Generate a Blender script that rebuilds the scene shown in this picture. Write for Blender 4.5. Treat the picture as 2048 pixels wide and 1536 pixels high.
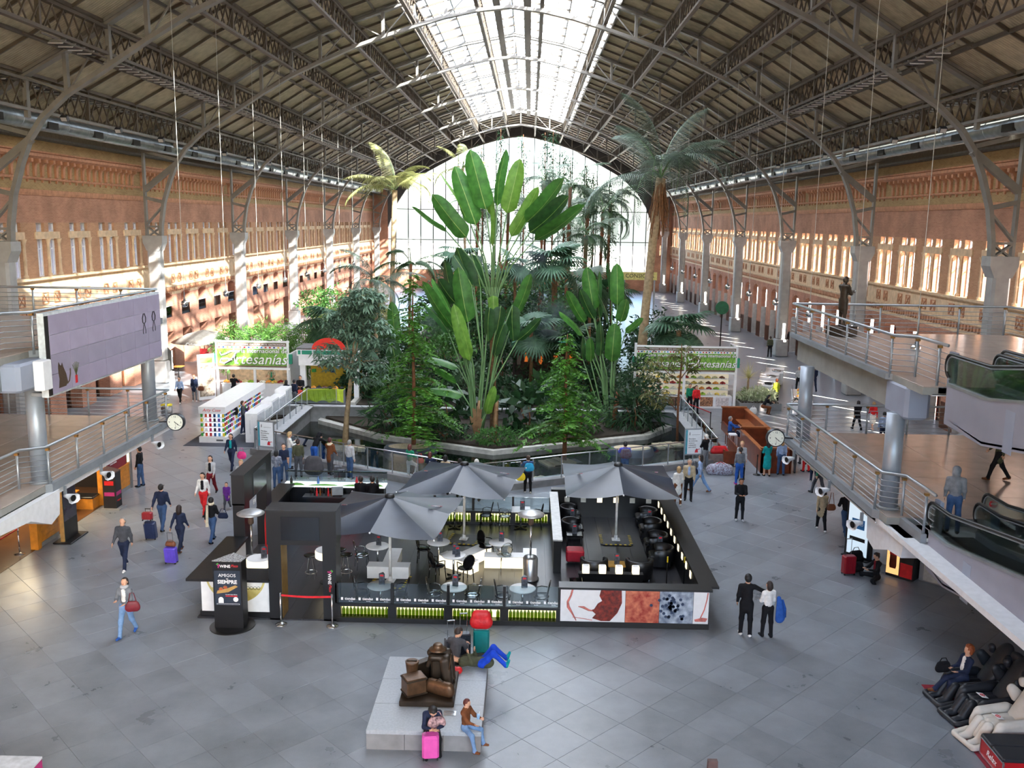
import bpy, math, random
import numpy as np
from mathutils import Vector, Matrix, Euler
for _o in list(bpy.data.objects): bpy.data.objects.remove(_o, do_unlink=True)
SC = bpy.context.scene; COL = SC.collection
rnd = random.Random(7); NR = np.random.RandomState(7)
PI = math.pi
# ---------------------------------------------------------------- camera, sky, sun, exposure
cam = bpy.data.cameras.new('camera'); camo = bpy.data.objects.new('camera', cam); COL.objects.link(camo)
cam.sensor_width = 36; cam.lens = 32.52; cam.clip_end = 2000
camo.matrix_world = Matrix(((0.999713, -0.017495, 0.01638, 0.0), (0.019162, 0.172994, -0.984736, 0.0), (0.014394, 0.984767, 0.17328, 11.3), (0, 0, 0, 1)))
SC.camera = camo
SC.view_settings.view_transform = 'Standard'; SC.view_settings.look = 'None'
SC.view_settings.gamma = 1; SC.view_settings.use_curve_mapping = False
SC.view_settings.exposure = 2.45
SC.cycles.diffuse_bounces = 6; SC.cycles.transparent_max_bounces = 16
SUN_TO = Vector((0.543, -0.653, 0.53)).normalized()
w = bpy.data.worlds.new('sky'); SC.world = w; w.use_nodes = True
nt = w.node_tree; nt.nodes.clear()
_out = nt.nodes.new('ShaderNodeOutputWorld'); _bg = nt.nodes.new('ShaderNodeBackground')
_sky = nt.nodes.new('ShaderNodeTexSky'); _sky.sky_type = 'NISHITA'; _sky.sun_disc = False
_sky.sun_elevation = math.radians(32); _sky.sun_rotation = math.radians(140); _sky.dust_density = 2.5; _sky.air_density = 1.0; _sky.ozone_density = 1.0
nt.links.new(_sky.outputs[0], _bg.inputs[0]); _bg.inputs[1].default_value = 0.3
nt.links.new(_bg.outputs[0], _out.inputs[0])
sl = bpy.data.lights.new('sun', 'SUN'); sl.energy = 22.0; sl.angle = math.radians(0.6); sl.color = (1, .90, .74)
so = bpy.data.objects.new('sun', sl); COL.objects.link(so); so.location = (40, -40, 60)
so.rotation_euler = SUN_TO.to_track_quat('Z', 'Y').to_euler()
def portal(name, loc, sx, sy, direction):
    l = bpy.data.lights.new(name, 'AREA'); l.shape = 'RECTANGLE'; l.size = sx; l.size_y = sy
    l.cycles.is_portal = True
    o = bpy.data.objects.new(name, l); COL.objects.link(o); o.location = loc
    o.rotation_euler = (-Vector(direction)).to_track_quat('Z', 'Y').to_euler()
# ---------------------------------------------------------------- materials
def lin(c):
    c = c / 255.0
    return c / 12.92 if c <= .04045 else ((c + .055) / 1.055) ** 2.4
def L3(c): return (lin(c[0]), lin(c[1]), lin(c[2]), 1)
MATS = {}
def mat(name, rgb, rough=.6, metal=0., var=.10, sc=6., bump=0., bsc=40., emit=0., rnd_obj=0., spec=.5, alpha=1., alt=None, coords='Object'):
    """procedural material: base colour broken up by noise, optional bump, optional per-object variation"""
    if name in MATS: return MATS[name]
    m = bpy.data.materials.new(name); m.use_nodes = True; t = m.node_tree; b = t.nodes['Principled BSDF']
    b.inputs['Roughness'].default_value = rough; b.inputs['Metallic'].default_value = metal
    b.inputs['Specular IOR Level'].default_value = spec
    c = L3(rgb); N = t.nodes.new; K = t.links.new
    if emit:
        b.inputs['Base Color'].default_value = c
        b.inputs['Emission Color'].default_value = c; b.inputs['Emission Strength'].default_value = emit
        MATS[name] = m; return m
    tc = N('ShaderNodeTexCoord'); nz = N('ShaderNodeTexNoise'); nz.inputs['Scale'].default_value = sc; nz.inputs['Detail'].default_value = 4
    K(tc.outputs[coords], nz.inputs['Vector'])
    mx = N('ShaderNodeMix'); mx.data_type = 'RGBA'
    lo = [max(0, x * (1 - 2 * var)) for x in c[:3]] + [1]; hi = [min(1, x * (1 + 2 * var)) for x in c[:3]] + [1]
    if alt: hi = L3(alt)
    mx.inputs[6].default_value = lo; mx.inputs[7].default_value = hi
    mr = N('ShaderNodeMapRange'); mr.inputs[1].default_value = .3; mr.inputs[2].default_value = .7
    K(nz.outputs[0], mr.inputs[0]); K(mr.outputs[0], mx.inputs[0])
    src = mx.outputs[2]
    if rnd_obj:
        oi = N('ShaderNodeObjectInfo'); hs = N('ShaderNodeHueSaturation'); m2 = N('ShaderNodeMapRange')
        m2.inputs[3].default_value = 1 - rnd_obj; m2.inputs[4].default_value = 1 + rnd_obj
        K(oi.outputs['Random'], m2.inputs[0]); K(m2.outputs[0], hs.inputs['Value']); K(src, hs.inputs['Color']); src = hs.outputs[0]
    K(src, b.inputs['Base Color'])
    if bump:
        n2 = N('ShaderNodeTexNoise'); n2.inputs['Scale'].default_value = bsc; K(tc.outputs[coords], n2.inputs['Vector'])
        bp = N('ShaderNodeBump'); bp.inputs['Strength'].default_value = bump; bp.inputs['Distance'].default_value = .02
        K(n2.outputs[0], bp.inputs['Height']); K(bp.outputs[0], b.inputs['Normal'])
    MATS[name] = m; return m
def glassm(name, rgb, transp=.85, rough=.02, transl=0., glossy=.1):
    """thin pane: transparent + translucent + a little mirror"""
    if name in MATS: return MATS[name]
    m = bpy.data.materials.new(name); m.use_nodes = True; t = m.node_tree; t.nodes.clear(); N = t.nodes.new; K = t.links.new
    out = N('ShaderNodeOutputMaterial'); tr = N('ShaderNodeBsdfTransparent'); tr.inputs[0].default_value = L3(rgb)
    gl = N('ShaderNodeBsdfGlossy'); gl.inputs['Roughness'].default_value = rough
    fr = N('ShaderNodeFresnel'); fr.inputs[0].default_value = 1.45
    base = tr
    if transl:
        tl = N('ShaderNodeBsdfTranslucent'); tl.inputs[0].default_value = L3(rgb)
        a = N('ShaderNodeMixShader'); a.inputs[0].default_value = transl; K(tr.outputs[0], a.inputs[1]); K(tl.outputs[0], a.inputs[2]); base = a
    mul = N('ShaderNodeMath'); mul.operation = 'MULTIPLY_ADD'; mul.inputs[1].default_value = glossy * 6; mul.inputs[2].default_value = glossy * .2
    mul.use_clamp = True
    K(fr.outputs[0], mul.inputs[0])
    b = N('ShaderNodeMixShader'); K(mul.outputs[0], b.inputs[0]); K(base.outputs[0], b.inputs[1]); K(gl.outputs[0], b.inputs[2])
    K(b.outputs[0], out.inputs[0]); MATS[name] = m; return m
def brickm(name, c1, c2, cm, bw=.28, bh=.075, rough=.85, big=(1, .15)):
    m = bpy.data.materials.new(name); m.use_nodes = True; t = m.node_tree; b = t.nodes['Principled BSDF']; N = t.nodes.new; K = t.links.new
    b.inputs['Roughness'].default_value = rough; b.inputs['Specular IOR Level'].default_value = .2
    tc = N('ShaderNodeTexCoord'); mp = N('ShaderNodeMapping'); mp.inputs['Rotation'].default_value = (PI / 2, 0, PI / 2)
    sp = N('ShaderNodeSeparateXYZ'); cb = N('ShaderNodeCombineXYZ'); ad = N('ShaderNodeMath'); ad.operation = 'ADD'
    K(tc.outputs['Object'], sp.inputs[0]); K(sp.outputs[0], ad.inputs[0]); K(sp.outputs[1], ad.inputs[1])
    K(ad.outputs[0], cb.inputs[0]); K(sp.outputs[2], cb.inputs[1])
    br = N('ShaderNodeTexBrick'); br.inputs['Color1'].default_value = L3(c1); br.inputs['Color2'].default_value = L3(c2); br.inputs['Mortar'].default_value = L3(cm)
    br.inputs['Scale'].default_value = 1; br.inputs['Brick Width'].default_value = bw; br.inputs['Row Height'].default_value = bh; br.inputs['Mortar Size'].default_value = .008
    K(cb.outputs[0], br.inputs['Vector'])
    nz = N('ShaderNodeTexNoise'); nz.inputs['Scale'].default_value = big[0]; nz.inputs['Detail'].default_value = 6; K(tc.outputs['Object'], nz.inputs['Vector'])
    mr = N('ShaderNodeMapRange'); mr.inputs[1].default_value = .3; mr.inputs[2].default_value = .7; mr.inputs[3].default_value = 1 - big[1]; mr.inputs[4].default_value = 1 + big[1]
    K(nz.outputs[0], mr.inputs[0])
    hs = N('ShaderNodeHueSaturation'); K(mr.outputs[0], hs.inputs['Value']); K(br.outputs[0], hs.inputs['Color'])
    K(hs.outputs[0], b.inputs['Base Color'])
    MATS[name] = m; return m
# ---------------------------------------------------------------- mesh building
class MB:
    def __init__(s): s.v = []; s.f = []; s.m = []; s.cur = 0
    def mi(s, i): s.cur = i; return s
    def add(s, vs, fs):
        n = len(s.v); s.v += [tuple(v) for v in vs]
        for f in fs: s.f.append(tuple(n + i for i in f)); s.m.append(s.cur)
        return s
    def bx(s, x0, y0, z0, x1, y1, z1):
        return s.add([(x0, y0, z0), (x1, y0, z0), (x1, y1, z0), (x0, y1, z0), (x0, y0, z1), (x1, y0, z1), (x1, y1, z1), (x0, y1, z1)],
                     [(0, 3, 2, 1), (4, 5, 6, 7), (0, 1, 5, 4), (1, 2, 6, 5), (2, 3, 7, 6), (3, 0, 4, 7)])
    def cb(s, c, d, rz=0, tilt=0):
        """box centred at c with size d, turned rz about z (after tilt about x)"""
        M = Matrix.Translation(c) @ Matrix.Rotation(rz, 4, 'Z') @ Matrix.Rotation(tilt, 4, 'X')
        a, b, e = d[0] / 2, d[1] / 2, d[2] / 2
        vs = [M @ Vector(p) for p in ((-a, -b, -e), (a, -b, -e), (a, b, -e), (-a, b, -e), (-a, -b, e), (a, -b, e), (a, b, e), (-a, b, e))]
        return s.add(vs, [(0, 3, 2, 1), (4, 5, 6, 7), (0, 1, 5, 4), (1, 2, 6, 5), (2, 3, 7, 6), (3, 0, 4, 7)])
    def bev(s, x0, y0, z0, x1, y1, z1, r=.02):
        """box with chamfered vertical edges and chamfered top"""
        def ring(i, z): return [(x0 + i + r, y0 + i, z), (x1 - i - r, y0 + i, z), (x1 - i, y0 + i + r, z), (x1 - i, y1 - i - r, z), (x1 - i - r, y1 - i, z), (x0 + i + r, y1 - i, z), (x0 + i, y1 - i - r, z), (x0 + i, y0 + i + r, z)]
        R = [ring(r * .7, z0), ring(0, z0 + r * .7), ring(0, z1 - r * .7), ring(r * .7, z1)]
        vs = sum(R, []); fs = []
        for k in range(3):
            for i in range(8): j = (i + 1) % 8; fs.append((k * 8 + i, k * 8 + j, k * 8 + 8 + j, k * 8 + 8 + i))
        fs += [tuple(range(7, -1, -1)), tuple(range(24, 32))]
        return s.add(vs, fs)
    def cyl(s, a, b, r, r2=None, n=10, cap=True):
        a = Vector(a); b = Vector(b); r2 = r if r2 is None else r2; d = (b - a).normalized()
        u = d.orthogonal().normalized(); v = d.cross(u)
        vs = []
        for p, q in ((a, r), (b, r2)):
            for i in range(n): t = 2 * PI * i / n; vs.append(p + (u * math.cos(t) + v * math.sin(t)) * q)
        fs = [(i, (i + 1) % n, n + (i + 1) % n, n + i) for i in range(n)]
        if cap: fs += [tuple(range(n - 1, -1, -1)), tuple(range(n, 2 * n))]
        return s.add(vs, fs)
    def tube(s, pts, r, n=8, rs=None, cap=True):
        P = [Vector(p) for p in pts]; vs = []; fs = []; u = None
        for i, p in enumerate(P):
            d = (P[min(i + 1, len(P) - 1)] - P[max(i - 1, 0)]).normalized()
            u = d.orthogonal().normalized() if u is None else (u - d * u.dot(d)).normalized()
            v = d.cross(u); q = rs[i] if rs else r
            for k in range(n): t = 2 * PI * k / n; vs.append(p + (u * math.cos(t) + v * math.sin(t)) * q)
        for i in range(len(P) - 1):
            for k in range(n): k2 = (k + 1) % n; fs.append((i * n + k, i * n + k2, i * n + n + k2, i * n + n + k))
        if cap: fs += [tuple(range(n - 1, -1, -1)), tuple(range(len(vs) - n, len(vs)))]
        return s.add(vs, fs)
    def bar(s, a, b, w, h, up=(0, 0, 1)):
        """rectangular bar from a to b, w across, h along up"""
        a = Vector(a); b = Vector(b); d = (b - a).normalized(); up = Vector(up)
        if abs(d.dot(up)) > .99: up = Vector((0, 1, 0))
        x = d.cross(up).normalized(); z = x.cross(d)
        vs = [p + x * i * w / 2 + z * j * h / 2 for p in (a, b) for i, j in ((-1, -1), (1, -1), (1, 1), (-1, 1))]
        return s.add(vs, [(0, 3, 2, 1), (4, 5, 6, 7), (0, 1, 5, 4), (1, 2, 6, 5), (2, 3, 7, 6), (3, 0, 4, 7)])
    def lathe(s, prof, n=16, c=(0, 0, 0)):
        vs = []; fs = []; m = len(prof)
        for r, z in prof:
            for i in range(n): t = 2 * PI * i / n; vs.append((c[0] + r * math.cos(t), c[1] + r * math.sin(t), c[2] + z))
        for k in range(m - 1):
            for i in range(n): j = (i + 1) % n; fs.append((k * n + i, k * n + j, k * n + n + j, k * n + n + i))
        fs += [tuple(range(n - 1, -1, -1)), tuple(range((m - 1) * n, m * n))]
        return s.add(vs, fs)
    def prism(s, poly, a, b, axis='z'):
        """polygon (2d, ccw) extruded from a to b; axis z: (x,y); y: (x,z); x: (y,z)"""
        n = len(poly); P = {'z': lambda p, t: (p[0], p[1], t), 'y': lambda p, t: (p[0], t, p[1]), 'x': lambda p, t: (t, p[0], p[1])}[axis]
        vs = [P(p, a) for p in poly] + [P(p, b) for p in poly]
        fs = [tuple(range(n - 1, -1, -1)), tuple(range(n, 2 * n))] + [(i, (i + 1) % n, n + (i + 1) % n, n + i) for i in range(n)]
        return s.add(vs, fs)
    def sph(s, c, r, n=12, m=8):
        r = (r, r, r) if isinstance(r, (int, float)) else r
        vs = [(c[0], c[1], c[2] - r[2])]; fs = []
        for k in range(1, m):
            a = -PI / 2 + PI * k / m
            for i in range(n): t = 2 * PI * i / n; vs.append((c[0] + r[0] * math.cos(a) * math.cos(t), c[1] + r[1] * math.cos(a) * math.sin(t), c[2] + r[2] * math.sin(a)))
        vs.append((c[0], c[1], c[2] + r[2])); T = len(vs) - 1
        for i in range(n): fs.append((0, 1 + (i + 1) % n, 1 + i)); fs.append((T, 1 + (m - 2) * n + i, 1 + (m - 2) * n + (i + 1) % n))
        for k in range(m - 2):
            for i in range(n): j = (i + 1) % n; fs.append((1 + k * n + i, 1 + k * n + j, 1 + k * n + n + j, 1 + k * n + n + i))
        return s.add(vs, fs)
    def quad(s, a, b, c, d): return s.add([a, b, c, d], [(0, 1, 2, 3)])
    def xf(s, M, start=0):
        for i in range(start, len(s.v)): s.v[i] = tuple(M @ Vector(s.v[i]))
        return s
    def merge(s, o, M=None, mi=None):
        n = len(s.v); s.v += [tuple(M @ Vector(v)) for v in o.v] if M else list(o.v)
        for f, k in zip(o.f, o.m): s.f.append(tuple(n + i for i in f)); s.m.append(k if mi is None else mi)
        return s
    def mesh(s, name, mats, smooth=False):
        me = bpy.data.meshes.new(name); me.from_pydata(s.v, [], s.f)
        for m in (mats if isinstance(mats, (list, tuple)) else [mats]): me.materials.append(m)
        if any(s.m): me.polygons.foreach_set('material_index', s.m)
        if smooth: me.polygons.foreach_set('use_smooth', [True] * len(s.f))
        me.update(); return me
    def build(s, name, mats, parent=None, smooth=False, loc=None, rz=0):
        return ob(name, s.mesh(name, mats, smooth), parent, loc, rz)
def ob(name, me, parent=None, loc=None, rz=0, kind=None):
    o = bpy.data.objects.new(name, me); COL.objects.link(o)
    if parent is not None: o.parent = parent
    if loc is not None: o.location = loc
    if rz: o.rotation_euler = (0, 0, rz)
    if kind: o['kind'] = kind
    return o
def npmesh(name, V, Fq, mats, smooth=False, midx=None):
    """big mesh from numpy arrays; Fq is (n,3) or (n,4)"""
    me = bpy.data.meshes.new(name); n, k = Fq.shape
    me.vertices.add(len(V)); me.vertices.foreach_set('co', np.asarray(V, np.float32).ravel())
    me.loops.add(n * k); me.loops.foreach_set('vertex_index', np.asarray(Fq, np.int32).ravel())
    me.polygons.add(n); me.polygons.foreach_set('loop_start', np.arange(0, n * k, k, dtype=np.int32))
    try: me.polygons.foreach_set('loop_total', np.full(n, k, dtype=np.int32))
    except Exception: pass
    for m in (mats if isinstance(mats, (list, tuple)) else [mats]): me.materials.append(m)
    if midx is not None: me.polygons.foreach_set('material_index', np.asarray(midx, np.int32))
    if smooth: me.polygons.foreach_set('use_smooth', np.ones(n, bool))
    me.update(); me.validate(); return me
def tag(o, label, cat, group=None):
    o['label'] = label; o['category'] = cat
    if group: o['group'] = group
    return o
def thing(name, label, cat, loc=(0, 0, 0), rz=0, group=None):
    o = bpy.data.objects.new(name, None); COL.objects.link(o); o.empty_display_size = .2
    o.location = loc; o.rotation_euler = (0, 0, rz)
    return tag(o, label, cat, group)
def struct(name, loc=(0, 0, 0), rz=0):
    o = bpy.data.objects.new(name, None); COL.objects.link(o); o.location = loc; o.rotation_euler = (0, 0, rz); o['kind'] = 'structure'; return o
def dup(root, loc, rz=None, label=None, group=None):
    r = root.copy(); COL.objects.link(r); r.location = loc
    if rz is not None: r.rotation_euler = (0, 0, rz)
    if label: r['label'] = label
    if group: r['group'] = group
    for ch in list(root.children):
        c = ch.copy(); COL.objects.link(c); c.parent = r
        for g in ch.children: d = g.copy(); COL.objects.link(d); d.parent = c
    return r
def text(body, size, loc, rot, m, parent=None, name='lettering', align='CENTER', shear=0, ext=.004, space=1.0, bold=0):
    cu = bpy.data.curves.new(name, 'FONT'); cu.body = body; cu.size = size; cu.align_x = align; cu.align_y = 'CENTER'
    cu.extrude = ext; cu.shear = shear; cu.space_character = space; cu.offset = bold; cu.resolution_u = 2; cu.materials.append(m)
    t = bpy.data.objects.new(name, cu); me = bpy.data.meshes.new_from_object(t); bpy.data.objects.remove(t); bpy.data.curves.remove(cu)
    o = ob(name, me, parent, loc); o.rotation_euler = rot; return o
def interp(x, pts):
    pts = sorted(pts)
    return float(np.interp(x, [p[0] for p in pts], [p[1] for p in pts]))
FACE = (PI / 2, 0, 0)      # text facing -y

# ================================================================ hall
XR, XL, XC, YB, YF = 23.7, -26.4, -1.55, -14.0, 158.0
BAY, Y0 = 18.3, 44.3
TR = [Y0 + BAY * k for k in range(-2, 7)]
granite = mat('granite floor', (126, 132, 138), .3, 0, .04)
def _granite():
    m = MATS['granite floor']; t = m.node_tree; N = t.nodes.new; K = t.links.new; b = t.nodes['Principled BSDF']
    b.inputs['Specular IOR Level'].default_value = .45
    g = N('ShaderNodeNewGeometry'); oi = N('ShaderNodeObjectInfo'); ad = N('ShaderNodeMath'); ad.operation = 'ADD'; fr = N('ShaderNodeMath'); fr.operation = 'FRACT'
    K(g.outputs['Random Per Island'], ad.inputs[0]); K(oi.outputs['Random'], ad.inputs[1]); K(ad.outputs[0], fr.inputs[0])
    nz = N('ShaderNodeTexNoise'); nz.inputs['Scale'].default_value = .9; nz.inputs['Detail'].default_value = 5; nz.inputs['Roughness'].default_value = .6; K(g.outputs['Position'], nz.inputs['Vector'])
    n2 = N('ShaderNodeTexNoise'); n2.inputs['Scale'].default_value = 60; K(g.outputs['Position'], n2.inputs['Vector'])
    a = N('ShaderNodeMath'); a.operation = 'MULTIPLY_ADD'; a.inputs[1].default_value = .22; a.inputs[2].default_value = 0; K(fr.outputs[0], a.inputs[0])
    c = N('ShaderNodeMath'); c.operation = 'MULTIPLY_ADD'; c.inputs[1].default_value = .9; K(nz.outputs[0], c.inputs[0]); K(a.outputs[0], c.inputs[2])
    d = N('ShaderNodeMath'); d.operation = 'MULTIPLY_ADD'; d.inputs[1].default_value = .3; K(n2.outputs[0], d.inputs[0]); K(c.outputs[0], d.inputs[2])
    hs = N('ShaderNodeHueSaturation'); hs.inputs['Color'].default_value = L3((122, 127, 134)); e = N('ShaderNodeMath'); e.operation = 'ADD'; e.inputs[1].default_value = .28
    K(d.outputs[0], e.inputs[0]); K(e.outputs[0], hs.inputs['Value']); K(hs.outputs[0], b.inputs['Base Color'])
    r = N('ShaderNodeMapRange'); r.inputs[3].default_value = .2; r.inputs[4].default_value = .42; K(nz.outputs[0], r.inputs[0]); K(r.outputs[0], b.inputs['Roughness'])
_granite()
PONDV = [(-13.35, 43.3), (-2.25, 37.15), (9.3, 43.0), (9.3, 54.6), (-13.35, 54.6)]
fl = struct('floor')
mb = MB()
def slab(poly): mb.prism(poly, -.45, -.012)
slab([(XL - 1, YB), (XR + 1, YB), (XR + 1, 37.15), (XL - 1, 37.15)])
slab([(XL - 1, 37.15), (-2.25, 37.15), (-13.35, 43.3), (XL - 1, 43.3)]); slab([(-2.25, 37.15), (XR + 1, 37.15), (XR + 1, 43.0), (9.3, 43.0)])
slab([(XL - 1, 43.3), (-13.35, 43.3), (-13.35, 54.6), (XL - 1, 54.6)]); slab([(9.3, 43.0), (XR + 1, 43.0), (XR + 1, 54.6), (9.3, 54.6)])
slab([(XL - 1, 54.6), (XR + 1, 54.6), (XR + 1, YF), (XL - 1, YF)])
mb.build('floor_slab', granite, fl)
def inpond(x, y):
    if y > 54.9: return False
    v = 37.0 + (.557 * (-2.25 - x) if x < -2.25 else .507 * (x + 2.25))
    return y > v - .1 and -13.9 < x < 9.9
def tilemb(M, cx, cy, g=.003, dx=.75, dy=.76):
    a, b = dx - g, dy - g
    o = [(cx, cy - b), (cx + a, cy), (cx, cy + b), (cx - a, cy)]; i = [(cx, cy - b + .006), (cx + a - .006, cy), (cx, cy + b - .006), (cx - a + .006, cy)]
    vs = [(x, y, -.012) for x, y in o] + [(x, y, -.003) for x, y in o] + [(x, y, 0) for x, y in i]
    M.add(vs, [(0, 1, 5, 4), (1, 2, 6, 5), (2, 3, 7, 6), (3, 0, 4, 7), (4, 5, 9, 8), (5, 6, 10, 9), (6, 7, 11, 10), (7, 4, 8, 11), (8, 9, 10, 11)])
def inview(x, y, z=0, mx=1.06):
    c = camo.matrix_world.inverted() @ Vector((x, y, z))
    return c.z < -1 and abs(c.x / -c.z) < .5535 * mx and abs(c.y / -c.z) < .4151 * mx
tl = []
for i in range(-60, 80):
    for j in range(-60, 80):
        if (i + j) % 2: continue
        x, y = .77 + .75 * i, 20.35 + .76 * j
        if not (-26 < x < 23.3 and 14 < y < 60) or inpond(x, y) or not inview(x, y): continue
        if -9 < x < 4.9 and 25.2 < y < 34.2: continue
        tl.append((x * x + y * y + 128, x, y))
tl.sort()
tm = MB(); tilemb(tm, 0, 0); tme = tm.mesh('tile', granite)
for _, x, y in tl[:300]: ob('tile', tme, fl, (x, y, 0))
tm = MB()
for _, x, y in tl[300:]: tilemb(tm, x, y)
o = tm.build('tile_field', granite, fl); o['kind'] = 'stuff'
# ---- side walls
tan = brickm('tan brick', (168, 140, 98), (150, 122, 84), (176, 156, 120), big=(.8, .12))
terra = brickm('terracotta brick', (178, 132, 108), (164, 118, 96), (186, 146, 122), big=(.7, .22))
orange = brickm('orange brick', (186, 142, 110), (172, 128, 98), (192, 156, 126), big=(.9, .14))
lowbr = brickm('ground storey brick', (176, 124, 102), (160, 110, 90), (188, 148, 126), big=(.9, .16))
cream = mat('cream terracotta', (212, 184, 150), .8, 0, .08, 3)
cornm = mat('orange terracotta moulding', (184, 132, 100), .8, 0, .1, 4)
stone = mat('pale grey plinth stone', (176, 172, 166), .75, 0, .07, 3)
whitef = mat('white painted frame', (225, 224, 226), .5, 0, .03)
maroon = mat('maroon door panel', (120, 34, 28), .55, 0, .12, 3)
wglass = glassm('pale window glass', (238, 236, 240), transl=.35, glossy=.05)
MOD = 3.66
def build_wall(side):
    X = XR if side > 0 else XL; T = (.42 if side > 0 else .9) * side
    W = struct('wall_right' if side > 0 else 'wall_left')
    sill, top = (7.55, 10.65) if side > 0 else (7.95, 10.85)
    ks = [k for k in range(-9, 26)]
    holes = []; mods = []
    for k in ks:
        yc = Y0 + BAY + MOD * k - (0 if side > 0 else .9)
        mods.append(yc)
        for a, b in ((-1.06, -.24), (.24, 1.06)): holes += [(yc + a, yc + b, sill, top - .85), (yc + a, yc + b, top - .48, top)]
        d0 = yc + (MOD / 2 if side > 0 else MOD / 2)
        if side > 0: holes.append((d0 - 1.0, d0 + 1.0, 0, 5.25))
        else: holes += [(d0 - .95, d0 + .95, 3.95, 5.78), (d0 - .95, d0 + .95, 0, 2.9)]
    zs = sorted({0, 1.55, 5.6, 6.25, 7.3, sill, 12.3, 12.6, 13.15, 14.43, 15.25, top, top - .48, top - .85} | ({5.25} if side > 0 else {3.95, 5.78, 2.9}))
    ys = sorted({round(v, 3) for h in holes for v in h[:2]} | {YB, YF} | {Y0 - 20.0})
    zm = lambda z: 0 if z < 5.6 else 2 if z < sill else 1 if z < top else 3 if z < 12.3 else 2 if z < 12.6 else 4
    hs = [(h[0] - .01, h[1] + .01, h[2] - .01, h[3] + .01) for h in holes]
    M = MB(); solid = {}
    for i in range(len(ys) - 1):
        for j in range(len(zs) - 1):
            ym, z_ = (ys[i] + ys[i + 1]) / 2, (zs[j] + zs[j + 1]) / 2
            solid[i, j] = not any(h[0] < ym < h[1] and h[2] < z_ < h[3] for h in hs)
    for (i, j), s_ in solid.items():
        if not s_: continue
        a, b, c, d = ys[i], ys[i + 1], zs[j], zs[j + 1]; M.mi(zm((c + d) / 2))
        M.quad((X, a, c), (X, b, c), (X, b, d), (X, a, d)); M.quad((X + T, b, c), (X + T, a, c), (X + T, a, d), (X + T, b, d))
        for di, dj, q in ((-1, 0, ((X, a, c), (X, a, d), (X + T, a, d), (X + T, a, c))), (1, 0, ((X, b, d), (X, b, c), (X + T, b, c), (X + T, b, d))),
                          (0, -1, ((X, b, c), (X, a, c), (X + T, a, c), (X + T, b, c))), (0, 1, ((X, a, d), (X, b, d), (X + T, b, d), (X + T, a, d)))):
            if not solid.get((i + di, j + dj), False): M.quad(*q)
    M.build('brickwork', [lowbr, orange, cream, terra, tan], W)
    s = -side
    def strip(name, z0, z1, proj, m): # moulding running the whole wall
        p = MB().prism([(X, z0), (X + s * proj * .6, z0), (X + s * proj, z0 + (z1 - z0) * .45), (X + s * proj, z1), (X, z1)][::(1 if s > 0 else -1)], Y0 - 20, YF, 'y'); p.build(name, m, W)
    strip('cornice', 14.2, 14.48, .42, cornm); strip('cornice', 14.48, 14.62, .3, cornm); strip('string_course', 13.12, 13.25, .12, cornm)
    strip('dentil_band', 12.3, 12.6, .1, cornm); strip('sill_course', sill - .2, sill - .02, .22, cream); strip('belt_course', 6.15, 6.32, .16, cream); strip('coping', 15.2, 15.4, .3, mat('dark gutter', (88, 84, 78), .6))
    cm = MB(); q = .11
    cm.prism([(0, 13.25), (.12, 13.3), (.13, 13.8), (.2, 13.95), (.38, 14.02), (.38, 14.2), (0, 14.2)], -q, q, 'y'); cm.bx(0, -.05, 12.98, .09, .05, 13.14)
    if s < 0: cm.xf(Matrix.Scale(-1, 4, (1, 0, 0))); cm.f = [f[::-1] for f in cm.f]
    ce = cm.mesh('corbel', cornm)
    n = 0; rest = MB(); y = Y0 - 12
    while y < YF - .5:
        if any(abs(y - t) < .4 for t in TR): pass
        elif n < 150: ob('corbel', ce, W, (X, y, 0)); n += 1
        else: rest.merge(cm, Matrix.Translation((X, y, 0)))
        y += BAY / 24
    if rest.v: rest.build('corbel_row', cornm, W)['kind'] = 'stuff'
    br = MB(); y = Y0 - 12
    while y < YF: br.prism([(y - .12, 5.95), (y, 5.82), (y + .12, 5.95), (y + .12, 6.15), (y - .12, 6.15)], X, X + s * .12, 'x'); y += .366
    br.build('bracket_row', cornm, W)['kind'] = 'stuff'
    # lattice ornaments in the balustrade band, pier plinths
    om = MB()
    for c in (-.75, .75): om.bx(0, c - .32 if c < 0 else c - .32, 6.5, s * .05, c + .32, 6.56) if s > 0 else om.bx(s * .05, c - .32, 6.5, 0, c + .32, 6.56)
    om = MB()
    for c in (-.62, .62):
        for a, b in (((c - .3, 6.5), (c + .3, 6.5)), ((c + .3, 6.5), (c + .3, 7.1)), ((c + .3, 7.1), (c - .3, 7.1)), ((c - .3, 7.1), (c - .3, 6.5)), ((c - .3, 6.5), (c + .3, 7.1)), ((c - .3, 7.1), (c + .3, 6.5))):
            om.bar((s * .02, a[0], a[1]), (s * .02, b[0], b[1]), .05, .06, (1, 0, 0))
    ome = om.mesh('lattice_panel', cornm)
    pme = MB().bev(-.06 if s > 0 else -.0, -.86, 0, .06, .86, 1.55, .03).mesh('pier_plinth', stone)
    shut = maroon
    for idx, yc in enumerate(mods):
        if yc < Y0 - 18: continue
        ob('lattice_panel', ome, W, (X, yc, 0))
        if side > 0: ob('pier_plinth', pme, W, (X, yc, 0))
    # windows and doors
    bay0 = None; d0 = None
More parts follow.
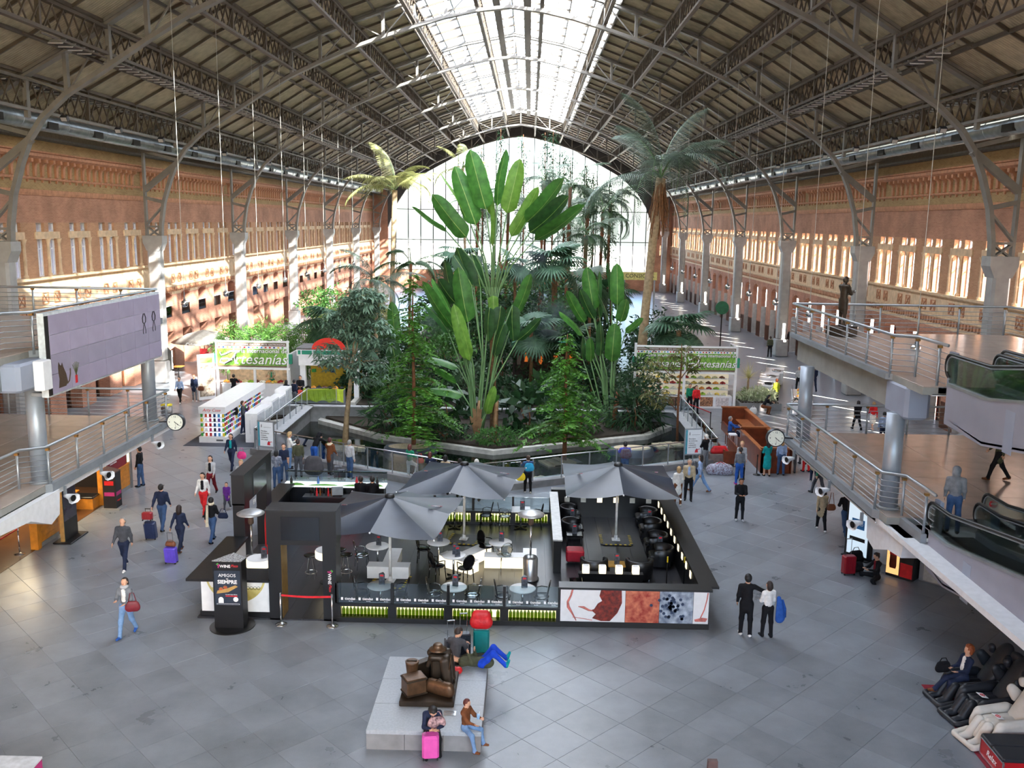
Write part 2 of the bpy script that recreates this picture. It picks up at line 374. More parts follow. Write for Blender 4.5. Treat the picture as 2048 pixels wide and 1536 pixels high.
    for idx, yc in enumerate(mods):
        if yc < Y0 - 18 or yc > YF - 1: continue
        if bay0 is None:
            bay0 = struct('window_1', (X, yc, 0)); S = side
            fm = MB()
            for a, b in ((-1.06, -.24), (.24, 1.06)):
                for z0, z1 in ((sill, top - .85), (top - .48, top)):
                    x0 = S * (.3 if S > 0 else .2)
                    for p, q_ in (((a + .04, z0), (a + .04, z1)), ((b - .04, z0), (b - .04, z1)), ((a, z0 + .04), (b, z0 + .04)), ((a, z1 - .04), (b, z1 - .04))): fm.bar((x0, *p), (x0, *q_), .09, .08, (1, 0, 0))
                    if z1 - z0 > 1: fm.bar((x0, (a + b) / 2, z0), (x0, (a + b) / 2, z1), .07, .06, (1, 0, 0)); fm.bar((x0, a, z0 + 1.5), (x0, b, z0 + 1.5), .05, .06, (1, 0, 0))
            fm.build('window_frame', whitef, bay0)
            for a, b in ((-1.06, -.24), (.24, 1.06)): MB().bx(S * (.32 if S > 0 else .22), a, sill, S * (.33 if S > 0 else .23), b, top).build('pane', wglass, bay0)
            for c in (0, 1.2):
                MB().lathe([(.15, sill), (.15, sill + .15), (.1, sill + .2), (.1, sill + .9), (.13, sill + .95), (.1, sill + 1.0), (.085, top - 1.15), (.17, top - .9), (.18, top - .85)], 10, (-S * .02, c, 0)).build('colonette', cream, bay0, True)
            MB().bx(min(-S * .08, S * .3), -1.3, top - .86, max(-S * .08, S * .3), 1.3, top - .48).build('lintel', cream, bay0)
            MB().bx(min(-S * .2, S * .1), -1.25, sill - .08, max(-S * .2, S * .1), 1.25, sill + .02).build('sill', cream, bay0)
        else:
            w2 = dup(bay0, (X, yc, 0)); w2.name = 'window_%d' % (idx + 1)
        dy = yc + MOD / 2
        if d0 is None:
            d0 = struct('door_1', (X, dy, 0)); S = side
            if side > 0:
                a = [(-1.0, 4.85), (-.6, 5.1), (0, 5.26), (.6, 5.1), (1.0, 4.85), (1.0, 5.3), (-1.0, 5.3)]
                for h in (a[:3] + [(0, 5.3), (-1.0, 5.3)], a[2:5] + [(1.0, 5.3), (0, 5.3)]): MB().prism(h, .02, .85, 'x').build('arch_spandrel', lowbr, d0)
                MB().bx(.7, -1.0, 0, .78, 1.0, 5.3).build('door_panel', mat('dark bronze door glass', (62, 36, 28), .35), d0)
                for c in (-.95, -.32, .32, .95): MB().bx(.64, c - .04, 0, .7, c + .04, 5.2).build('door_frame', maroon, d0)
                MB().bx(.62, -1.0, 2.6, .7, 1.0, 2.75).build('transom', maroon, d0)
                MB().bx(.02, .94, 0, .6, 1.0, 3.1).build('jamb_lining', stone, d0); MB().bx(.02, -1.0, 0, .6, -.94, 3.1).build('jamb_lining', stone, d0)
            else:
                a = [(-.95, 5.5), (-.5, 5.7), (0, 5.79), (.5, 5.7), (.95, 5.5), (.95, 5.85), (-.95, 5.85)]
                for h in (a[:3] + [(0, 5.85), (-.95, 5.85)], a[2:5] + [(.95, 5.85), (0, 5.85)]): MB().prism(h, -.85, -.02, 'x').build('arch_spandrel', lowbr, d0)
                MB().bx(-.85, -.95, 3.95, -.78, .95, 5.85).build('door_panel', mat('red door panel', (160, 34, 26), .5, 0, .1, 3), d0)
                MB().bx(-.1, -.95, 3.95, -.07, .95, 4.75).build('balcony_glass', glassm('smoked glass', (150, 130, 120), glossy=.15), d0)
                MB().bx(-.12, -.95, 4.75, -.05, .95, 4.8).build('balcony_rail', whitef, d0)
                MB().bx(-.85, -.95, 0, -.78, .95, 2.9).build('door_panel', mat('dark bronze door glass', (62, 36, 28), .35), d0)
                for c in (-.9, 0, .9): MB().bx(-.76, c - .05, 0, -.68, c + .05, 2.9).build('door_frame', mat('brown door frame', (96, 58, 36), .5), d0)
        else:
            d2 = dup(d0, (X, dy, 0)); d2.name = 'door_%d' % (idx + 1)
    MB().bx(min(X, X + T), YB, 15.25, max(X, X + T), YF, 16.6).build('eave_board', mat('dark eave board', (96, 84, 66), .8), W)
    return W
build_wall(1); build_wall(-1)
# ---- end walls
ew = struct('wall_far')
def roofz(dx): return interp(abs(dx), [(0, 26.85), (4.1, 26.05), (7.1, 25.15), (8.2, 24.75), (10.1, 24.1), (12.2, 23.3), (14.2, 22.4), (16.1, 21.4), (20, 19.0), (22, 17.9), (25.2, 16.05), (26.6, 15.2)])
def archin(dx): return interp(abs(dx), [(0, 25.1), (4, 24.6), (8.2, 23.2), (12.5, 20.9), (16.9, 18.5), (19.6, 15.8), (21.6, 12.6), (22.3, 10)])
dkm = mat('dark grey gable steel', (78, 76, 76), .7, 0, .06); stm = mat('grey painted steel', (122, 118, 112), .55, .0, .07, 2); stl = mat('dark roof steel', (86, 76, 64), .6, 0, .08, 2)
M = MB(); xs = np.linspace(-22.3, 22.3, 31)
for a, b in zip(xs[:-1], xs[1:]): M.prism([(XC + a, archin(a)), (XC + b, archin(b)), (XC + b, roofz(b)), (XC + a, roofz(a))], YF - .9, YF, 'y')
M.build('gable_arch', dkm, ew)
for s_ in (-1, 1): MB().bx(min(XC + s_ * 22.3, XC + s_ * 25.2), YF - .9, 0, max(XC + s_ * 22.3, XC + s_ * 25.2), YF, 17.5).build('gable_pier', terra, ew)
mu = MB().bx(-.07, -.1, 0, .07, .1, 1).mesh('mullion', dkm)
for i in range(-10, 11):
    x = i * 2.1; o = ob('mullion', mu, ew, (XC + x, YF - .5, 3)); o.scale = (1, 1, max(1, archin(x) - 3))
for z_ in (3.0, 8.0, 13.0): MB().bx(XC - 22.3, YF - .55, z_, XC + 22.3, YF - .45, z_ + .12).build('transom', dkm, ew)
MB().bx(XC - 22.3, YF - .9, 0, XC + 22.3, YF - .3, 3).build('lower_wall', terra, ew)
egl = glassm('clear glazing', (244, 248, 250), glossy=.05)
for i in range(-10, 10):
    x = i * 2.1 + .07; MB().prism([(XC + x, 3.1), (XC + x + 1.96, 3.1), (XC + x + 1.96, archin(x + 1.96)), (XC + x, archin(x))], YF - .52, YF - .5, 'y').build('pane', egl, ew)
bw = struct('wall_back')
MB().bx(XL - 1, YB - .5, 0, XR + 1, YB, 7.5).build('brickwork', terra, bw)
for s_ in (-1, 1): MB().bx(min(XC + s_ * 22.3, XC + s_ * 25.6), YB - .5, 7.5, max(XC + s_ * 22.3, XC + s_ * 25.6), YB, 17.5).build('gable_pier', terra, bw)
M = MB()
for a, b in zip(xs[:-1], xs[1:]): M.prism([(XC + a, archin(a)), (XC + b, archin(b)), (XC + b, roofz(b)), (XC + a, roofz(a))], YB - .5, YB, 'y')
M.build('gable_arch', dkm, bw)
for i in range(-10, 11):
    x = i * 2.1; o = ob('mullion', mu, bw, (XC + x, YB - .3, 7.5)); o.scale = (1, 1, max(1, archin(x) - 7.5))
for i in range(-10, 10):
    x = i * 2.1 + .07; MB().prism([(XC + x, 7.5), (XC + x + 1.96, 7.5), (XC + x + 1.96, archin(x + 1.96)), (XC + x, archin(x))], YB - .32, YB - .3, 'y').build('pane', egl, bw)
g = struct('ground_outside'); MB().bx(-250, YF + 2, -1.2, 250, 500, -1).build('paving', mat('pale street paving', (170, 166, 160), .9), g)
MB().bx(XR + 3, -60, -1.2, 250, YF + 2, -1).build('paving', MATS['pale street paving'], g)
# ---- roof skin: boards between rafters, skylight in the middle
boards = mat('roof boarding', (176, 164, 138), .85, 0, .1, 2, rnd_obj=.12)
def _boards():
    t = boards.node_tree; N = t.nodes.new; K = t.links.new; b = t.nodes['Principled BSDF']
    tc = N('ShaderNodeTexCoord'); wv = N('ShaderNodeTexWave'); wv.wave_type = 'BANDS'; wv.bands_direction = 'Y'; wv.inputs['Scale'].default_value = 1.55; wv.inputs['Distortion'].default_value = .3
    K(tc.outputs['Object'], wv.inputs['Vector']); bp = N('ShaderNodeBump'); bp.inputs['Strength'].default_value = .5; bp.inputs['Distance'].default_value = .04
    K(wv.outputs['Fac'], bp.inputs['Height']); K(bp.outputs[0], b.inputs['Normal'])
_boards()
rf = struct('ceiling')
dxs = [25.6, 24.0, 22.05, 20.1, 18.15, 16.2, 14.2, 12.2, 10.15, 8.65, 7.15]
ysr = [Y0 - 3 * BAY + i * BAY / 6 for i in range(-1, 60)]; ysr = [y for y in ysr if y < YF + 2]
cells = []
for s_ in (-1, 1):
    for a, b in zip(dxs[:-1], dxs[1:]):
        for c, d in zip(ysr[:-1], ysr[1:]): cells.append((s_, a, b, c, d))
for c, d in zip(ysr[:-1], ysr[1:]):
    if c > 135 or c < 24:
        for s_ in (-1, 1):
            for a, b in ((7.15, 4.1), (4.1, 0.0)): cells.append((s_, a, b, c, d))
def roofcell(M, s_, a, b, c, d, t=.08, off=0.0):
    p = [(XC + s_ * a, roofz(a) + off), (XC + s_ * b, roofz(b) + off)]
    vs = [(p[0][0], c, p[0][1]), (p[0][0], d, p[0][1]), (p[1][0], d, p[1][1]), (p[1][0], c, p[1][1])]
    vs += [(x, y, z + t) for x, y, z in vs]
    return M.add(vs, [(0, 1, 2, 3), (7, 6, 5, 4), (0, 4, 5, 1), (1, 5, 6, 2), (2, 6, 7, 3), (3, 7, 4, 0)])
def dist(cl):
    s_, a, b, c, d = cl; x, y, z_ = XC + s_ * (a + b) / 2, (c + d) / 2, roofz(a)
    return y if inview(x, y, z_) else 1e4 + y
cells.sort(key=dist)
rest = MB()
for k, cl in enumerate(cells):
    if k < 300: roofcell(MB(), *cl).build('roof_panel', boards, rf)
    else: roofcell(rest, *cl)
rest.build('roof_panel_field', boards, rf)['kind'] = 'stuff'
# rafters and purlins under the boards
for k, y in enumerate(ysr):
    if not 20 < y < YF: continue
    for s_ in (-1, 1):
        M = MB(); q = [25.4, 22, 20, 16.1, 12.2, 8.2, 7.1, 4.1, 0.0]
        big = min(abs(y - t) for t in TR) < .2
        for a, b in zip(q[:-1], q[1:]): M.bar((XC + s_ * a, y, roofz(a) - .1), (XC + s_ * b, y, roofz(b) - .1), .4 if big else .09, .14, (0, 0, 1))
        M.build('rafter', stm if big else stl, rf)
for s_ in (-1, 1):
    for dx in dxs[1:]: MB().bx(XC + s_ * dx - .06, 18, roofz(dx) - .17, XC + s_ * dx + .06, YF - 1, roofz(dx) - .01).build('purlin', stl, rf)
sk = struct('window_skylight')
skg = glassm('frosted skylight glass', (236, 242, 250), transl=.3, glossy=.04)
gx = [7.15, 5.6, 4.1, 2.1, 0.0]
for c, d in zip(ysr[:-1], ysr[1:]):
    if c < 24 or c > 135: continue
    for s_ in (-1, 1):
        for a, b in zip(gx[:-1], gx[1:]): roofcell(MB(), s_, a - .03, b + .03, c + .04, d - .04, .012, .06).build('pane', skg, sk)
whs = mat('pale grey skylight bar', (176, 178, 180), .5, 0, .05)
for s_ in (-1, 1):
    for a in gx[:-1]: MB().bx(XC + s_ * a - .05, 24, roofz(a) - .1, XC + s_ * a + .05, 136, roofz(a) + .1).build('glazing_bar', whs, sk)
MB().bx(XC - .06, 24, roofz(0) - .05, XC + .06, 136, roofz(0) + .1).build('glazing_bar', whs, sk)
for a in (-1.0, 1.1): # maintenance gangways under the ridge
    gm = MB(); gm.bx(XC + a - .25, 26, 25.9, XC + a + .25, 135, 25.95)
    for y in np.arange(26, 135, .6): gm.bx(XC + a - .25, y, 25.95, XC + a + .25, y + .05, 26.0)
    gm.build('gangway', stl, sk)
    rl = MB().bar((XC + a + .25, 26, 26.25), (XC + a + .25, 135, 26.25), .04, .04).build('gangway_rail', stl, sk)
# ---- trusses
BC = [(23.25, 9.9), (23.2, 10.7), (22.95, 12.2), (22.45, 13.7), (22.0, 14.75), (21.3, 15.75), (20.1, 16.82), (18.1, 18.05), (16.2, 19.25), (14.25, 20.4), (12.3, 21.3), (10.2, 22.2), (8.2, 22.9), (6.2, 23.55), (4.2, 24.15), (2.1, 24.6), (0, 24.84)]
TC = lambda dx: roofz(dx) - .3
def bcz(dx): return interp(abs(dx), [p for p in BC if p[1] > 15])
def chain(M, pts, wy, h):
    for a, b in zip(pts[:-1], pts[1:]): M.bar((a[0], 0, a[1]), (b[0], 0, b[1]), wy, h, (0, 1, 0)) if False else M.bar((a[0], 0, a[1]), (b[0], 0, b[1]), h, wy, (0, 1, 0))
    return M
def truss():
    t = struct('roof_truss', (XC, TR[0], 0))
    chain(MB(), BC + [(-x, z) for x, z in BC[-2::-1]], .42, .2).build('bottom_chord', stm, t)
    q = [24.2, 22, 20, 18, 16.1, 14.2, 12.2, 10.1, 8.2, 6.2, 4.1, 2.1, 0]
    chain(MB(), [(x, TC(x)) for x in q] + [(-x, TC(x)) for x in q[-2::-1]], .5, .12).build('top_chord', stm, t)
    P = [22.0, 20.05, 18.0, 16.15, 14.15, 12.25, 10.1, 8.15, 6.15, 4.1, 2.1]
    for s_ in (-1, 1):
        for k, dx in enumerate(P):
            MB().bx(s_ * dx - .09, -.14, bcz(dx), s_ * dx + .09, .14, TC(dx)).build('post', stm, t)
            if k + 1 < len(P):
                e = P[k + 1]; a, b = ((dx, TC(dx)), (e, bcz(e))) if k % 2 == 0 else ((dx, bcz(dx)), (e, TC(e)))
                MB().bar((s_ * a[0], 0, a[1]), (s_ * b[0], 0, b[1]), .07, .1, (0, 1, 0)).build('diagonal', stm, t)
        x = s_ * 24.2
        MB().bar((x, 0, 9.2), (x, 0, 15.4), .14, .3, (0, 1, 0)).build('wall_post', stm, t)
        for a, b, w_ in (((21.9, 14.8), (24.2, 13.0), .34), ((22.9, 12.2), (24.2, 12.5), .2), ((23.1, 11.9), (24.2, 10.7), .1), ((23.2, 10.6), (24.2, 10.6), .12), ((23.2, 10.6), (24.2, 9.9), .08), ((24.2, 10.6), (23.25, 9.9), .08), ((22.0, 15.0), (24.4, 15.6), .2)):
            MB().bar((s_ * a[0], 0, a[1]), (s_ * b[0], 0, b[1]), w_, .28, (0, 1, 0)).build('knee_brace', stm, t)
        MB().bx(s_ * 2.1 - .03, -.1, 24.6, s_ * 2.1 + .03, .1, TC(2.1)).build('hanger', stm, t)
    MB().bx(-.08, -.14, 24.8, .08, .14, TC(0)).build('post', stm, t)
    return t
t0 = truss()
for y in TR[1:]: dup(t0, (XC, y, 0))
colm = mat('grey cast column paint', (150, 148, 146), .5, 0, .06, 2)
for s_ in (-1, 1):
    def column():
        c = struct('column', (XC + s_ * 23.7, TR[1], 0))
        MB().bev(-.42, -.42, 1.5, .42, .42, 9.6, .12).build('shaft', colm, c)
        MB().bev(-.55, -.55, 0, .55, .55, 1.5, .08).build('base', colm, c)
        MB().prism([(-.42, 9.0), (.42, 9.0), (.66, 9.55), (.66, 10.0), (-.66, 10.0), (-.66, 9.55)], -.45, .45, 'y').build('capital', colm, c)
        for z_ in (3.3, 5.4, 7.4): MB().bev(-.44, -.44, z_, .44, .44, z_ + .07, .12).build('ring', colm, c)
        return c
    c0 = column()
    for y in TR[2:]: dup(c0, (XC + s_ * 23.7, y, 0))
# ---- lattice girders along the hall, louvre vents, ducts
def girder(dx, s_):
    g = struct('lattice_girder', (XC + s_ * dx, 0, 0)); zt = TC(dx) - .12; zb = zt - (1.35 if dx > 21 else 1.15)
    for z_ in (zt, zb): MB().bx(-.12, 8, z_ - .07, .12, YF - 1, z_ + .07).build('chord', stm if dx > 21 else stl, g)
    M = MB(); y = 20.0; st = .92
    while y < YF - 2:
        M.bar((.05, y, zb), (.05, y + st, zt), .05, .07, (1, 0, 0)); M.bar((-.05, y + st, zb), (-.05, y, zt), .05, .07, (1, 0, 0)); y += st
    M.build('lacing', stl, g)['kind'] = 'stuff'
    for yt in TR[1:]:
        for k in (1, 2):
            MB().bx(-.09, yt + BAY * k / 3 - .08, zb, .09, yt + BAY * k / 3 + .08, zt + .2).build('upright', stl, g) if yt < 136 else None
    return zb
for s_ in (-1, 1):
    for dx in (22.0, 18.05, 14.15, 10.1, 6.15, 2.1): girder(dx, s_)
lvm = mat('pale vent flap', (196, 198, 200), .4, 0, .05); dvm = mat('dark vent blade', (44, 46, 54), .5)
for s_ in (-1, 1):
    for dx, z_ in ((18.05, roofz(18.05) - 1.75), (22.0, roofz(22.0) - .55)):
        v = struct('vent_row', (XC + s_ * (dx + .35), 0, z_))
        f1 = MB().cb((0, 0, 0), (.62, .42, .05), 0, .5).mesh('flap', lvm); f2 = MB().cb((0, 0, .05), (.66, .42, .06), 0, -.4).mesh('blade', dvm)
        rs = MB(); n = 0; y = Y0 - 4
        while y < 136:
            if min(abs(y - t) for t in TR) > .8:
                if n < 75: ob('flap', f1, v, (0, y, 0)); ob('blade', f2, v, (0, y + .42, 0)); n += 1
                else: rs.cb((0, y, 0), (.62, .42, .05), 0, .5)
            y += .85
        rs.build('flap_row', lvm, v)['kind'] = 'stuff'
        MB().bx(-.38, Y0 - 6, -.06, -.32, 136, .02).build('vent_rail', stl, v); MB().bx(.32, Y0 - 6, -.06, .38, 136, .02).build('vent_rail', stl, v)
ductm = mat('galvanised duct steel', (158, 168, 172), .35, .7, .08, 3)
for s_ in (-1, 1):
    d = struct('air_duct', (XC + s_ * 23.4, 0, 15.9))
    MB().cyl((0, 20, 0), (0, YF - 3, 0), .42, n=16, cap=True).build('duct_pipe', ductm, d, True)
    for k in range(60):
        y = 21 + k * 2.25; MB().cyl((0, y, 0), (0, y + .06, 0), .44, n=16).build('duct_collar', ductm, d, True)
    gm = MB().bx(-.3, -.5, -.32, .3, .5, .02).mesh('duct_grille', mat('black grille', (30, 32, 34), .6))
    for k in range(26): o = ob('duct_grille', gm, d, (-s_ * .18, 23 + k * 5.1, .02))
portal('skylight_portal', (XC, 80, 27.2), 14.2, 112, (0, 0, -1))
portal('end_glazing_portal', (XC, YF + .3, 13), 40, 22, (0, -1, 0))
portal('back_glazing_portal', (XC, YB - .6, 15), 42, 17, (0, 1, 0))

# ================================================================ decks
railm = mat('brushed grey steel rail', (158, 164, 170), .35, .6, .06, 3); brassm = mat('brass bracket', (150, 112, 60), .4, .7); deckst = mat('grey painted deck steel', (128, 134, 140), .5, .1, .06, 2)
concm = mat('concrete grey beam', (136, 136, 132), .7, 0, .08, 1.5); whp = mat('white fascia board', (216, 218, 222), .6, 0, .03); bluegrey = mat('blue grey cladding', (140, 148, 166), .55, .0, .04, 1)
decktile = mat('warm polished deck tile', (158, 146, 138), .22, 0, .05, 1.5, rnd_obj=.06); rubber = mat('black handrail rubber', (24, 23, 24), .35)
bglass = glassm('balustrade glass', (232, 240, 236), glossy=.12)
def railing(label, runs, z, posts, h=1.1, ends=None):
    t = thing('railing', label, 'railing', (runs[0][0], runs[0][1], z)); ox, oy = runs[0]
    P = [(x - ox, y - oy) for x, y in runs]
    MB().tube([(x, y, h) for x, y in P], .045, 8).build('handrail', railm, t, True)
    for k in range(6):
        zz = .1 + k * (h - .22) / 5.6; MB().tube([(x, y, zz) for x, y in P], .013, 6).build('rail', railm, t, True)
    pm = MB().cyl((0, 0, -.12), (0, 0, h - .07), .038, n=8).mesh('post', railm, True)
    cm = MB().bx(-.05, -.05, h - .1, .05, .05, h - .03).mesh('bracket', brassm)
    for x, y in posts: p = ob('post', pm, t, (x - ox, y - oy, 0)); ob('bracket', cm, p)
    return t
def deck(name, x0, x1, y0, y1, z, jog, s):
    d = struct(name)
    st = 1.9; nx = max(1, round(abs(x1 - x0) / st)); ny = max(1, round((y1 - y0) / st)); sx = abs(x1 - x0) / nx; sy = (y1 - y0) / ny
    me = MB().bev(-sx / 2 + .004, -sy / 2 + .004, -.03, sx / 2 - .004, sy / 2 - .004, 0, .006).mesh('deck_tile', decktile)
    for i in range(nx):
        for j in range(ny): ob('deck_tile', me, d, (min(x0, x1) + sx * (i + .5), y0 + sy * (j + .5), z))
    MB().bx(min(x0, x1), y0, z - .22, max(x0, x1), y1, z - .03).build('slab', concm, d)
    return d
# right side
d = deck('floor_mezzanine_lower_right', 9.95, 23.6, 24.6, 35.0, 3.45, 0, 1)
MB().prism([(9.8, 35.1), (9.8, 25.3), (10.3, 24.8), (10.3, 23.2), (10.45, 23.2), (10.45, 25.0), (9.95, 25.4), (9.95, 35.1)][::-1], 3.2, 3.44).build('edge_channel', deckst, d)
MB().bx(9.8, 34.9, 3.2, 23.6, 35.1, 3.44).build('edge_channel', deckst, d)
MB().bx(9.95, 25.4, 3.0, 10.2, 34.9, 3.2).build('soffit_edge', whp, d)
MB().bx(9.95, 14.0, 3.05, 23.6, 35.0, 3.2).build('soffit', whp, d)
MB().bx(13.2, 14.0, 3.22, 23.6, 24.6, 3.45).build('slab', decktile, d)
MB().prism([(26.3, 3.2), (26.2, 2.3), (25.6, 2.15), (24.6, 2.5), (23.7, 2.6), (23.6, 3.2)][::-1], 10.05, 11.4, 'x').build('white_beam', whp, d)
railing('lower right mezzanine railing of grey steel bars beside the round columns', [(9.95, 34.85), (9.95, 25.15), (10.5, 24.85), (10.5, 23.0)], 3.45, [(9.88, 34.4), (9.88, 32.6), (9.88, 30.8), (9.88, 29.0), (9.88, 27.2), (9.88, 25.35), (10.4, 24.75), (10.4, 23.3)])
railing('far edge railing of the lower right mezzanine behind the tall column', [(9.95, 34.95), (23.4, 34.95)], 3.45, [(11.5, 34.95), (13.05, 34.95), (14.6, 34.95), (16.2, 34.95), (17.8, 34.95), (19.4, 34.95), (21.0, 34.95), (22.6, 34.95)])
d = deck('floor_mezzanine_upper_right', 10.35, 18.8, 24.0, 36.2, 7.2, 0, 1)
MB().prism([(10.2, 36.3), (10.2, 26.2), (10.75, 25.7), (10.75, 24.0), (10.95, 24.0), (10.95, 25.8), (10.4, 26.4), (10.4, 36.3)][::-1], 7.02, 7.19).build('edge_channel', deckst, d)
MB().bx(10.2, 36.1, 7.02, 18.8, 36.3, 7.19).build('edge_channel', deckst, d)
MB().bx(10.5, 26.3, 6.15, 10.9, 35.9, 7.02).build('edge_beam', concm, d)
MB().bx(10.9, 35.5, 6.3, 18.6, 35.9, 7.02).build('edge_beam', concm, d)
MB().bev(10.3, 24.9, 6.1, 11.0, 26.4, 7.02, .1).build('column_head', bluegrey, d)
MB().bx(10.6, 24.0, 6.95, 18.8, 36.0, 7.0).build('soffit', whp, d)
MB().bx(12.6, 12.0, 6.9, 18.8, 24.0, 7.18).build('slab', decktile, d)
railing('upper right mezzanine railing of grey steel bars beside the bronze statue', [(10.3, 36.2), (10.3, 26.0), (10.85, 25.7), (10.85, 23.9)], 7.2, [(10.3, 35.6), (10.3, 33.7), (10.3, 31.8), (10.3, 29.9), (10.3, 28.05), (10.3, 26.15), (10.78, 25.6), (10.78, 24.2)])
railing('far edge railing of the upper right mezzanine behind the bronze statue', [(10.3, 36.2), (18.7, 36.2), (18.72, 24.0)], 7.2, [(13.7, 36.2), (15.2, 36.2), (16.75, 36.2), (18.5, 36.2), (18.72, 33.0), (18.72, 30.0), (18.72, 27.0)])
mezcol = mat('silver grey round column', (150, 158, 168), .4, .35, .05, 2)
def roundcol(x, y, z0, z1, r=.25):
    c = struct('column_round', (x, y, z0)); MB().cyl((0, 0, 0), (0, 0, z1 - z0), r, n=24).build('shaft', mezcol, c, True)
    MB().lathe([(r + .06, 0), (r + .06, .05), (r + .01, .07)], 24).build('base_ring', deckst, c, True)
for x, y in ((10.3, 25.45), (10.3, 33.8)): roundcol(x, y, 3.45, 6.2)
# left side
d = deck('floor_mezzanine_lower_left', -25.9, -14.15, 16.0, 35.7, 3.45, 0, -1)
MB().prism([(-14.0, 35.8), (-14.0, 26.2), (-14.6, 25.7), (-14.6, 16.0), (-14.75, 16.0), (-14.75, 25.8), (-14.15, 26.3), (-14.15, 35.8)], 3.2, 3.44).build('edge_channel', deckst, d)
MB().bx(-25.9, 35.6, 3.2, -14.0, 35.8, 3.44).build('edge_channel', deckst, d)
MB().bx(-14.35, 26.2, 3.0, -14.1, 35.6, 3.2).build('soffit_edge', whp, d)
MB().bx(-25.9, 16.0, 3.05, -14.15, 35.6, 3.2).build('soffit', whp, d)
MB().prism([(26.5, 3.2), (26.4, 2.45), (25.9, 2.3), (24.8, 2.75), (23.3, 2.85), (16, 2.9), (16, 3.2)], -14.75, -13.95, 'x').build('white_beam', whp, d)
railing('lower left mezzanine railing of grey steel bars above the orange cafe', [(-14.15, 35.6), (-14.15, 26.2), (-14.72, 25.8), (-14.72, 20.5)], 3.45, [(-14.1, 35.2), (-14.1, 33.4), (-14.1, 31.6), (-14.1, 29.8), (-14.1, 28.0), (-14.1, 26.25), (-14.66, 25.6), (-14.66, 23.8), (-14.66, 22.0)])
railing('far edge railing of the lower left mezzanine under the video wall', [(-14.15, 35.7), (-25.8, 35.7)], 3.45, [(-15.8, 35.7), (-17.4, 35.7), (-19.0, 35.7), (-20.6, 35.7), (-22.2, 35.7), (-23.8, 35.7)])
d = deck('floor_mezzanine_upper_left', -22.6, -14.3, 16.0, 35.2, 7.45, 0, -1)
MB().prism([(-14.1, 35.3), (-14.1, 26.2), (-14.6, 25.7), (-14.6, 16.0), (-14.8, 16.0), (-14.8, 25.8), (-14.3, 26.3), (-14.3, 35.3)], 7.22, 7.44).build('edge_channel', deckst, d)
MB().bx(-14.75, 16, 6.5, -14.35, 35.1, 7.25).build('edge_beam', deckst, d)
MB().bev(-14.6, 24.6, 6.45, -13.85, 26.2, 7.25, .1).build('column_head', bluegrey, d)
MB().bx(-22.6, 16, 7.18, -14.4, 35.0, 7.24).build('soffit', whp, d)
railing('upper left mezzanine railing of grey steel bars above the video wall', [(-14.2, 35.1), (-14.2, 26.0), (-14.75, 25.6), (-14.75, 20.0)], 7.45, [(-14.2, 34.8), (-14.2, 32.9), (-14.2, 31.0), (-14.2, 29.1), (-14.2, 27.3), (-14.2, 26.1), (-14.75, 24.8), (-14.75, 22.9)])
railing('far edge railing of the upper left mezzanine seen against the sunlit wall', [(-14.2, 35.15), (-22.5, 35.15)], 7.45, [(-15.6, 35.15), (-17.3, 35.15), (-19.0, 35.15), (-20.7, 35.15)])
for x, y in ((-14.42, 26.35), (-14.65, 35.0)): roundcol(x, y, 3.45, 6.55 if y < 30 else 7.2)
# video wall on the left upper mezzanine
v = thing('video_wall', 'large grey video wall of tiled screens hung on the left upper mezzanine', 'screen', (-13.75, 30.05, 6.15))
MB().bx(-.2, -4.15, -.05, 0, 4.15, 2.38).build('housing', mat('pale grey screen housing', (196, 204, 208), .5, .1), v)
scr = [mat('lilac grey screen %d' % i, c, .35, 0, .04, 1.2, spec=.3) for i, c in enumerate(((152, 144, 166), (158, 150, 172), (148, 142, 162)))]
pm = [MB().bev(0, -.568, .004, .035, .568, .566, .006).mesh('screen_panel', m) for m in scr]
for i in range(7):
    for j in range(4): ob('screen_panel', pm[(i * 3 + j * 5) % 3], v, (0, -3.96 + .572 + i * 1.15, .01 + j * .575))
blk = mat('matt black', (18, 18, 20), .5); catm = mat('spotted tan print', (120, 92, 62), .6, 0, .3, 30, alt=(60, 42, 28)); redm = mat('bright red paint', (200, 28, 34), .45)
MB().bx(0, -4.15, 0, .03, -3.97, 2.3).build('black_edge', blk, v)
gd = v   # picture of a sitting cat, a vase and two birds on the screens
C_ = [(-3.62, .14), (-3.2, .14), (-3.08, .25), (-3.16, .5), (-3.3, .72), (-3.36, .86), (-3.42, .78), (-3.48, .8), (-3.56, .9), (-3.6, .78), (-3.6, .6), (-3.56, .4)]
MB().prism(C_, .036, .042, 'x').build('cat_picture', catm, v); MB().tube([(.04, -3.12, .2), (.04, -3.0, .26), (.04, -2.92, .46), (.04, -2.9, .62)], .02, 6).build('cat_tail_picture', catm, v)
MB().bx(.036, -2.62, .12, .042, -2.48, .36).build('vase_picture', redm, v)
M = MB()
for k in range(6): M.bar((.04, -2.55, .36), (.04, -2.75 + k * .08, .78 - abs(k - 2.5) * .03), .012, .012)
M.build('grass_picture', mat('olive print', (86, 92, 62), .6), v)
M = MB()
for yo in (2.6, 3.45):
    for sgn in (-1, 1): M.tube([(.04, yo + sgn * .04, 1.72), (.04, yo + sgn * .14, 1.56), (.04, yo + sgn * .12, 1.42), (.04, yo + sgn * .02, 1.36)], .02, 5); M.tube([(.04, yo + sgn * .03, 1.34), (.04, yo + sgn * .12, 1.1), (.04, yo + sgn * .1, 1.0)], .012, 5)
M.build('bird_picture', blk, v)
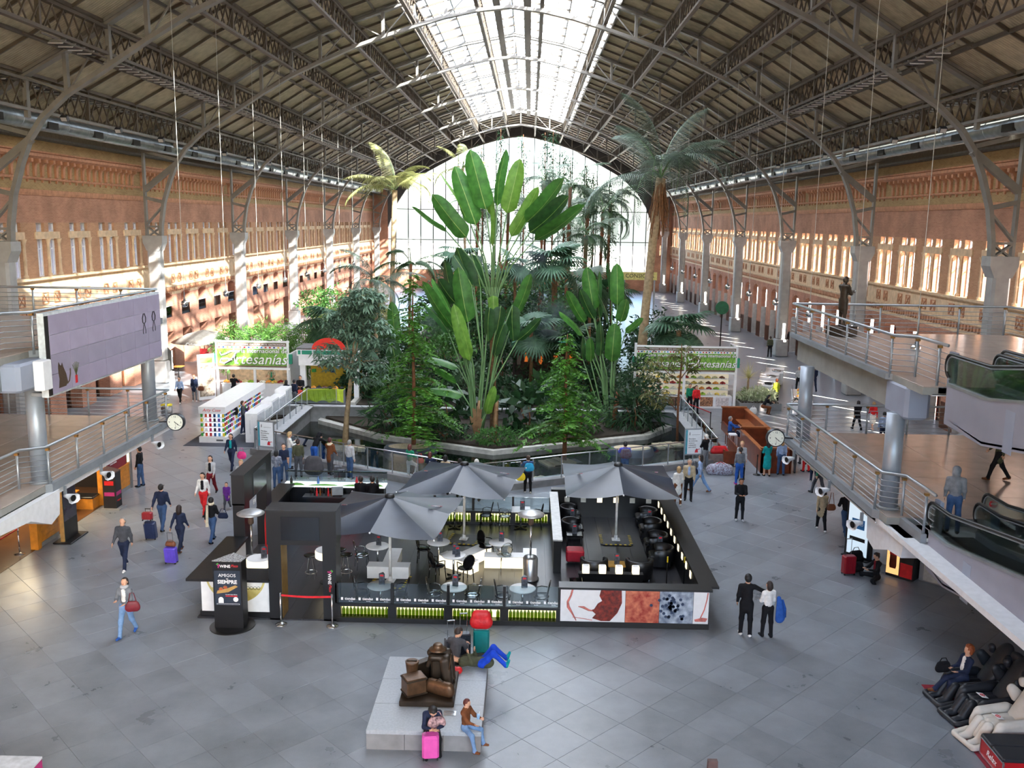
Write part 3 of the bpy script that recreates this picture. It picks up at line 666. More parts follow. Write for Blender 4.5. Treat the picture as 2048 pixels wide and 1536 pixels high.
MB().bx(-.6, -4.0, -.05, -.2, -3.6, .05).build('bracket', deckst, v); MB().bx(-.5, 3.5, .4, -.2, 3.8, .5).build('bracket', deckst, v); MB().bx(-.5, -3.9, 1.0, -.2, -3.6, 1.1).build('bracket', deckst, v)
bx_ = thing('equipment_box', 'white equipment box on brackets at the near end of the video wall', 'box', (-13.65, 25.55, 6.4))
MB().bev(-.2, -.25, 0, .1, .25, .85, .03).build('case', whp, bx_); MB().bx(-.6, -.05, .15, -.2, .05, .2).build('bracket', deckst, bx_); MB().bx(-.6, -.05, .65, -.2, .05, .7).build('bracket', deckst, bx_)
# clocks
def clock(label, x, y, z, sgn):
    c = thing('station_clock', label, 'clock', (x, y, z), 0, None); R_ = .335; ivory = mat('ivory clock dial', (238, 240, 226), .4, 0, .02)
    MB().cyl((0, -.1, 0), (0, .1, 0), R_, n=32).build('case', mat('dark clock case', (70, 72, 76), .4, .5), c, True)
    MB().cyl((0, -.115, 0), (0, -.1, 0), R_ - .04, n=32).build('dial', ivory, c)
    for i in range(12):
        a = PI / 6 * i; L = .06 if i % 3 else .0
        if L: MB().bar(((R_ - .07) * math.sin(a), -.118, (R_ - .07) * math.cos(a)), ((R_ - .1) * math.sin(a), -.118, (R_ - .1) * math.cos(a)), .012, .004, (0, 1, 0)).build('hour_mark', blk, c)
    for tx, px, pz in (('12', 0, .22), ('3', .22, 0), ('6', 0, -.22), ('9', -.22, 0)): text(tx, .1, (px, -.12, pz), FACE, blk, c, 'numeral')
    for a, L, wd in ((math.radians(131), .16, .022), (math.radians(128 if sgn > 0 else 126), .23, .014), (math.radians(172), .2, .006)): MB().bar((-.04 * math.sin(a), -.122, -.04 * math.cos(a)), (L * math.sin(a), -.122, L * math.cos(a)), wd, .004, (0, 1, 0)).build('hand', blk, c)
    MB().bar((sgn * R_, 0, 0), (sgn * (R_ + .32), 0, -.02), .05, .05).build('bracket', blk, c)
    return c
clock('round white wall clock on bracket at the left mezzanine corner', -13.42, 34.4, 3.55, -1)
clock('round white wall clock on bracket at the right mezzanine corner', 9.28, 33.8, 3.5, 1)
# horn loudspeakers under the deck edges
def horn(label, x, y, z, rz):
    h = thing('horn_loudspeaker', label, 'loudspeaker', (x, y, z), rz)
    M = MB(); n = 12
    for (ya, ra, za, rb) in ((0, .07, 0, .07), (.12, .09, 0, .09), (.26, .13, -.03, .13), (.36, .22, -.06, .15)): pass
    sec = [(-.02, .06, .05, .0), (.1, .08, .07, 0), (.22, .12, .1, -.02), (.33, .2, .14, -.05), (.35, .21, .15, -.055)]
    vs = []; fs = []
    for y_, hx, hz, zo in sec:
        for k in range(8): a = PI / 4 * k + PI / 8; vs.append((hx * 1.1 * max(-.9, min(.9, math.cos(a) * 1.3)), y_, zo + hz * max(-.9, min(.9, math.sin(a) * 1.3))))
    for k in range(len(sec) - 1):
        for i in range(8): j = (i + 1) % 8; fs.append((k * 8 + i, k * 8 + 8 + i, k * 8 + 8 + j, k * 8 + j))
    fs.append(tuple(range(8))); M.add(vs, fs).build('horn', mat('white horn plastic', (222, 224, 228), .45), h, True)
    MB().cyl((0, .3, -.04), (0, .31, -.04), .1, n=10).build('throat', blk, h); MB().bx(-.03, -.04, .03, .03, .04, .3).build('bracket', deckst, h)
horn('white horn loudspeaker under left mezzanine beside the clock', -13.95, 33.4, 2.95, -1.9)
horn('white horn loudspeaker above the burgundy poster', -13.95, 29.2, 2.95, -1.9)
horn('white horn loudspeaker above the tall digital totem', -13.95, 26.8, 2.9, -1.9)
horn('white horn loudspeaker under right mezzanine near the clock', 9.75, 32.9, 2.95, 1.9)
horn('white horn loudspeaker under right mezzanine above red trousers', 9.75, 28.9, 2.95, 1.9)
horn('white horn loudspeaker above the blue light box', 9.75, 25.9, 2.85, 1.9)
# sloping moving walkways
def walkway(label, x, y0, z0, flat, slope, yend, red=False):
    t = thing('moving_walkway', label, 'moving walkway', (x, y0, z0)); W_ = 1.3
    zf = lambda y: max(0, (-y - flat)) * slope
    ysq = [0, -flat, -flat - 1.0, (yend - y0)]
    side = lambda a, b: [(y, zf(y) + a) for y in ysq] + [(y, zf(y) + b) for y in ysq[::-1]]
    cl = mat('walkway side cladding', (140, 142, 156), .5, .05, .04, 1)
    for xo in (0, W_ - .1): MB().prism([(0, -.75), (0, .08)] + [(y, zf(y) + .1) for y in ysq[1:]] + [(y, zf(y) - .95) for y in ysq[:0:-1]], xo, xo + .1, 'x').build('side_cladding', cl, t)
    MB().prism([(0, -.9), (0, -.75)] + [(y, zf(y) - .9) for y in ysq[1:]] + [(y, zf(y) - 1.0) for y in ysq[:0:-1]], 0, W_, 'x').build('underside', cl, t)
    if flat > 0: MB().bx(-.004, -flat - 1.35, -.9, -.001, -flat - .95, .06).build('joint_panel', bluegrey, t)
    be = MB()
    for k in range(60):
        y = -.1 - k * .16
        if y < yend - y0: break
        be.bx(.2, y - .15, zf(y) - .02, W_ - .2, y, zf(y) + .0)
    be.build('belt', mat('dark ribbed belt', (66, 68, 72), .45, .4), t)['kind'] = 'stuff'
    for xo in (.05, W_ - .05):
        gp = [(y, zf(y) + .1) for y in ysq] ; R_ = .3
        arc = [(.0 + R_ * math.cos(a) * .9, .52 + R_ * math.sin(a) + .05) for a in np.linspace(-1.35, PI / 2, 9)]
        top = [(y, zf(y) + .87) for y in ysq[1:]]
        MB().prism([(.0, .12)] + [(p[0] - .04, p[1]) for p in arc[2:]] + [(y, z_ - .03) for y, z_ in top] + [(y, zf(y) + .1) for y in ysq[:0:-1]], xo - .006, xo + .006, 'x').build('balustrade_glass', bglass, t)
        hr = [(xo, a, b) for a, b in arc] + [(xo, a, b) for a, b in top]
        M = MB().tube(hr, .042, 8); M.build('handrail', rubber, t, True)
        MB().tube([(p[0], p[1] - .05 if i < 9 else p[1], p[2] - .055) for i, p in enumerate(hr)], .022, 6).build('handrail_track', railm, t, True)
        MB().prism([(0, .08)] + [(y, zf(y) + .08) for y in ysq[1:]] + [(y, zf(y) + .14) for y in ysq[:0:-1]] + [(0, .14)], xo - .07, xo + .07, 'x').build('skirt', railm, t)
    M = MB().cyl((.1, .02, .5), (.1, .06, .5), .001, n=3)
    return t
walkway('lower moving walkway whose glass side is nearest the round column', 10.45, 23.1, 3.45, 1.0, .15, 10)
walkway('lower moving walkway beside the man in the grey hood, farther lane', 12.3, 24.0, 3.45, 1.0, .15, 10)
walkway('upper moving walkway nearest the end of the steel railing', 10.6, 23.2, 7.3, 2.0, .15, 9)
walkway('upper moving walkway in the farther lane with no-entry sticker', 12.35, 24.0, 7.3, 2.0, .15, 9)
def noentry(x, y, z):
    s_ = thing('no_entry_sticker', 'round red no-entry sticker on the %s walkway glass' % ('upper' if z > 6 else 'lower'), 'sticker', (x, y, z))
    MB().cyl((0, 0, 0), (0, .01, 0), .11, n=20).build('disc', redm, s_); MB().bx(-.075, -.004, -.02, .075, 0, .02).build('bar', whp, s_); return s_
noentry(12.46, 23.85, 7.9); noentry(12.42, 23.85, 4.1)
for lab, x, y, z in (('slim grey cabinet at the end of the upper right railing', 10.95, 23.75, 7.2), ('slim grey cabinet at the end of the lower right railing', 10.62, 23.05, 3.45)):
    c = thing('control_cabinet', lab, 'cabinet', (x, y, z)); MB().bev(-.04, -.18, 0, .06, .18, .95, .015).build('case', bluegrey, c); MB().bx(-.05, -.12, .3, -.04, .12, .8).build('door', deckst, c)
# pendant globe lamps along both aisles
chrome = mat('chrome globe', (215, 218, 222), .12, .9, .02)
def pendant(x, y, z, top, label, grp):
    p = thing('pendant_lamp', label, 'lamp', (x, y, z), 0, grp)
    MB().sph((0, 0, 0), .17, 12, 8).build('globe', chrome, p, True); MB().lathe([(.05, .14), (.06, .22), (.03, .26), (.03, .5), (.015, .55)], 10).build('fitting', mat('grey lamp fitting', (120, 120, 122), .4, .4), p, True)
    MB().cyl((0, 0, .5), (0, 0, top - z), .012, n=5).build('cable', mat('pale steel cable', (176, 174, 166), .5), p); return p
for sx, lab, grp in ((13.0, 'chrome globe pendant lamp on a long cable over the right aisle', 'globe lamps over the right aisle'), (-16.1, 'chrome globe pendant lamp on a long cable over the left aisle', 'globe lamps over the left aisle')):
    for k in range(-1, 9):
        y = 37.0 + 6.0 * k
        if sx < 0 and k < 1: continue
        zt = roofz(sx - XC) + .03
        pendant(sx, y, 7.28, zt, lab, grp)
# bronze reader on the upper deck is in the figures section

# ================================================================ terrace
EMK = 2 ** -SC.view_settings.exposure
bk = mat('black lacquer panel', (20, 20, 22), .35, 0, .05); bk2 = mat('black terrace floor', (44, 44, 48), .32, 0, .06, 3); bkt = mat('worn black top', (40, 42, 46), .4, 0, .15, 5)
white = mat('white laminate', (226, 226, 226), .4, 0, .02); litw = mat('warm lit acrylic', (255, 240, 200), .4, emit=1.5 * EMK); litc = mat('bottle case light', (255, 246, 170), .4, emit=1.8 * EMK)
clear = glassm('clear terrace glass', (226, 234, 236), glossy=.16); steel = mat('polished steel', (190, 192, 194), .22, .9, .03)
wtxt = mat('white print', (236, 236, 236), .6, 0, .02); rtxt = mat('red print', (206, 36, 48), .6, 0, .03); gtxt = mat('green print', (70, 150, 60), .6, 0, .05); mtxt = mat('magenta print', (170, 40, 110), .6, 0, .05)
def winelogo(parent, loc, rot, s):
    M = Matrix.Translation(loc) @ Euler(rot).to_matrix().to_4x4()
    P = lambda x, y, z=0: tuple(M @ Vector((x * s, y * s, z)))
    text('WINE', .3 * s, P(-.05, 0), rot, wtxt, parent, 'lettering', bold=.004 * s); text('Plaza', .26 * s, P(.62, .04), rot, rtxt, parent, 'lettering_red', shear=.35)
    q = MB()
    for x, y in ((-.5, .0), (-.58, .06), (-.46, .08), (-.54, -.08), (-.5, .12)): q.cyl((x * s, y * s, 0), (x * s, y * s, .004), .05 * s, n=8)
    q.xf(M); q.build('grape_mark', mtxt, parent)
    q = MB().prism([(-.7 * s, .12 * s), (-.58 * s, .1 * s), (-.5 * s, .2 * s), (-.6 * s, .26 * s)], 0, .005).xf(M); q.build('leaf_mark', gtxt, parent)
T = struct('floor_terrace')
for k in range(29): MB().bx(-9.3 + k * .5, 24.7, 0, -9.3 + k * .5 + .494, 34.7, .05).build('plank', bk2, T)
def part(n, b, m): return MB().bx(*b).build(n, m, T)
T = thing('corner_counter', 'black-topped corner counter with a big white wine picture on its front', 'counter')
# front left counter with the big wine glass picture
part('counter_base', (-9.25, 24.8, 0, -7.2, 25.15, .18), bk); part('counter_panel', (-9.2, 24.82, .18, -7.2, 25.1, 1.15), white); part('counter_top', (-9.55, 24.6, 1.15, -7.2, 25.5, 1.22), bk)
def glasspic(x0, x1, z0, z1, y, cx, r, col, par):
    pts = [(cx + r * math.cos(a), z1 + .12 + r * .95 * math.sin(a)) for a in np.linspace(PI, 2 * PI, 25)]
    pts = [(min(x1, max(x0, x)), min(z1, max(z0, z_))) for x, z_ in pts]
    return MB().prism(pts, y - .006, y - .001, 'y').build('picture_glass', col, par)
yel = mat('straw wine print', (196, 168, 60), .5, 0, .25, 1.5, alt=(236, 224, 150)); yel2 = mat('pale wine print', (226, 224, 218), .5, 0, .08, 2)
glasspic(-9.15, -7.25, .2, 1.14, 24.82, -8.2, .86, yel, T); glasspic(-9.15, -7.25, .9, 1.14, 24.812, -8.2, .8, yel2, T)
M = MB()
for k in range(5): M.tube([(-7.95 + .1 * k + .045 * math.cos(a), 24.806, .9 + .045 * math.sin(a)) for a in np.linspace(0, 2 * PI, 9)], .008, 4)
M.build('picture_bubbles', mat('olive print', (86, 92, 62), .6), T)
# left side counter
T = thing('side_counter', 'black-topped side counter along the left edge of the terrace', 'counter')
part('side_base', (-9.25, 25.1, 0, -8.95, 28.2, .18), bk); part('side_panel', (-9.2, 25.1, .18, -8.95, 28.2, 1.15), white); part('side_top', (-9.55, 25.5, 1.15, -8.85, 28.2, 1.22), bk)
T = thing('side_wall', 'low black wall on the left edge behind the side portal', 'wall')
part('side_wall', (-9.3, 31.3, 0, -9.1, 34.3, 1.15), bk); part('side_top', (-9.5, 31.3, 1.15, -8.9, 34.3, 1.22), bk)
# portals with screens
scrm = mat('dark glossy screen', (26, 28, 32), .12, 0, .02)
T = thing('front_portal', 'black entrance portal with dark screen and wine bar name on its post', 'portal')
for k, (x0, x1) in enumerate(((-7.22, -6.85), (-5.68, -5.3))): part('portal_post', (x0, 24.7, 0, x1, 25.35, 2.3), bk)
part('portal_lintel', (-7.24, 24.68, 2.25, -5.28, 25.38, 3.25), bk); part('portal_cap', (-7.26, 24.66, 3.25, -5.26, 25.4, 3.28), bkt); part('portal_screen', (-6.82, 24.66, 2.4, -5.74, 24.68, 3.08), scrm)
MB().bx(-6.86, 24.72, .05, -6.84, 25.3, 2.3).build('portal_light', mat('amber strip', (120, 92, 40), .5), T)
winelogo(T, (-5.49, 24.695, 1.25), (PI / 2, PI / 2, 0), .42)
T = thing('side_portal', 'tall black portal with a screen on the left side of the terrace', 'portal')
for y0, y1 in ((28.2, 28.75), (30.75, 31.3)): part('side_portal_post', (-9.32, y0, 0, -8.95, y1, 2.3), bk)
part('side_portal_lintel', (-9.34, 28.2, 2.25, -8.93, 31.3, 3.25), bk); part('side_portal_cap', (-9.36, 28.15, 3.25, -8.9, 31.35, 3.28), bkt); part('side_portal_screen', (-8.93, 29.15, 2.3, -8.91, 30.6, 3.05), mat('lit grey screen', (120, 130, 134), .15, 0, .3, 2, alt=(30, 34, 38)))
text('EN', .22, (-8.92, 29.2, 2.08), (PI / 2, 0, PI / 2), wtxt, T)
# front glass wall with four lit bottle cases
T = thing('glass_front_wall', 'low front wall of glass panes above four lit bottle cases', 'wall')
part('front_plinth', (-5.3, 24.65, 0, 1.05, 24.95, .14), bk); part('front_ledge', (-5.3, 24.65, .48, 1.05, 24.98, .56), bk)
part('front_back_panel', (-5.3, 24.92, .14, 1.05, 24.97, .48), bk)
CASES = []
bottle = MB().lathe([(.0, 0), (.045, 0), (.047, .01), (.047, .19), (.03, .235), (.016, .26), (.016, .315), (.0, .315)], 8)
bgl = glassm('olive bottle glass', (128, 150, 24), glossy=.08); bme = bottle.mesh('bottle', bgl, True)
edges = [-5.3, -3.72, -2.13, -.54, 1.05]
names = ['leftmost', 'second from left', 'second from right', 'rightmost']
for k in range(4):
    a, b = edges[k] + .12, edges[k + 1] - .12
    part('case_divider', (edges[k] - .12 if k else edges[k], 24.66, .14, a, 24.95, .48), bk); part('case_light', (a, 24.88, .15, b, 24.92, .47), litc)
    part('glass_post', (edges[k] - .04, 24.7, .56, edges[k] + .04, 24.8, 1.15), bk); part('glass_pane', (edges[k] + .05, 24.73, .57, edges[k + 1] - .05, 24.75, 1.15), clear)
    n = 13
    for i in range(n):
        if k == 2 and i == n - 2: continue
        x = a + .06 + (b - a - .12) * i / (n - 1); o = ob('wine_bottle', bme, None, (x, 24.8, .145)); tag(o, 'green wine bottle lit from behind in the %s front case' % names[k], 'bottle', 'bottles in the %s front case' % names[k])
    for i in range(3):
        x = edges[k] + .28 + i * .5; text('tiendas', .105, (x + .1, 24.722, .68), FACE, wtxt, T, bold=.002)
        MB().bx(x - .16, 24.722, .64, x - .1, 24.726, .72).build('mark', wtxt, T); text('de vinos', .035, (x + .12, 24.722, .61), FACE, wtxt, T)
part('case_divider', (.93, 24.66, .14, 1.05, 24.95, .48), bk); part('glass_post', (.98, 24.7, .56, 1.06, 24.8, 1.15), bk)
# lounge front wall with pictures
T = thing('lounge_front_wall', 'black lounge wall with wine, meat and grape pictures on its front', 'wall')
part('lounge_base', (1.0, 24.66, 0, 5.25, 24.95, .16), bk); part('lounge_wall', (1.0, 24.68, .16, 5.22, 24.95, 1.14), bk); part('lounge_top', (1.0, 24.6, 1.14, 5.3, 25.05, 1.2), bk)
part('picture_panel', (1.05, 24.665, .17, 2.87, 24.68, 1.13), white); meat = mat('cured meat print', (186, 52, 44), .5, 0, .2, 7, alt=(214, 128, 96)); part('picture_panel', (2.88, 24.665, .17, 3.83, 24.68, 1.13), meat)
gr = mat('grape print', (92, 112, 142), .5, 0, .25, 5, alt=(186, 196, 208)); part('picture_panel', (3.84, 24.665, .17, 4.78, 24.68, 1.13), gr); part('picture_panel', (4.79, 24.665, .17, 5.22, 24.68, 1.13), white)
wine = mat('dark red wine print', (74, 16, 14), .4, 0, .3, 9, alt=(150, 50, 36)); pk = mat('pink splash print', (196, 110, 100), .5, 0, .2, 8)
M = MB(); M.prism([(2.2, .2), (2.45, .2), (2.66, .45), (2.78, .75), (2.76, 1.12), (2.18, 1.12), (2.14, .95), (2.22, .8), (2.1, .72), (2.0, .55), (1.92, .52), (2.05, .4), (1.95, .28)], 24.655, 24.664, 'y'); M.build('picture_wine', wine, T)
M = MB(); M.tube([(1.38, 24.66, 1.12), (1.34, 24.66, .95), (1.25, 24.66, .75), (1.27, 24.66, .6), (1.38, 24.66, .42), (1.5, 24.66, .2)], .02, 5, [.03, .03, .035, .05, .03, .015]); M.tube([(1.55, 24.66, .62), (1.7, 24.66, .6), (1.85, 24.66, .52), (1.95, 24.66, .5)], .02, 5, [.01, .04, .03, .02]); M.tube([(1.4, 24.66, .3), (1.7, 24.66, .26), (1.95, 24.66, .22)], .01, 4)
M.build('picture_splash', pk, T)
M = MB(); rg = random.Random(3)
for k in range(46): a, b = rg.gauss(4.18, .16), rg.gauss(.72, .17); M.cyl((a, 24.654, min(1.08, max(.24, b))), (a, 24.664, min(1.08, max(.24, b))), .045, n=8)
M.build('picture_grapes', mat('dark grape print', (44, 58, 84), .4, 0, .2, 12), T)
M = MB(); M.prism([(4.85, .24), (5.15, .24), (5.2, .34), (5.05, .36), (4.83, .3)], 24.655, 24.664, 'y'); M.tube([(5.0, 24.66, .35), (5.1, 24.66, .6), (5.16, 24.66, .9), (5.18, 24.66, 1.1)], .02, 4); M.build('picture_splash', pk, T)
# right wall, back walls, partition
T = thing('lounge_right_wall', 'low black wall with lit squares on the right edge of the lounge', 'wall')
part('right_wall', (5.05, 24.95, 0, 5.25, 34.6, 1.1), bk); part('right_top', (5.0, 24.95, 1.1, 5.55, 34.6, 1.16), bk)
for y in np.arange(26.6, 34.2, .78): part('lit_square', (5.03, y, .74, 5.05, y + .2, .94), litw)
T = thing('lounge_back_wall', 'low black wall with square lights at the back of the lounge', 'wall')
part('lounge_back_wall', (1.0, 34.5, 0, 5.2, 34.7, 1.1), bk); part('lounge_back_top', (1.0, 34.4, 1.1, 5.4, 34.75, 1.15), bk)
for i in range(6): part('lit_square', (1.52 + i * .63, 34.48, .64, 1.72 + i * .63, 34.5, .84), litw if i in (2, 3) else mat('unlit acrylic', (206, 204, 196), .4))
T = thing('grey_partition', 'grey-topped black partition between lounge and tables', 'partition')
part('partition', (.95, 28.6, 0, 1.2, 33.9, 1.15), bk); part('partition_top', (.92, 28.55, 1.15, 1.23, 33.95, 1.2), mat('grey metal cap', (172, 172, 170), .4, .3, .08))
T = thing('back_bottle_wall', 'low back wall with lit bottle cases under a glass pane', 'wall')
part('back_plinth', (-5.0, 33.35, 0, .95, 33.65, .14), bk); part('back_ledge', (-5.0, 33.3, .5, .95, 33.65, .58), bk); part('back_glass', (-5.0, 33.45, .58, .95, 33.48, 1.1), clear)
for k, (a, b) in enumerate(((-4.8, -3.5), (-3.3, -2.05), (-1.85, -.55), (-.35, .85))):
    part('case_light', (a, 33.56, .15, b, 33.6, .5), litc); part('case_divider', (b, 33.36, .14, b + .2, 33.6, .5), bk); part('glass_post', (b + .06, 33.42, .58, b + .14, 33.5, 1.12), bk)
    for i in range(11):
        x = a + .06 + (b - a - .12) * i / 10; o = ob('wine_bottle', bme, None, (x, 33.47, .145)); tag(o, 'green wine bottle in %s lit case of the back wall' % ('the leftmost', 'the second', 'the third', 'the rightmost')[k], 'bottle', 'bottles in back wall case %s' % 'abcd'[k])
# bar counter at the back left
B = thing('bar_counter', 'bar counter with lit green and white top and glass screen', 'bar counter', (-7.4, 34.4, 0))
MB().bx(-1.9, -.1, 0, 1.95, .45, 1.1).build('body', bk, B); MB().bx(-1.95, -.15, 1.1, 2.0, .5, 1.15).build('counter_top', mat('lit white counter', (240, 250, 250), .3, emit=.9 * EMK), B)
gm = mat('green counter print', (98, 160, 52), .3, 0, .12, 3)
for x0, x1, d in ((-1.9, -1.1, .2), (-1.0, .2, .1), (.3, 1.2, .12), (1.1, 1.95, .22)):
    MB().prism([(x0, -.1), ((x0 + x1) / 2, -.1 - .0), (x1, -.06), (x1 - .2, d - .02), ((x0 + x1) / 2, d + .05), (x0 + .2, d - .04)], 1.15, 1.158).build('green_print', gm, B)
MB().bx(-1.95, .47, 1.15, 2.0, .485, 1.6).build('glass_screen', clear, B); MB().bx(-1.95, .3, 1.58, 2.0, .5, 1.595).build('glass_shelf', clear, B)
for k in range(9):
    o = thing('wine_glass', 'wine glass on the lit bar counter', 'glass', (-8.9 + k * .42, 34.66 + .05 * (k % 3), 1.15), 0, 'glasses on the lit counter')
    MB().lathe([(.035, 0), (.006, .01), (.006, .08), (.035, .11), (.04, .16), (.032, .2)], 8).build('bowl', glassm('thin glassware', (236, 240, 240), glossy=.3), o, True)
for x, lab, m in ((-9.1, 'dark bottle at the left end of the lit counter', blk), (-8.05, 'blue jug on the lit bar counter', mat('blue jug', (70, 110, 170), .3)), (-6.55, 'red bottle cooler on the lit bar counter', rtxt), (-5.75, 'dark bottle at the right end of the lit counter', blk)):
    o = thing('bar_bottle', lab, 'bottle', (x, 34.6, 1.15)); MB().lathe([(.05, 0), (.055, .02), (.055, .16), (.025, .22), (.02, .3)], 10).build('body', m, o, True); MB().cyl((0, 0, .3), (0, 0, .32), .024, n=8).build('cap', steel, o)
S = thing('bar_shelf', 'black service shelf with bottles and till behind the bar', 'shelf', (-7.3, 33.9, .05))
MB().bx(-1.1, -.2, 0, 1.9, .25, .8).build('body', bk, S); MB().bx(-1.15, -.25, .8, 1.95, .25, .84).build('top', bkt, S)
tl_ = thing('till', 'grey till screen on the black bar shelf', 'till', (-7.15, 33.85, .89)); MB().cb((0, 0, .2), (.42, .05, .32), .2, -.3).build('screen', mat('grey till plastic', (96, 104, 106), .4), tl_); MB().bev(-.16, -.12, 0, .16, .14, .06, .01).build('base', blk, tl_)
for k in range(8):
    x = -8.15 + k * .11; o = thing('spirit_bottle', ('clear', 'dark', 'red-capped', 'amber')[k % 4] + ' spirit bottle on the bar shelf, number ' + ('one', 'two', 'three', 'four', 'five', 'six', 'seven', 'eight')[k] + ' from its left end', 'bottle', (x, 33.8 + .08 * (k % 2), .89))
    MB().lathe([(.035, 0), (.037, .02), (.037, .18), (.015, .24), (.014, .3)], 8).build('body', (glassm('thin glassware', (236, 240, 240)), blk, rtxt, mat('amber glass', (120, 70, 26), .2))[k % 4], o, True); MB().cyl((0, 0, .3), (0, 0, .33), .016, n=8).build('cap', (steel, wtxt, rtxt, steel)[k % 4], o)
cr = thing('bottle_crate', 'blue plastic crate behind the side portal', 'crate', (-8.7, 33.1, .05)); crm = mat('sky blue plastic', (40, 130, 200), .4)
M = MB()
for a in ((-.35, -.25, 0, .35, -.23, .7), (-.35, .23, 0, .35, .25, .7), (-.35, -.25, 0, -.33, .25, .7), (.33, -.25, 0, .35, .25, .7), (-.35, -.25, 0, .35, .25, .03)): M.bx(*a)
M.build('shell', crm, cr); MB().bx(-.34, -.24, .62, .34, .24, .66).build('lid', crm, cr)
rc = thing('red_counter', 'low red cool box behind the front portal', 'cool box', (-7.4, 32.9, .05)); MB().bev(-.8, -.25, 0, 1.2, .25, .68, .03).build('body', redm, rc); MB().bev(-.82, -.27, .68, 1.22, .27, .72, .02).build('lid', rtxt, rc)
# umbrellas
canv = mat('dark blue grey canvas', (36, 44, 58), .42, 0, .15, 1.6, spec=.6)
def parasol(label, x, y, rot, hx, hy, zc=2.3, za=2.88):
    u = thing('parasol', label, 'parasol', (x, y, .05), rot); zc -= .05; za -= .05
    cor = [(-hx, -hy), (0, -hy), (hx, -hy), (hx, 0), (hx, hy), (0, hy), (-hx, hy), (-hx, 0)]
    M = MB(); n = 8
    for k in range(8):
        a, b = cor[k], cor[(k + 1) % 8]; vs = []; fs = []; R_ = 7; C_ = 8
        for r in range(R_ + 1):
            t = .06 + .94 * r / R_
            for c in range(C_ + 1):
                q = c / C_; px = a[0] + (b[0] - a[0]) * q; py = a[1] + (b[1] - a[1]) * q
                ra = max(abs(px) / hx, abs(py) / hy); corner = min(1, (abs(px) / hx) * (abs(py) / hy))
                zz = za + (zc + .1 - .1 * corner - za) * (t ** .92) - .09 * math.sin(PI * q) * t - .02 * math.sin(PI * t)
                vs.append((px * t, py * t, zz))
        for r in range(R_):
            for c in range(C_): i = r * (C_ + 1) + c; fs.append((i, i + 1, i + C_ + 2, i + C_ + 1))
        MB().add(vs, fs).build('canopy_panel', canv, u, True)
        rib = [(a[0] * t, a[1] * t, za + (zc + .1 - .1 * min(1, abs(a[0]) / hx * abs(a[1]) / hy) - za) * (t ** .92) - .04) for t in (.06, .5, 1)]
        MB().tube(rib, .014, 5).build('rib', steel, u)
        MB().sph((a[0], a[1], rib[-1][2] + .02), .03, 6, 4).build('tip', white, u)
    MB().lathe([(.16, za - .06), (.15, za + .02), (.1, za + .05), (.02, za + .06)], 12).build('crown_cap', blk, u, True)
    MB().cyl((0, 0, .12), (0, 0, za), .045, n=12).build('pole', mat('white painted pole', (222, 220, 216), .4), u, True)
    MB().bev(-.15, -.15, .03, .15, .15, .06, .01).build('foot_plate', white, u); MB().lathe([(.08, .05), (.06, .2)], 10).build('sleeve', white, u)
    MB().bx(-.5, -.5, 0, .5, .5, .03).build('base_slab', mat('black base slab', (34, 34, 38), .5), u)
    tape = mat('yellow hazard tape', (214, 186, 30), .6); M = MB(); M2 = MB()
    for (ax, ay, dx, dy) in ((-.5, -.52, 1, 0), (-.52, -.5, 0, 1), (.52, -.5, 0, 1)):
        for k in range(12):
            t = k / 12; w_ = .02 + .03
            x0, y0 = ax + dx * t, ay + dy * t; (M if k % 2 else M2).bx(x0 - (w_ if not dx else 0), y0 - (w_ if not dy else 0), .028, x0 + dx / 12 + (w_ if not dx else 0), y0 + dy / 12 + (w_ if not dy else 0), .034)
    M.build('hazard_tape', tape, u); M2.build('hazard_tape_black', blk, u)
    for sx, sy, rz in ((.62, .5, -.35), (-.66, .1, .45)):
        t = .74; x_, y_ = hx * t * sx / abs(sx), hy * sy * .5
        zz = za + (zc + .05 - za) * (t ** .92) + .005; sl_ = math.atan2(za - zc, hx) * (1 if sx > 0 else -1)
        winelogo(u, (x_, y_ - .2, zz + .04), (0, sl_, PI / 2 * .9 if sx > 0 else -PI / 2 * .9), .55)
    return u
parasol('dark parasol nearest the front portal over the left tables', -4.2, 27.55, -.13, 1.9, 2.1)
parasol('dark parasol behind the first one at the back of the terrace', -2.16, 31.6, -.17, 1.85, 2.05)
u3 = parasol('dark parasol over the black armchairs of the lounge', 3.28, 31.85, -.005, 1.9, 2.15)
lp = thing('parasol_lamp', 'glowing dome lamp on the pole of the lounge parasol', 'lamp', (3.28, 31.78, 1.85)); MB().sph((0, 0, 0), (.17, .17, .1), 12, 8).build('dome', mat('amber lamp glow', (255, 214, 130), .4, emit=2.2 * EMK), lp, True); MB().cyl((0, 0, -.12), (0, 0, .0), .06, n=8).build('clip', steel, lp)
# patio heaters
def heater(label, x, y):
    h = thing('patio_heater', label, 'heater', (x, y, .05)); ss = mat('brushed stainless', (170, 172, 174), .3, .85, .06, 8)
    MB().lathe([(.28, 0), (.28, .06), (.24, .08), (.24, .72), (.2, .78), (.06, .82)], 24).build('tank_housing', ss, h, True); MB().cyl((0, 0, .8), (0, 0, 1.85), .035, n=12).build('pole', steel, h, True)
    MB().lathe([(.07, 1.82), (.09, 1.86), (.085, 2.1), (.1, 2.14)], 14).build('burner', mat('heat stained mesh', (110, 90, 76), .5, .5), h, True); MB().lathe([(.42, 2.15), (.43, 2.17), (.3, 2.24), (.06, 2.3)], 28).build('reflector', mat('dull aluminium', (176, 176, 176), .4, .6, .1, 5), h, True)
    for a in range(3): MB().bar((.08 * math.cos(a * 2.1), .08 * math.sin(a * 2.1), 2.08), (.1 * math.cos(a * 2.1), .1 * math.sin(a * 2.1), 2.2), .015, .015).build('strut', steel, h)
    return h
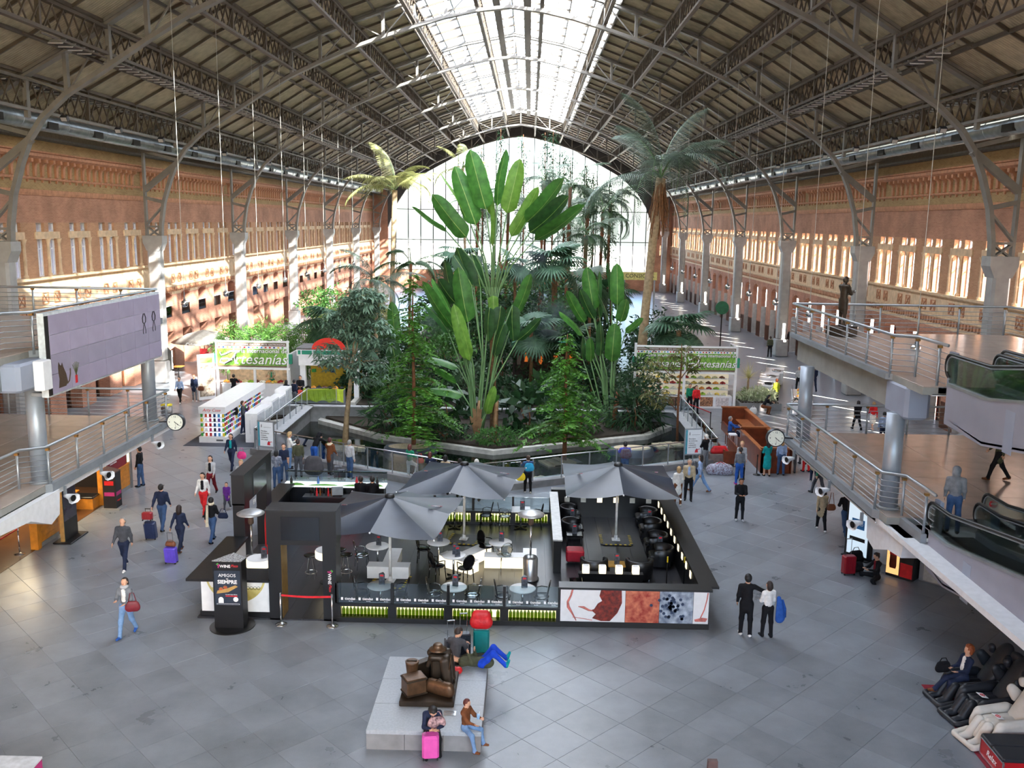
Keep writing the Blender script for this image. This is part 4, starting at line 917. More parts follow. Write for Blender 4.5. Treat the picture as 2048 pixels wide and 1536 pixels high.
heater('steel mushroom patio heater on the open floor between white tables', .2, 28.0); heater('steel mushroom patio heater by the tall lit drum tables', -8.55, 27.55)
# furniture
def menu():
    m = MB(); m.prism([(-.09, -.05), (.09, -.05), (0, .1)], 0, .34); return m
menum = mat('black menu card', (30, 32, 38), .4, 0, .2, 14, alt=(90, 96, 108))
def put_menu(x, y, z, rz, where): o = thing('menu_stand', 'black menu stand on %s' % where, 'menu', (x, y, z), rz); menu().build('card', menum, o); MB().bx(-.05, -.056, .26, .05, -.05, .31).build('title', rtxt, o); return o
def rtable(x, y, where, sq=False):
    t = thing('cafe_table', 'round white cafe table %s' % where if not sq else 'square white cafe table %s' % where, 'table', (x, y, .05))
    (MB().bev(-.35, -.35, .7, .35, .35, .74, .02) if sq else MB().lathe([(.37, .7), (.385, .715), (.385, .73), (.37, .745)], 28)).build('table_top', white, t, not sq)
    MB().cyl((0, 0, .03), (0, 0, .7), .035, n=10).build('stem', steel, t, True)
    M = MB()
    for k in range(4): a = PI / 4 + PI / 2 * k; M.bar((0, 0, .05), (.3 * math.cos(a), .3 * math.sin(a), .02), .06, .035)
    M.build('base', blk, t); return t
tabs = [(-4.18, 25.5, 'inside the front glass, leftmost'), (-2.03, 25.5, 'inside the front glass, middle'), (-.03, 25.5, 'inside the front glass, rightmost'), (-4.8, 28.8, 'beside the white T bench'), (-2.85, 29.3, 'at the middle left under the parasol edge'), (-2.25, 28.1, 'in the middle with two menus'), (-.8, 29.4, 'beside the lit T bench')]
for x, y, w_ in tabs:
    rtable(x, y, w_); put_menu(x + .05, y + .05, .795, rnd.uniform(-.3, .3), 'the round table ' + w_)
put_menu(-2.13, 27.95, .795, .4, 'the table with two menus, second stand')
rtable(-.15, 33.0, 'by the lit back wall, right one', True); put_menu(-.1, 32.95, .795, .1, 'the square table by the back wall'); rtable(-2.6, 32.9, 'by the lit back wall, left one', True); put_menu(-2.6, 32.9, .795, .1, 'the left square table by the back wall')
ghost = glassm('clear acrylic', (222, 228, 230), glossy=.3, rough=.05); bplast = mat('black glossy plastic', (16, 16, 18), .2)
def chair0_(m, name, label):
    c = thing(name, label, 'chair')
    MB().lathe([(.2, .42), (.235, .435), (.235, .455), (.2, .465)], 14).build('seat', m, c, True)
    for sx in (-1, 1):
        for sy in (-1, 1): MB().tube([(sx * .17, sy * .17, .43), (sx * .2, sy * .2, 0)], .02, 6, [.022, .014]).build('leg', m, c, True)
        MB().tube([(sx * .22, -.17, .66), (sx * .25, 0, .67), (sx * .22, .14, .64), (sx * .2, .15, .45)], .016, 6).build('arm', m, c, True)
    M = MB(); vs = [(0, -.22, .7)]; fs = []
    for r, q in ((.6, .0), (1, .02)):
        for k in range(14): a = 2 * PI * k / 14; vs.append((.2 * r * math.cos(a), -.22 + q * .5 - .05 * (.24 * r * math.sin(a)) / .24, .7 + .25 * r * math.sin(a)))
    for k in range(14): j = (k + 1) % 14; fs += [(0, 1 + k, 1 + j), (1 + k, 15 + k, 15 + j, 1 + j)]
    M.add(vs, fs); M.build('backrest', m, c, True)
    MB().tube([(.2 * math.cos(a), -.215 - .05 * math.sin(a), .7 + .25 * math.sin(a)) for a in np.linspace(0, 2 * PI, 17)], .018, 6).build('back_rim', m, c, True)
    return c
cb, cg = chair0_(bplast, 'ghost_chair', 'x'), chair0_(ghost, 'ghost_chair', 'x'); usedb = [0, 0]
def chair(x, y, rz, label, clear_=False):
    k = 1 if clear_ else 0; src = (cb, cg)[k]
    if usedb[k] == 0: usedb[k] = 1; src.location = (x, y, .05); src.rotation_euler = (0, 0, rz); src['label'] = label; src['group'] = 'oval-backed terrace chairs'; return src
    return dup(src, (x, y, .05), rz, label, 'oval-backed terrace chairs')
for x, y, rz, l, c in ((-4.72, 25.6, -1.5, 'black oval-back chair left of the leftmost front table', 0), (-3.62, 25.6, 1.5, 'black oval-back chair right of the leftmost front table', 0), (-1.5, 25.65, 1.5, 'clear oval-back chair right of the middle front table', 1), (-2.6, 25.65, -1.5, 'clear oval-back chair left of the middle front table', 1), (-.6, 25.6, -1.5, 'black oval-back chair left of the rightmost front table', 0), (.52, 25.6, 1.5, 'black oval-back chair right of the rightmost front table', 0),
    (-5.3, 28.7, -1.2, 'clear oval-back chair left of the T bench table', 1), (-3.35, 29.4, -1.6, 'black oval-back chair left of the middle left table', 0), (-2.75, 27.9, -.9, 'black oval-back chair left of the two-menu table', 0), (-1.85, 27.75, .6, 'black oval-back chair with its back to the front glass', 0), (-1.3, 29.75, -2.2, 'black oval-back chair behind the lit bench table', 0), (-.65, 28.95, .4, 'clear oval-back chair in front of the lit bench table', 1), (-1.45, 33.1, 1.5, 'black oval-back chair left of the right square table', 0), (.42, 33.0, 1.6, 'black oval-back chair against the grey partition', 0), (-.75, 33.05, -1.5, 'clear oval-back chair by the right square table', 1), (-3.2, 32.95, -1.5, 'clear oval-back chair by the left square table', 1)): chair(x, y, rz, l, c)
def tbench(x, y, rz, label, m):
    t = thing('t_bench', label, 'bench', (x, y, .05), rz)
    MB().bx(-.66, -.45, .05, .66, -.02, .42).build('seat_block', m, t); MB().bx(-.22, -.02, .05, .22, 1.25, .42).build('stem_block', m, t); MB().bx(-.67, -.46, .42, .67, -.01, .44).build('seat_top', white, t); MB().bx(-.23, -.01, .42, .23, 1.26, .44).build('stem_top', white, t)
    for sx in (-.5, .5): MB().bx(sx - .02, -.25, 0, sx + .02, -.2, .05).build('foot', steel, t)
    return t
tbench(-4.3, 28.15, 0, 'unlit white T-shaped bench under the front parasol', white); tbench(-.05, 29.0, -PI / 2 + PI, 'lit white T-shaped bench beside the steel heater', litw); tbench(-2.0, 28.9, -.6, 'lit white T-shaped bench behind the two-menu table', litw)
def drum(x, y, label):
    t = thing('drum_table', label, 'table', (x, y, .05)); MB().lathe([(.36, .82), (.38, .84), (.38, 1.04), (.36, 1.06)], 28).build('lit_drum', litw, t, True); MB().lathe([(.0, 1.06), (.36, 1.06), (.365, 1.07), (.0, 1.075)], 28).build('table_top', white, t); MB().cyl((0, 0, .04), (0, 0, .82), .04, n=10).build('stem', steel, t); MB().lathe([(.26, 0), (.26, .02), (.05, .05)], 20).build('base', blk, t)
    return t
drum(-8.05, 26.6, 'tall glowing drum table inside the corner counter'); put_menu(-7.9, 26.65, 1.125, .2, 'the glowing drum table in the corner'); drum(-6.15, 27.45, 'tall glowing drum table seen through the front portal'); put_menu(-6.15, 27.5, 1.125, .2, 'the glowing drum table behind the portal')
def stool(x, y, label):
    s = thing('bar_stool', label, 'stool', (x, y, .05), 0, 'bar stools by the drum tables'); MB().lathe([(.08, .7), (.2, .74), (.22, .77), (.17, .78), (.1, .76)], 16).build('seat', bplast, s, True)
    for k in range(4): a = PI / 4 + k * PI / 2; MB().tube([(.06 * math.cos(a), .06 * math.sin(a), .72), (.2 * math.cos(a), .2 * math.sin(a), 0)], .012, 5).build('leg', steel, s)
    MB().tube([(.185 * math.cos(a), .185 * math.sin(a), .2) for a in np.linspace(0, 2 * PI, 17)], .01, 5).build('foot_ring', steel, s); return s
stool(-6.75, 27.75, 'black bar stool left of the glowing drum behind the portal'); stool(-5.65, 27.85, 'black bar stool right of the glowing drum behind the portal'); stool(-5.95, 28.3, 'black bar stool half hidden by the portal post')
leath = mat('black leather', (22, 22, 25), .38, 0, .1, 8)
def tub(x, y, rz, label):
    t = thing('tub_chair', label, 'armchair', (x, y, .05), rz, 'black leather tub chairs')
    vs = []; fs = []; n = 17
    for k in range(n):
        a = math.radians(-35 + 250 * k / (n - 1)); top = .66 - .12 * abs(math.cos(a)) ** 2 * 0 - .1 * max(0, -math.sin(a) + .0)
        for r, z_ in ((.44, .08), (.46, .4), (.45, top - .03), (.42, top), (.36, top - .02), (.33, .38)): vs.append((r * math.cos(a), -r * math.sin(a), z_))
    for k in range(n - 1):
        for i in range(5): p = k * 6 + i; fs.append((p, p + 1, p + 7, p + 6))
    fs += [tuple(range(6)), tuple(range((n - 1) * 6 + 5, (n - 1) * 6 - 1, -1))]
    MB().add(vs, fs).build('shell', leath, t, True); MB().bev(-.33, -.3, .28, .33, .38, .42, .06).build('cushion', leath, t); MB().bev(-.36, -.33, .05, .36, .36, .28, .05).build('base', leath, t)
    for sx in (-.3, .3):
        for sy in (-.28, .3): MB().cyl((sx, sy, 0), (sx, sy, .06), .02, n=6).build('leg', steel, t)
    return t
for x, y, rz, l in ((1.75, 33.8, -PI / 2, 'black tub chair in the back left corner of the lounge'), (1.75, 32.1, -PI / 2, 'black tub chair against the grey partition, nearer one'), (4.55, 33.6, PI / 2, 'black tub chair in the back right corner of the lounge'), (4.55, 32.3, PI / 2, 'black tub chair by the right wall, second from the back'), (4.55, 30.8, PI / 2, 'black tub chair by the right wall, third from the back'), (4.55, 29.5, PI / 2, 'black tub chair by the right wall nearest the front'), (2.25, 28.35, 0, 'black tub chair behind the four small lit cubes, left'), (3.7, 28.35, 0, 'black tub chair behind the four small lit cubes, right')): tub(x, y, rz, l)
def lowt(x, y, label, sx=.3, sy=.3, m=None):
    t = thing('low_table', label, 'table', (x, y, .05)); MB().bev(-sx, -sy, .42, sx, sy, .46, .02).build('table_top', m or bplast, t)
    for a in (-1, 1):
        for b in (-1, 1): MB().bx(a * sx * .9 - .02, b * sy * .9 - .02, 0, a * sx * .9 + .02, b * sy * .9 + .02, .42).build('leg', bk, t)
    return t
for x, y, l in ((1.75, 32.98, 'low black table between the two chairs at the partition'), (1.75, 31.2, 'low black table at the near end of the partition chairs'), (4.6, 33.0, 'low black table between the back right tub chairs'), (4.6, 30.15, 'low black table between the right wall tub chairs'), (2.97, 28.35, 'low table with golden top between two tub chairs')):
    lowt(x, y, l, .28, .26, mat('golden lit top', (150, 112, 50), .3) if 'golden' in l else None)
    put_menu(x, y, .51, .2, l)
lowt(4.75, 26.4, 'low black table in the front right corner of the lounge', .3, .35)
lt = thing('clear_table', 'clear acrylic side table at the lounge entrance', 'table', (1.6, 26.7, .05)); MB().bx(-.2, -.5, .4, .2, .5, .42).build('table_top', ghost, lt)
for sy in (-.48, .46): MB().bx(-.2, sy, 0, .2, sy + .02, .4).build('leg', ghost, lt)
pf = thing('cube_pouf', 'red leather cube pouf on steel feet beside the partition', 'pouf', (1.7, 29.6, .05)); MB().bev(-.3, -.28, .1, .3, .28, .48, .05).build('cushion', mat('red leather', (168, 26, 44), .4, 0, .08), pf)
for sx in (-.25, .25):
    for sy in (-.23, .23): MB().cyl((sx, sy, 0), (sx, sy, .1), .015, n=6).build('foot', steel, pf)
lw = thing('low_divider', 'low black divider carrying four lit cubes', 'divider', (2.72, 27.62, .05)); MB().bx(-1.0, -.07, 0, 1.0, .07, .4).build('panel', bk, lw); MB().bx(-1.02, -.12, .4, 1.02, .12, .43).build('top', bk, lw)
for k in range(4):
    c = thing('cube_lamp', '%s of the four small lit cube lamps on the low divider' % ('leftmost', 'second from left', 'second from right', 'rightmost')[k], 'lamp', (1.94 + .52 * k, 27.6, .48)); MB().bev(-.11, -.1, 0, .11, .1, .24, .015).build('shade', litw, c); MB().bx(-.09, -.08, .24, .09, .08, .25).build('lid', white, c)
for x, l in ((4.45, 'yellow-topped slim bollard left in the lounge corner'), (4.98, 'yellow-topped slim bollard right in the lounge corner')):
    b_ = thing('slim_bollard', l, 'bollard', (x, 27.4, .05)); MB().cyl((0, 0, .02), (0, 0, .9), .018, n=8).build('post', bk, b_); MB().cyl((0, 0, .9), (0, 0, 1.08), .022, n=8).build('tip', mat('yellow hazard tape', (214, 186, 30)), b_); MB().lathe([(.12, 0), (.12, .015), (.03, .03)], 12).build('base', bk, b_)
# outside the terrace: totem stand and rope barrier
ts = thing('totem_sign', 'freestanding black totem sign advertising burgers in front of the terrace', 'sign', (-8.15, 24.25, 0))
MB().lathe([(.62, 0), (.62, .02), (.5, .035)], 32).build('base', bk, ts)
MB().prism([(-.42, -.22), (.38, -.22), (.42, .1), (-.02, .42)], .03, 1.98).build('body', bk, ts); MB().prism([(-.43, -.23), (.39, -.23), (.43, .1), (-.02, .43)], 1.98, 2.0).build('top', mat('black and white flecked top', (90, 92, 94), .5, 0, .5, 22, alt=(200, 200, 200)), ts)
nav = mat('navy poster', (34, 46, 62), .5, 0, .08, 4); MB().bx(-.38, -.235, .72, .34, -.222, 1.72).build('poster', nav, ts)
winelogo(ts, (-.05, -.226, 1.84), FACE, .38)
text('AMIGOS', .13, (-.02, -.238, 1.58), FACE, wtxt, ts); text('DE', .05, (-.02, -.238, 1.48), FACE, wtxt, ts); text('SIEMPRE', .15, (-.02, -.238, 1.39), FACE, wtxt, ts, bold=.004)
MB().prism([(-.33, 1.05), (.0, 1.1), (.27, 1.26), (.2, 1.3), (-.05, 1.2), (-.3, 1.14)], -.242, -.236, 'y').build('picture_board', mat('wood board print', (176, 140, 80), .5), ts)
for x, z_ in ((-.2, 1.19), (-.08, 1.24)):
    MB().sph((x, -.238, z_), (.06, .006, .05), 10, 6).build('picture_bun', mat('bun print', (150, 92, 44), .5), ts); MB().bx(x - .05, -.246, z_ - .02, x + .05, -.24, z_ - .005).build('picture_filling', rtxt, ts)
MB().bx(-.08, -.24, .97, .25, -.236, 1.0).build('red_line', rtxt, ts); text('Un menu largo disfrute', .035, (.08, -.238, 1.03), FACE, wtxt, ts); MB().cyl((.2, -.24, .89), (.2, -.236, .89), .07, n=16).build('white_disc', wtxt, ts)
MB().prism([(-.28, .78), (-.14, .78), (-.14, .9), (-.18, .95), (-.24, .95), (-.28, .9)], -.24, -.236, 'y').build('picture_waiter', wtxt, ts); MB().bx(-.33, -.24, .735, .3, -.237, .765).build('footer_frame', wtxt, ts); MB().bx(-.32, -.243, .74, .29, -.24, .76).build('footer', nav, ts)
rb = mat('red belt', (196, 26, 40), .5); 
def post_(x, y, label, m=steel, h=.95):
    p = thing('barrier_post', label, 'barrier post', (x, y, 0)); MB().lathe([(.17, 0), (.17, .02), (.06, .05), (.025, .08)], 20).build('base', m, p, True); MB().cyl((0, 0, .05), (0, 0, h), .025, n=10).build('tube', m, p, True); MB().lathe([(.032, h - .1), (.032, h), (.02, h + .01)], 10).build('belt_head', m, p); return p
post_(-6.82, 24.4, 'steel barrier post left of the portal opening'); post_(-5.36, 24.36, 'steel barrier post right of the portal opening')
r_ = thing('barrier_belt', 'red belt stretched between two steel posts at the portal', 'belt', (-6.09, 24.38, .88)); MB().add([(x, .02 * x / .7 * -1, -.03 * math.cos(x / .73 * PI / 2) + z_) for z_ in (-.03, .03) for x in np.linspace(-.7, .7, 9)], [(i, i + 1, i + 10, i + 9) for i in range(8)]).build('belt', rb, r_)
pr = thing('red_post', 'closed red sunshade standing behind the corner counter', 'sunshade', (-8.35, 28.6, .05)); MB().lathe([(.12, 0), (.12, .03), (.02, .05)], 12).build('base', bk, pr); MB().lathe([(.05, .3), (.09, .5), (.085, 1.6), (.03, 2.0)], 8).build('cloth', redm, pr); MB().cyl((0, 0, .04), (0, 0, 2.05), .018, n=8).build('pole', steel, pr)

# ================================================================ garden
RAV = [((-2.35,50.15,11.89),(-3.25,50.0,14.99),1.09,1),((-2.9,50.35,11.08),(-4.06,50.4,14.17),1.01,1),((-3.27,50.55,11.29),(-4.67,50.8,13.85),0.3,0.2),((-3.39,50.2,10.41),(-5.27,50.1,12.63),0.96,0.9),((-4.47,50.6,10.68),(-6.51,50.9,11.89),0.3,0.25),((-1.77,50.5,12.1),(-1.47,50.7,15.12),0.76,0.8),((-1.24,50.25,11.71),(-0.57,50.2,14.57),0.91,1),((-1.0,50.45,10.49),(0.5,50.6,13.11),0.76,0.8),((-0.21,50.3,11.24),(1.87,50.3,13.5),0.66,0.55),((-0.01,50.5,10.7),(2.15,50.7,12.6),0.61,0.5),((0.27,50.35,10.31),(2.99,50.4,12.07),0.61,0.5),((-2.08,50.75,11.56),(-2.73,51.2,14.8),0.56,0.6),((-1.99,50.4,9.93),(-1.96,50.5,12.93),0.43,0.6)]
RAV0 = (-1.95,50.3,7.22)
RAVL = [((-3.26,49.8,5.88),(-3.82,49.6,8.82),1.0,1),((-3.01,50.58,7.74),(-4.04,50.9,9.85),0.92,0.9),((-3.12,50.46,7.83),(-4.1,50.7,9.5),0.8,0.9),((-3.99,50.34,6.87),(-4.68,50.5,9.13),0.72,0.7),((-3.98,50.22,6.88),(-4.98,50.3,8.13),0.84,0.8),((-3.95,49.98,5.39),(-5.85,49.9,7.98),0.8,0.8),((-3.94,50.1,5.53),(-5.12,50.1,8.26),0.68,0.7),((-4.3,49.86,5.28),(-5.59,49.7,6.98),0.32,0.35),((-3.21,49.74,3.82),(-4.0,49.5,6.86),0.76,1),((-3.12,49.68,3.8),(-3.59,49.4,5.93),0.44,0.7),((-0.7,50.22,6.33),(0.17,50.3,8.48),0.76,0.9),((-0.56,50.16,4.9),(0.74,50.2,6.08),0.6,0.7),((-2.65,50.64,7.74),(-3.13,51.0,9.55),0.92,0.9),((-2.09,49.92,6.7),(-2.22,49.8,4.84),0.68,0.9),((-1.5,49.98,6.78),(-1.71,49.9,5.19),0.72,0.9),((-0.87,50.04,6.83),(-0.84,50.0,4.83),0.84,0.9),((-1.29,49.98,5.87),(-1.9,49.9,3.99),0.72,0.8),((-2.21,49.58,0.88),(-1.82,49.3,2.49),0.6,0.8),((-2.06,49.64,1.32),(-1.5,49.4,1.95),0.44,0.6),((-3.53,50.0,1.84),(-5.31,50.0,2.26),0.48,0.5),((-3.8,50.18,3.32),(-5.74,50.3,4.0),0.36,0.5),((-3.91,50.18,2.46),(-5.3,50.3,3.19),0.56,0.6)]
RAVL0 = (-2.7,49.9,-0.35)
RAVR = [((3.71,52.6,6.38),(3.24,52.6,8.82),0.85,1),((5.03,52.54,6.72),(4.94,52.5,9.05),0.8,1),((4.74,52.84,6.91),(4.54,53.0,9.11),0.49,0.6),((4.09,52.78,5.92),(3.89,52.9,8.57),0.45,0.6),((3.72,52.48,5.9),(2.83,52.4,7.53),0.67,0.8),((3.19,52.42,5.68),(2.08,52.3,7.44),0.71,0.8),((3.12,52.36,4.97),(1.79,52.2,6.39),0.62,0.7),((5.14,52.72,6.3),(5.47,52.8,7.32),0.67,0.8),((5.23,52.48,5.75),(5.57,52.4,7.05),0.76,0.9),((5.57,52.6,5.12),(6.57,52.6,5.94),0.49,0.7),((4.6,52.36,5.57),(4.01,52.2,7.39),0.49,0.6),((4.8,52.3,3.48),(4.89,52.1,5.7),0.89,1),((4.13,52.36,3.77),(4.14,52.2,5.76),0.62,0.8),((3.6,52.3,3.46),(3.55,52.1,4.87),0.62,0.8),((3.16,52.42,3.57),(3.07,52.3,4.93),0.4,0.6)]
RAVR0 = (4.9,52.4,-0.58)
BANL = [((-7.61,53.0,4.3),(-7.9,53.0,6.65),0.74,1),((-8.18,52.88,4.08),(-8.83,52.8,5.3),0.49,0.7),((-7.63,52.76,3.2),(-7.86,52.6,4.58),0.9,0.9)]
# ---- pond, island, parapet
stonem = mat('pale stone kerb', (188, 186, 178), .8, 0, .12, 3, bump=.3, bsc=20); gstone = mat('grey granite ledge', (128, 128, 130), .6, 0, .08, 3); soil = mat('dark garden soil', (52, 44, 34), .95, 0, .2, 4, bump=.5, bsc=12)
water = mat('dark pond water', (14, 22, 18), .06, 0, .1, 2, bump=.06, bsc=6, spec=.6)
pw = struct('pond_basin'); IN = [(-13.0, 43.55), (-2.25, 37.6), (8.95, 43.25), (8.95, 54.2), (-13.0, 54.2)]
n = len(PONDV)
for i in range(n):
    a, b = PONDV[i], PONDV[(i + 1) % n]; c, d = IN[i], IN[(i + 1) % n]
    MB().prism([a, b, d, c], -1.3, .28 if i < 2 else .22).build('ledge', gstone, pw)
    M = MB().bar((c[0], c[1], .24), (d[0], d[1], .24), .5, .04); M.build('ledge_lip', mat('pale ledge lip', (168, 170, 172), .6, 0, .06), pw)
MB().prism(IN, -1.32, -1.3).build('pond_floor', soil, pw)
wt = struct('water_pond'); MB().prism(IN, -.8, -.74).build('water_surface', water, wt)
ISL = [(-12.4, 53.6), (-8.3, 49.9), (-1.7, 46.85), (6.9, 51.1), (8.6, 53.6), (8.6, 56.0), (-12.4, 56.0)]
isl = struct('garden_island'); MB().prism(ISL, -1.3, -.5).build('kerb', stonem, isl)
inn = [(x * .965 - .06, y + .35) for x, y in ISL[:5]] + [(8.2, 56.0), (-12.0, 56.0)]
MB().prism(inn, -.5, -.38).build('soil', soil, isl)
MB().prism([(-10.6, 55.4), (6.6, 55.4), (6.6, 140), (-10.6, 140)], -.4, .12).build('soil', soil, isl)
for s_, x in ((-1, -10.6), (1, 6.6)): MB().bx(x - .15, 55, -.4, x + .15, 140, .32).build('kerb', stonem, isl)
# parapet railing with glass
def glassrail(label, pts, z, sp=1.35):
    t = thing('glass_railing', label, 'railing', (pts[0][0], pts[0][1], z)); o = pts[0]; P = [(x - o[0], y - o[1]) for x, y in pts]
    MB().tube([(x, y, 1.0) for x, y in P], .03, 8).build('handrail', steel, t, True)
    pme = MB().bx(-.03, -.02, 0, .03, .02, .98).mesh('post', railm)
    for a, b in zip(P[:-1], P[1:]):
        L = math.dist(a, b); n = max(1, round(L / sp)); d = ((b[0] - a[0]) / L, (b[1] - a[1]) / L)
        for k in range(n + 1): ob('post', pme, t, (a[0] + d[0] * L * k / n, a[1] + d[1] * L * k / n, 0), math.atan2(d[1], d[0]) + PI / 2)
        for k in range(n):
            p, q = L * k / n + .06, L * (k + 1) / n - .06
            MB().bar((a[0] + d[0] * p, a[1] + d[1] * p, .5), (a[0] + d[0] * q, a[1] + d[1] * q, .5), .012, .82).build('glass_pane', clear, t)
    return t
glassrail('glass railing along the left front ledge of the pond', [(-13.1, 43.35), (-2.25, 37.35)], .28); glassrail('glass railing along the right front ledge of the pond', [(-2.2, 37.35), (9.1, 43.05)], .28)
glassrail('glass railing along the left side of the pond by the white stall', [(-13.2, 43.6), (-13.2, 54.3), (-11.6, 55.1)], .22); glassrail('glass railing along the right side of the pond by the wooden counter', [(9.15, 43.3), (9.15, 54.3), (7.4, 54.9)], .22)
def infob(x, y, rz, label):
    s = thing('info_board', label, 'sign', (x, y, 0), rz)
    for sx in (-.42, .42): MB().bx(sx - .025, -.02, 0, sx + .025, .02, 1.95).build('post', railm, s)
    MB().bx(-.44, -.03, .72, .44, .03, 1.98).build('frame', railm, s); MB().bx(-.39, -.04, .78, .39, -.03, 1.92).build('panel', mat('white sign panel', (228, 232, 236), .5, 0, .02), s); MB().bx(-.39, -.045, .78, -.3, -.04, 1.92).build('teal_stripe', mat('teal sign stripe', (70, 150, 170), .5), s)
    text('i', .2, (-.2, -.045, 1.74), FACE, blk, s, bold=.006); MB().bx(-.1, -.044, 1.68, .3, -.04, 1.69).build('rule', blk, s)
    for k, tx in enumerate(('Disculpen', 'las molestias', 'estamos', 'trabajando', 'para usted')): text(tx, .085, (-.24, -.045, 1.5 - k * .1), FACE, blk, s, align='LEFT')
    MB().cyl((.16, -.045, 1.0), (.16, -.04, 1.0), .03, n=10).build('picture_head', blk, s); MB().prism([(.08, .84), (.24, .84), (.22, .97), (.34, 1.0), (.33, 1.02), (.18, 1.0), (.1, .97)], -.045, -.04, 'y').build('picture_body', rtxt, s)
    return s
infob(-12.15, 41.9, -.28, 'white information board on the left front ledge of the pond'); infob(7.75, 43.55 - 1.6, .2, 'white information board on the right front ledge of the pond')
def islet(x, y, rx, ry, label, lump):
    t = thing('rock_islet', label, 'rock', (x, y, -.8)); M = MB(); rg = random.Random(int(x * 10))
    N_ = 18; vs = []
    for r, z_ in ((1.05, 0), (1.0, .3), (.9, .42)):
        for k in range(N_): a = 2 * PI * k / N_; q = r * (1 + .1 * math.sin(3 * a + x) + rg.uniform(-.04, .04)); vs.append((rx * q * math.cos(a), ry * q * math.sin(a), z_))
    fs = [(r * N_ + k, r * N_ + (k + 1) % N_, r * N_ + N_ + (k + 1) % N_, r * N_ + N_ + k) for r in range(2) for k in range(N_)] + [tuple(range(2 * N_, 3 * N_))]
    M.add(vs, fs).build('rim', mat('slate blue rock', (74, 84, 98), .5, 0, .15, 4), t, True)
    MB().lathe([(.0, .4), (.82, .43), (.6, .47), (.0, .48)], 20).xf(Matrix.Diagonal((rx, ry, 1, 1))).build('sand', mat('pale sand', (196, 182, 154), .9, 0, .08, 9), t)
    return t
islet(-6.1, 47.0, 1.35, .8, 'rocky sand islet in the pond under the left feathery conifer', 1); islet(5.6, 47.6, 1.2, .75, 'rocky sand islet in the pond on the right', 1)
def raft(x, y, rz, label, n=5):
    t = thing('slab_raft', label, 'raft', (x, y, -.78), rz); m = mat('weathered pale slab', (182, 172, 146), .85, 0, .14, 4)
    for k in range(n): MB().cb((k * .42 - .8, .05 * (k % 2), .09 + .02 * (k % 3)), (.38, 1.2 - .1 * (k % 2), .08), .04 * (k - 2)).build('slab', m, t)
    MB().bx(-1.0, -.4, 0, 1.1, .4, .05).build('bearer', gstone, t); return t
raft(-9.6, 47.4, .1, 'pale slab raft in the pond at the foot of the leaning tree'); raft(1.75, 45.6, .5, 'pale slab raft in the pond below the right conifer', 4); raft(8.0, 49.6, .3, 'pale slab raft in the pond near the right railing', 4); raft(.8, 42.0, .9, 'pale stepping slabs in the pond behind the second parasol', 4)
# ---- plant kit
def leafm(name, rgb, alt=None, var=.12, transl=.25, rough=.45, sc=3., ro=.15):
    m = mat(name, rgb, rough, 0, var, sc, rnd_obj=ro, alt=alt, spec=.4); t = m.node_tree; b = t.nodes['Principled BSDF']; o = t.nodes['Material Output']; N = t.nodes.new; K = t.links.new
    tl = N('ShaderNodeBsdfTranslucent'); mx = N('ShaderNodeMixShader'); mx.inputs[0].default_value = transl
    for l in b.inputs['Base Color'].links: K(l.from_socket, tl.inputs[0])
    K(b.outputs[0], mx.inputs[1]); K(tl.outputs[0], mx.inputs[2]); K(mx.outputs[0], o.inputs[0]); return m
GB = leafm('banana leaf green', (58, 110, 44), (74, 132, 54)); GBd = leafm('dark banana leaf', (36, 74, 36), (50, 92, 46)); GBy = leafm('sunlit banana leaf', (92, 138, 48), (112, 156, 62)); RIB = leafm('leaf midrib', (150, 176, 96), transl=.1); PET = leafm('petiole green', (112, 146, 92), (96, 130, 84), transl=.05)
GP = leafm('palm frond green', (56, 84, 56), (84, 112, 78)); GPg = leafm('grey green palm frond', (84, 104, 92), (116, 134, 116)); GPy = leafm('sunlight tinted palm frond', (150, 156, 92), (196, 196, 136)); GT = leafm('feathery conifer green', (66, 122, 30), (92, 152, 44), ro=.1); GS = leafm('umbrella tree leaf', (96, 128, 106), (134, 164, 138)); GD = leafm('deep shade leaf', (34, 62, 38), (50, 84, 50)); GM = leafm('mid green leaf', (56, 100, 46), (80, 128, 58)); GW = leafm('bright bamboo leaf', (70, 120, 48), (110, 156, 72)); GF = leafm('fan palm green', (66, 102, 78), (96, 132, 104))  # GPy is pale because sunshine is painted into its colour
BK = mat('brown palm bark', (122, 88, 58), .9, 0, .2, 8, bump=.6, bsc=18); BKr = mat('red brown bark', (118, 74, 48), .9, 0, .15, 8); BKg = mat('pale trunk bark', (160, 138, 108), .85, 0, .15, 5); DRY = leafm('dry leaf sheath', (150, 112, 76), (178, 140, 100))
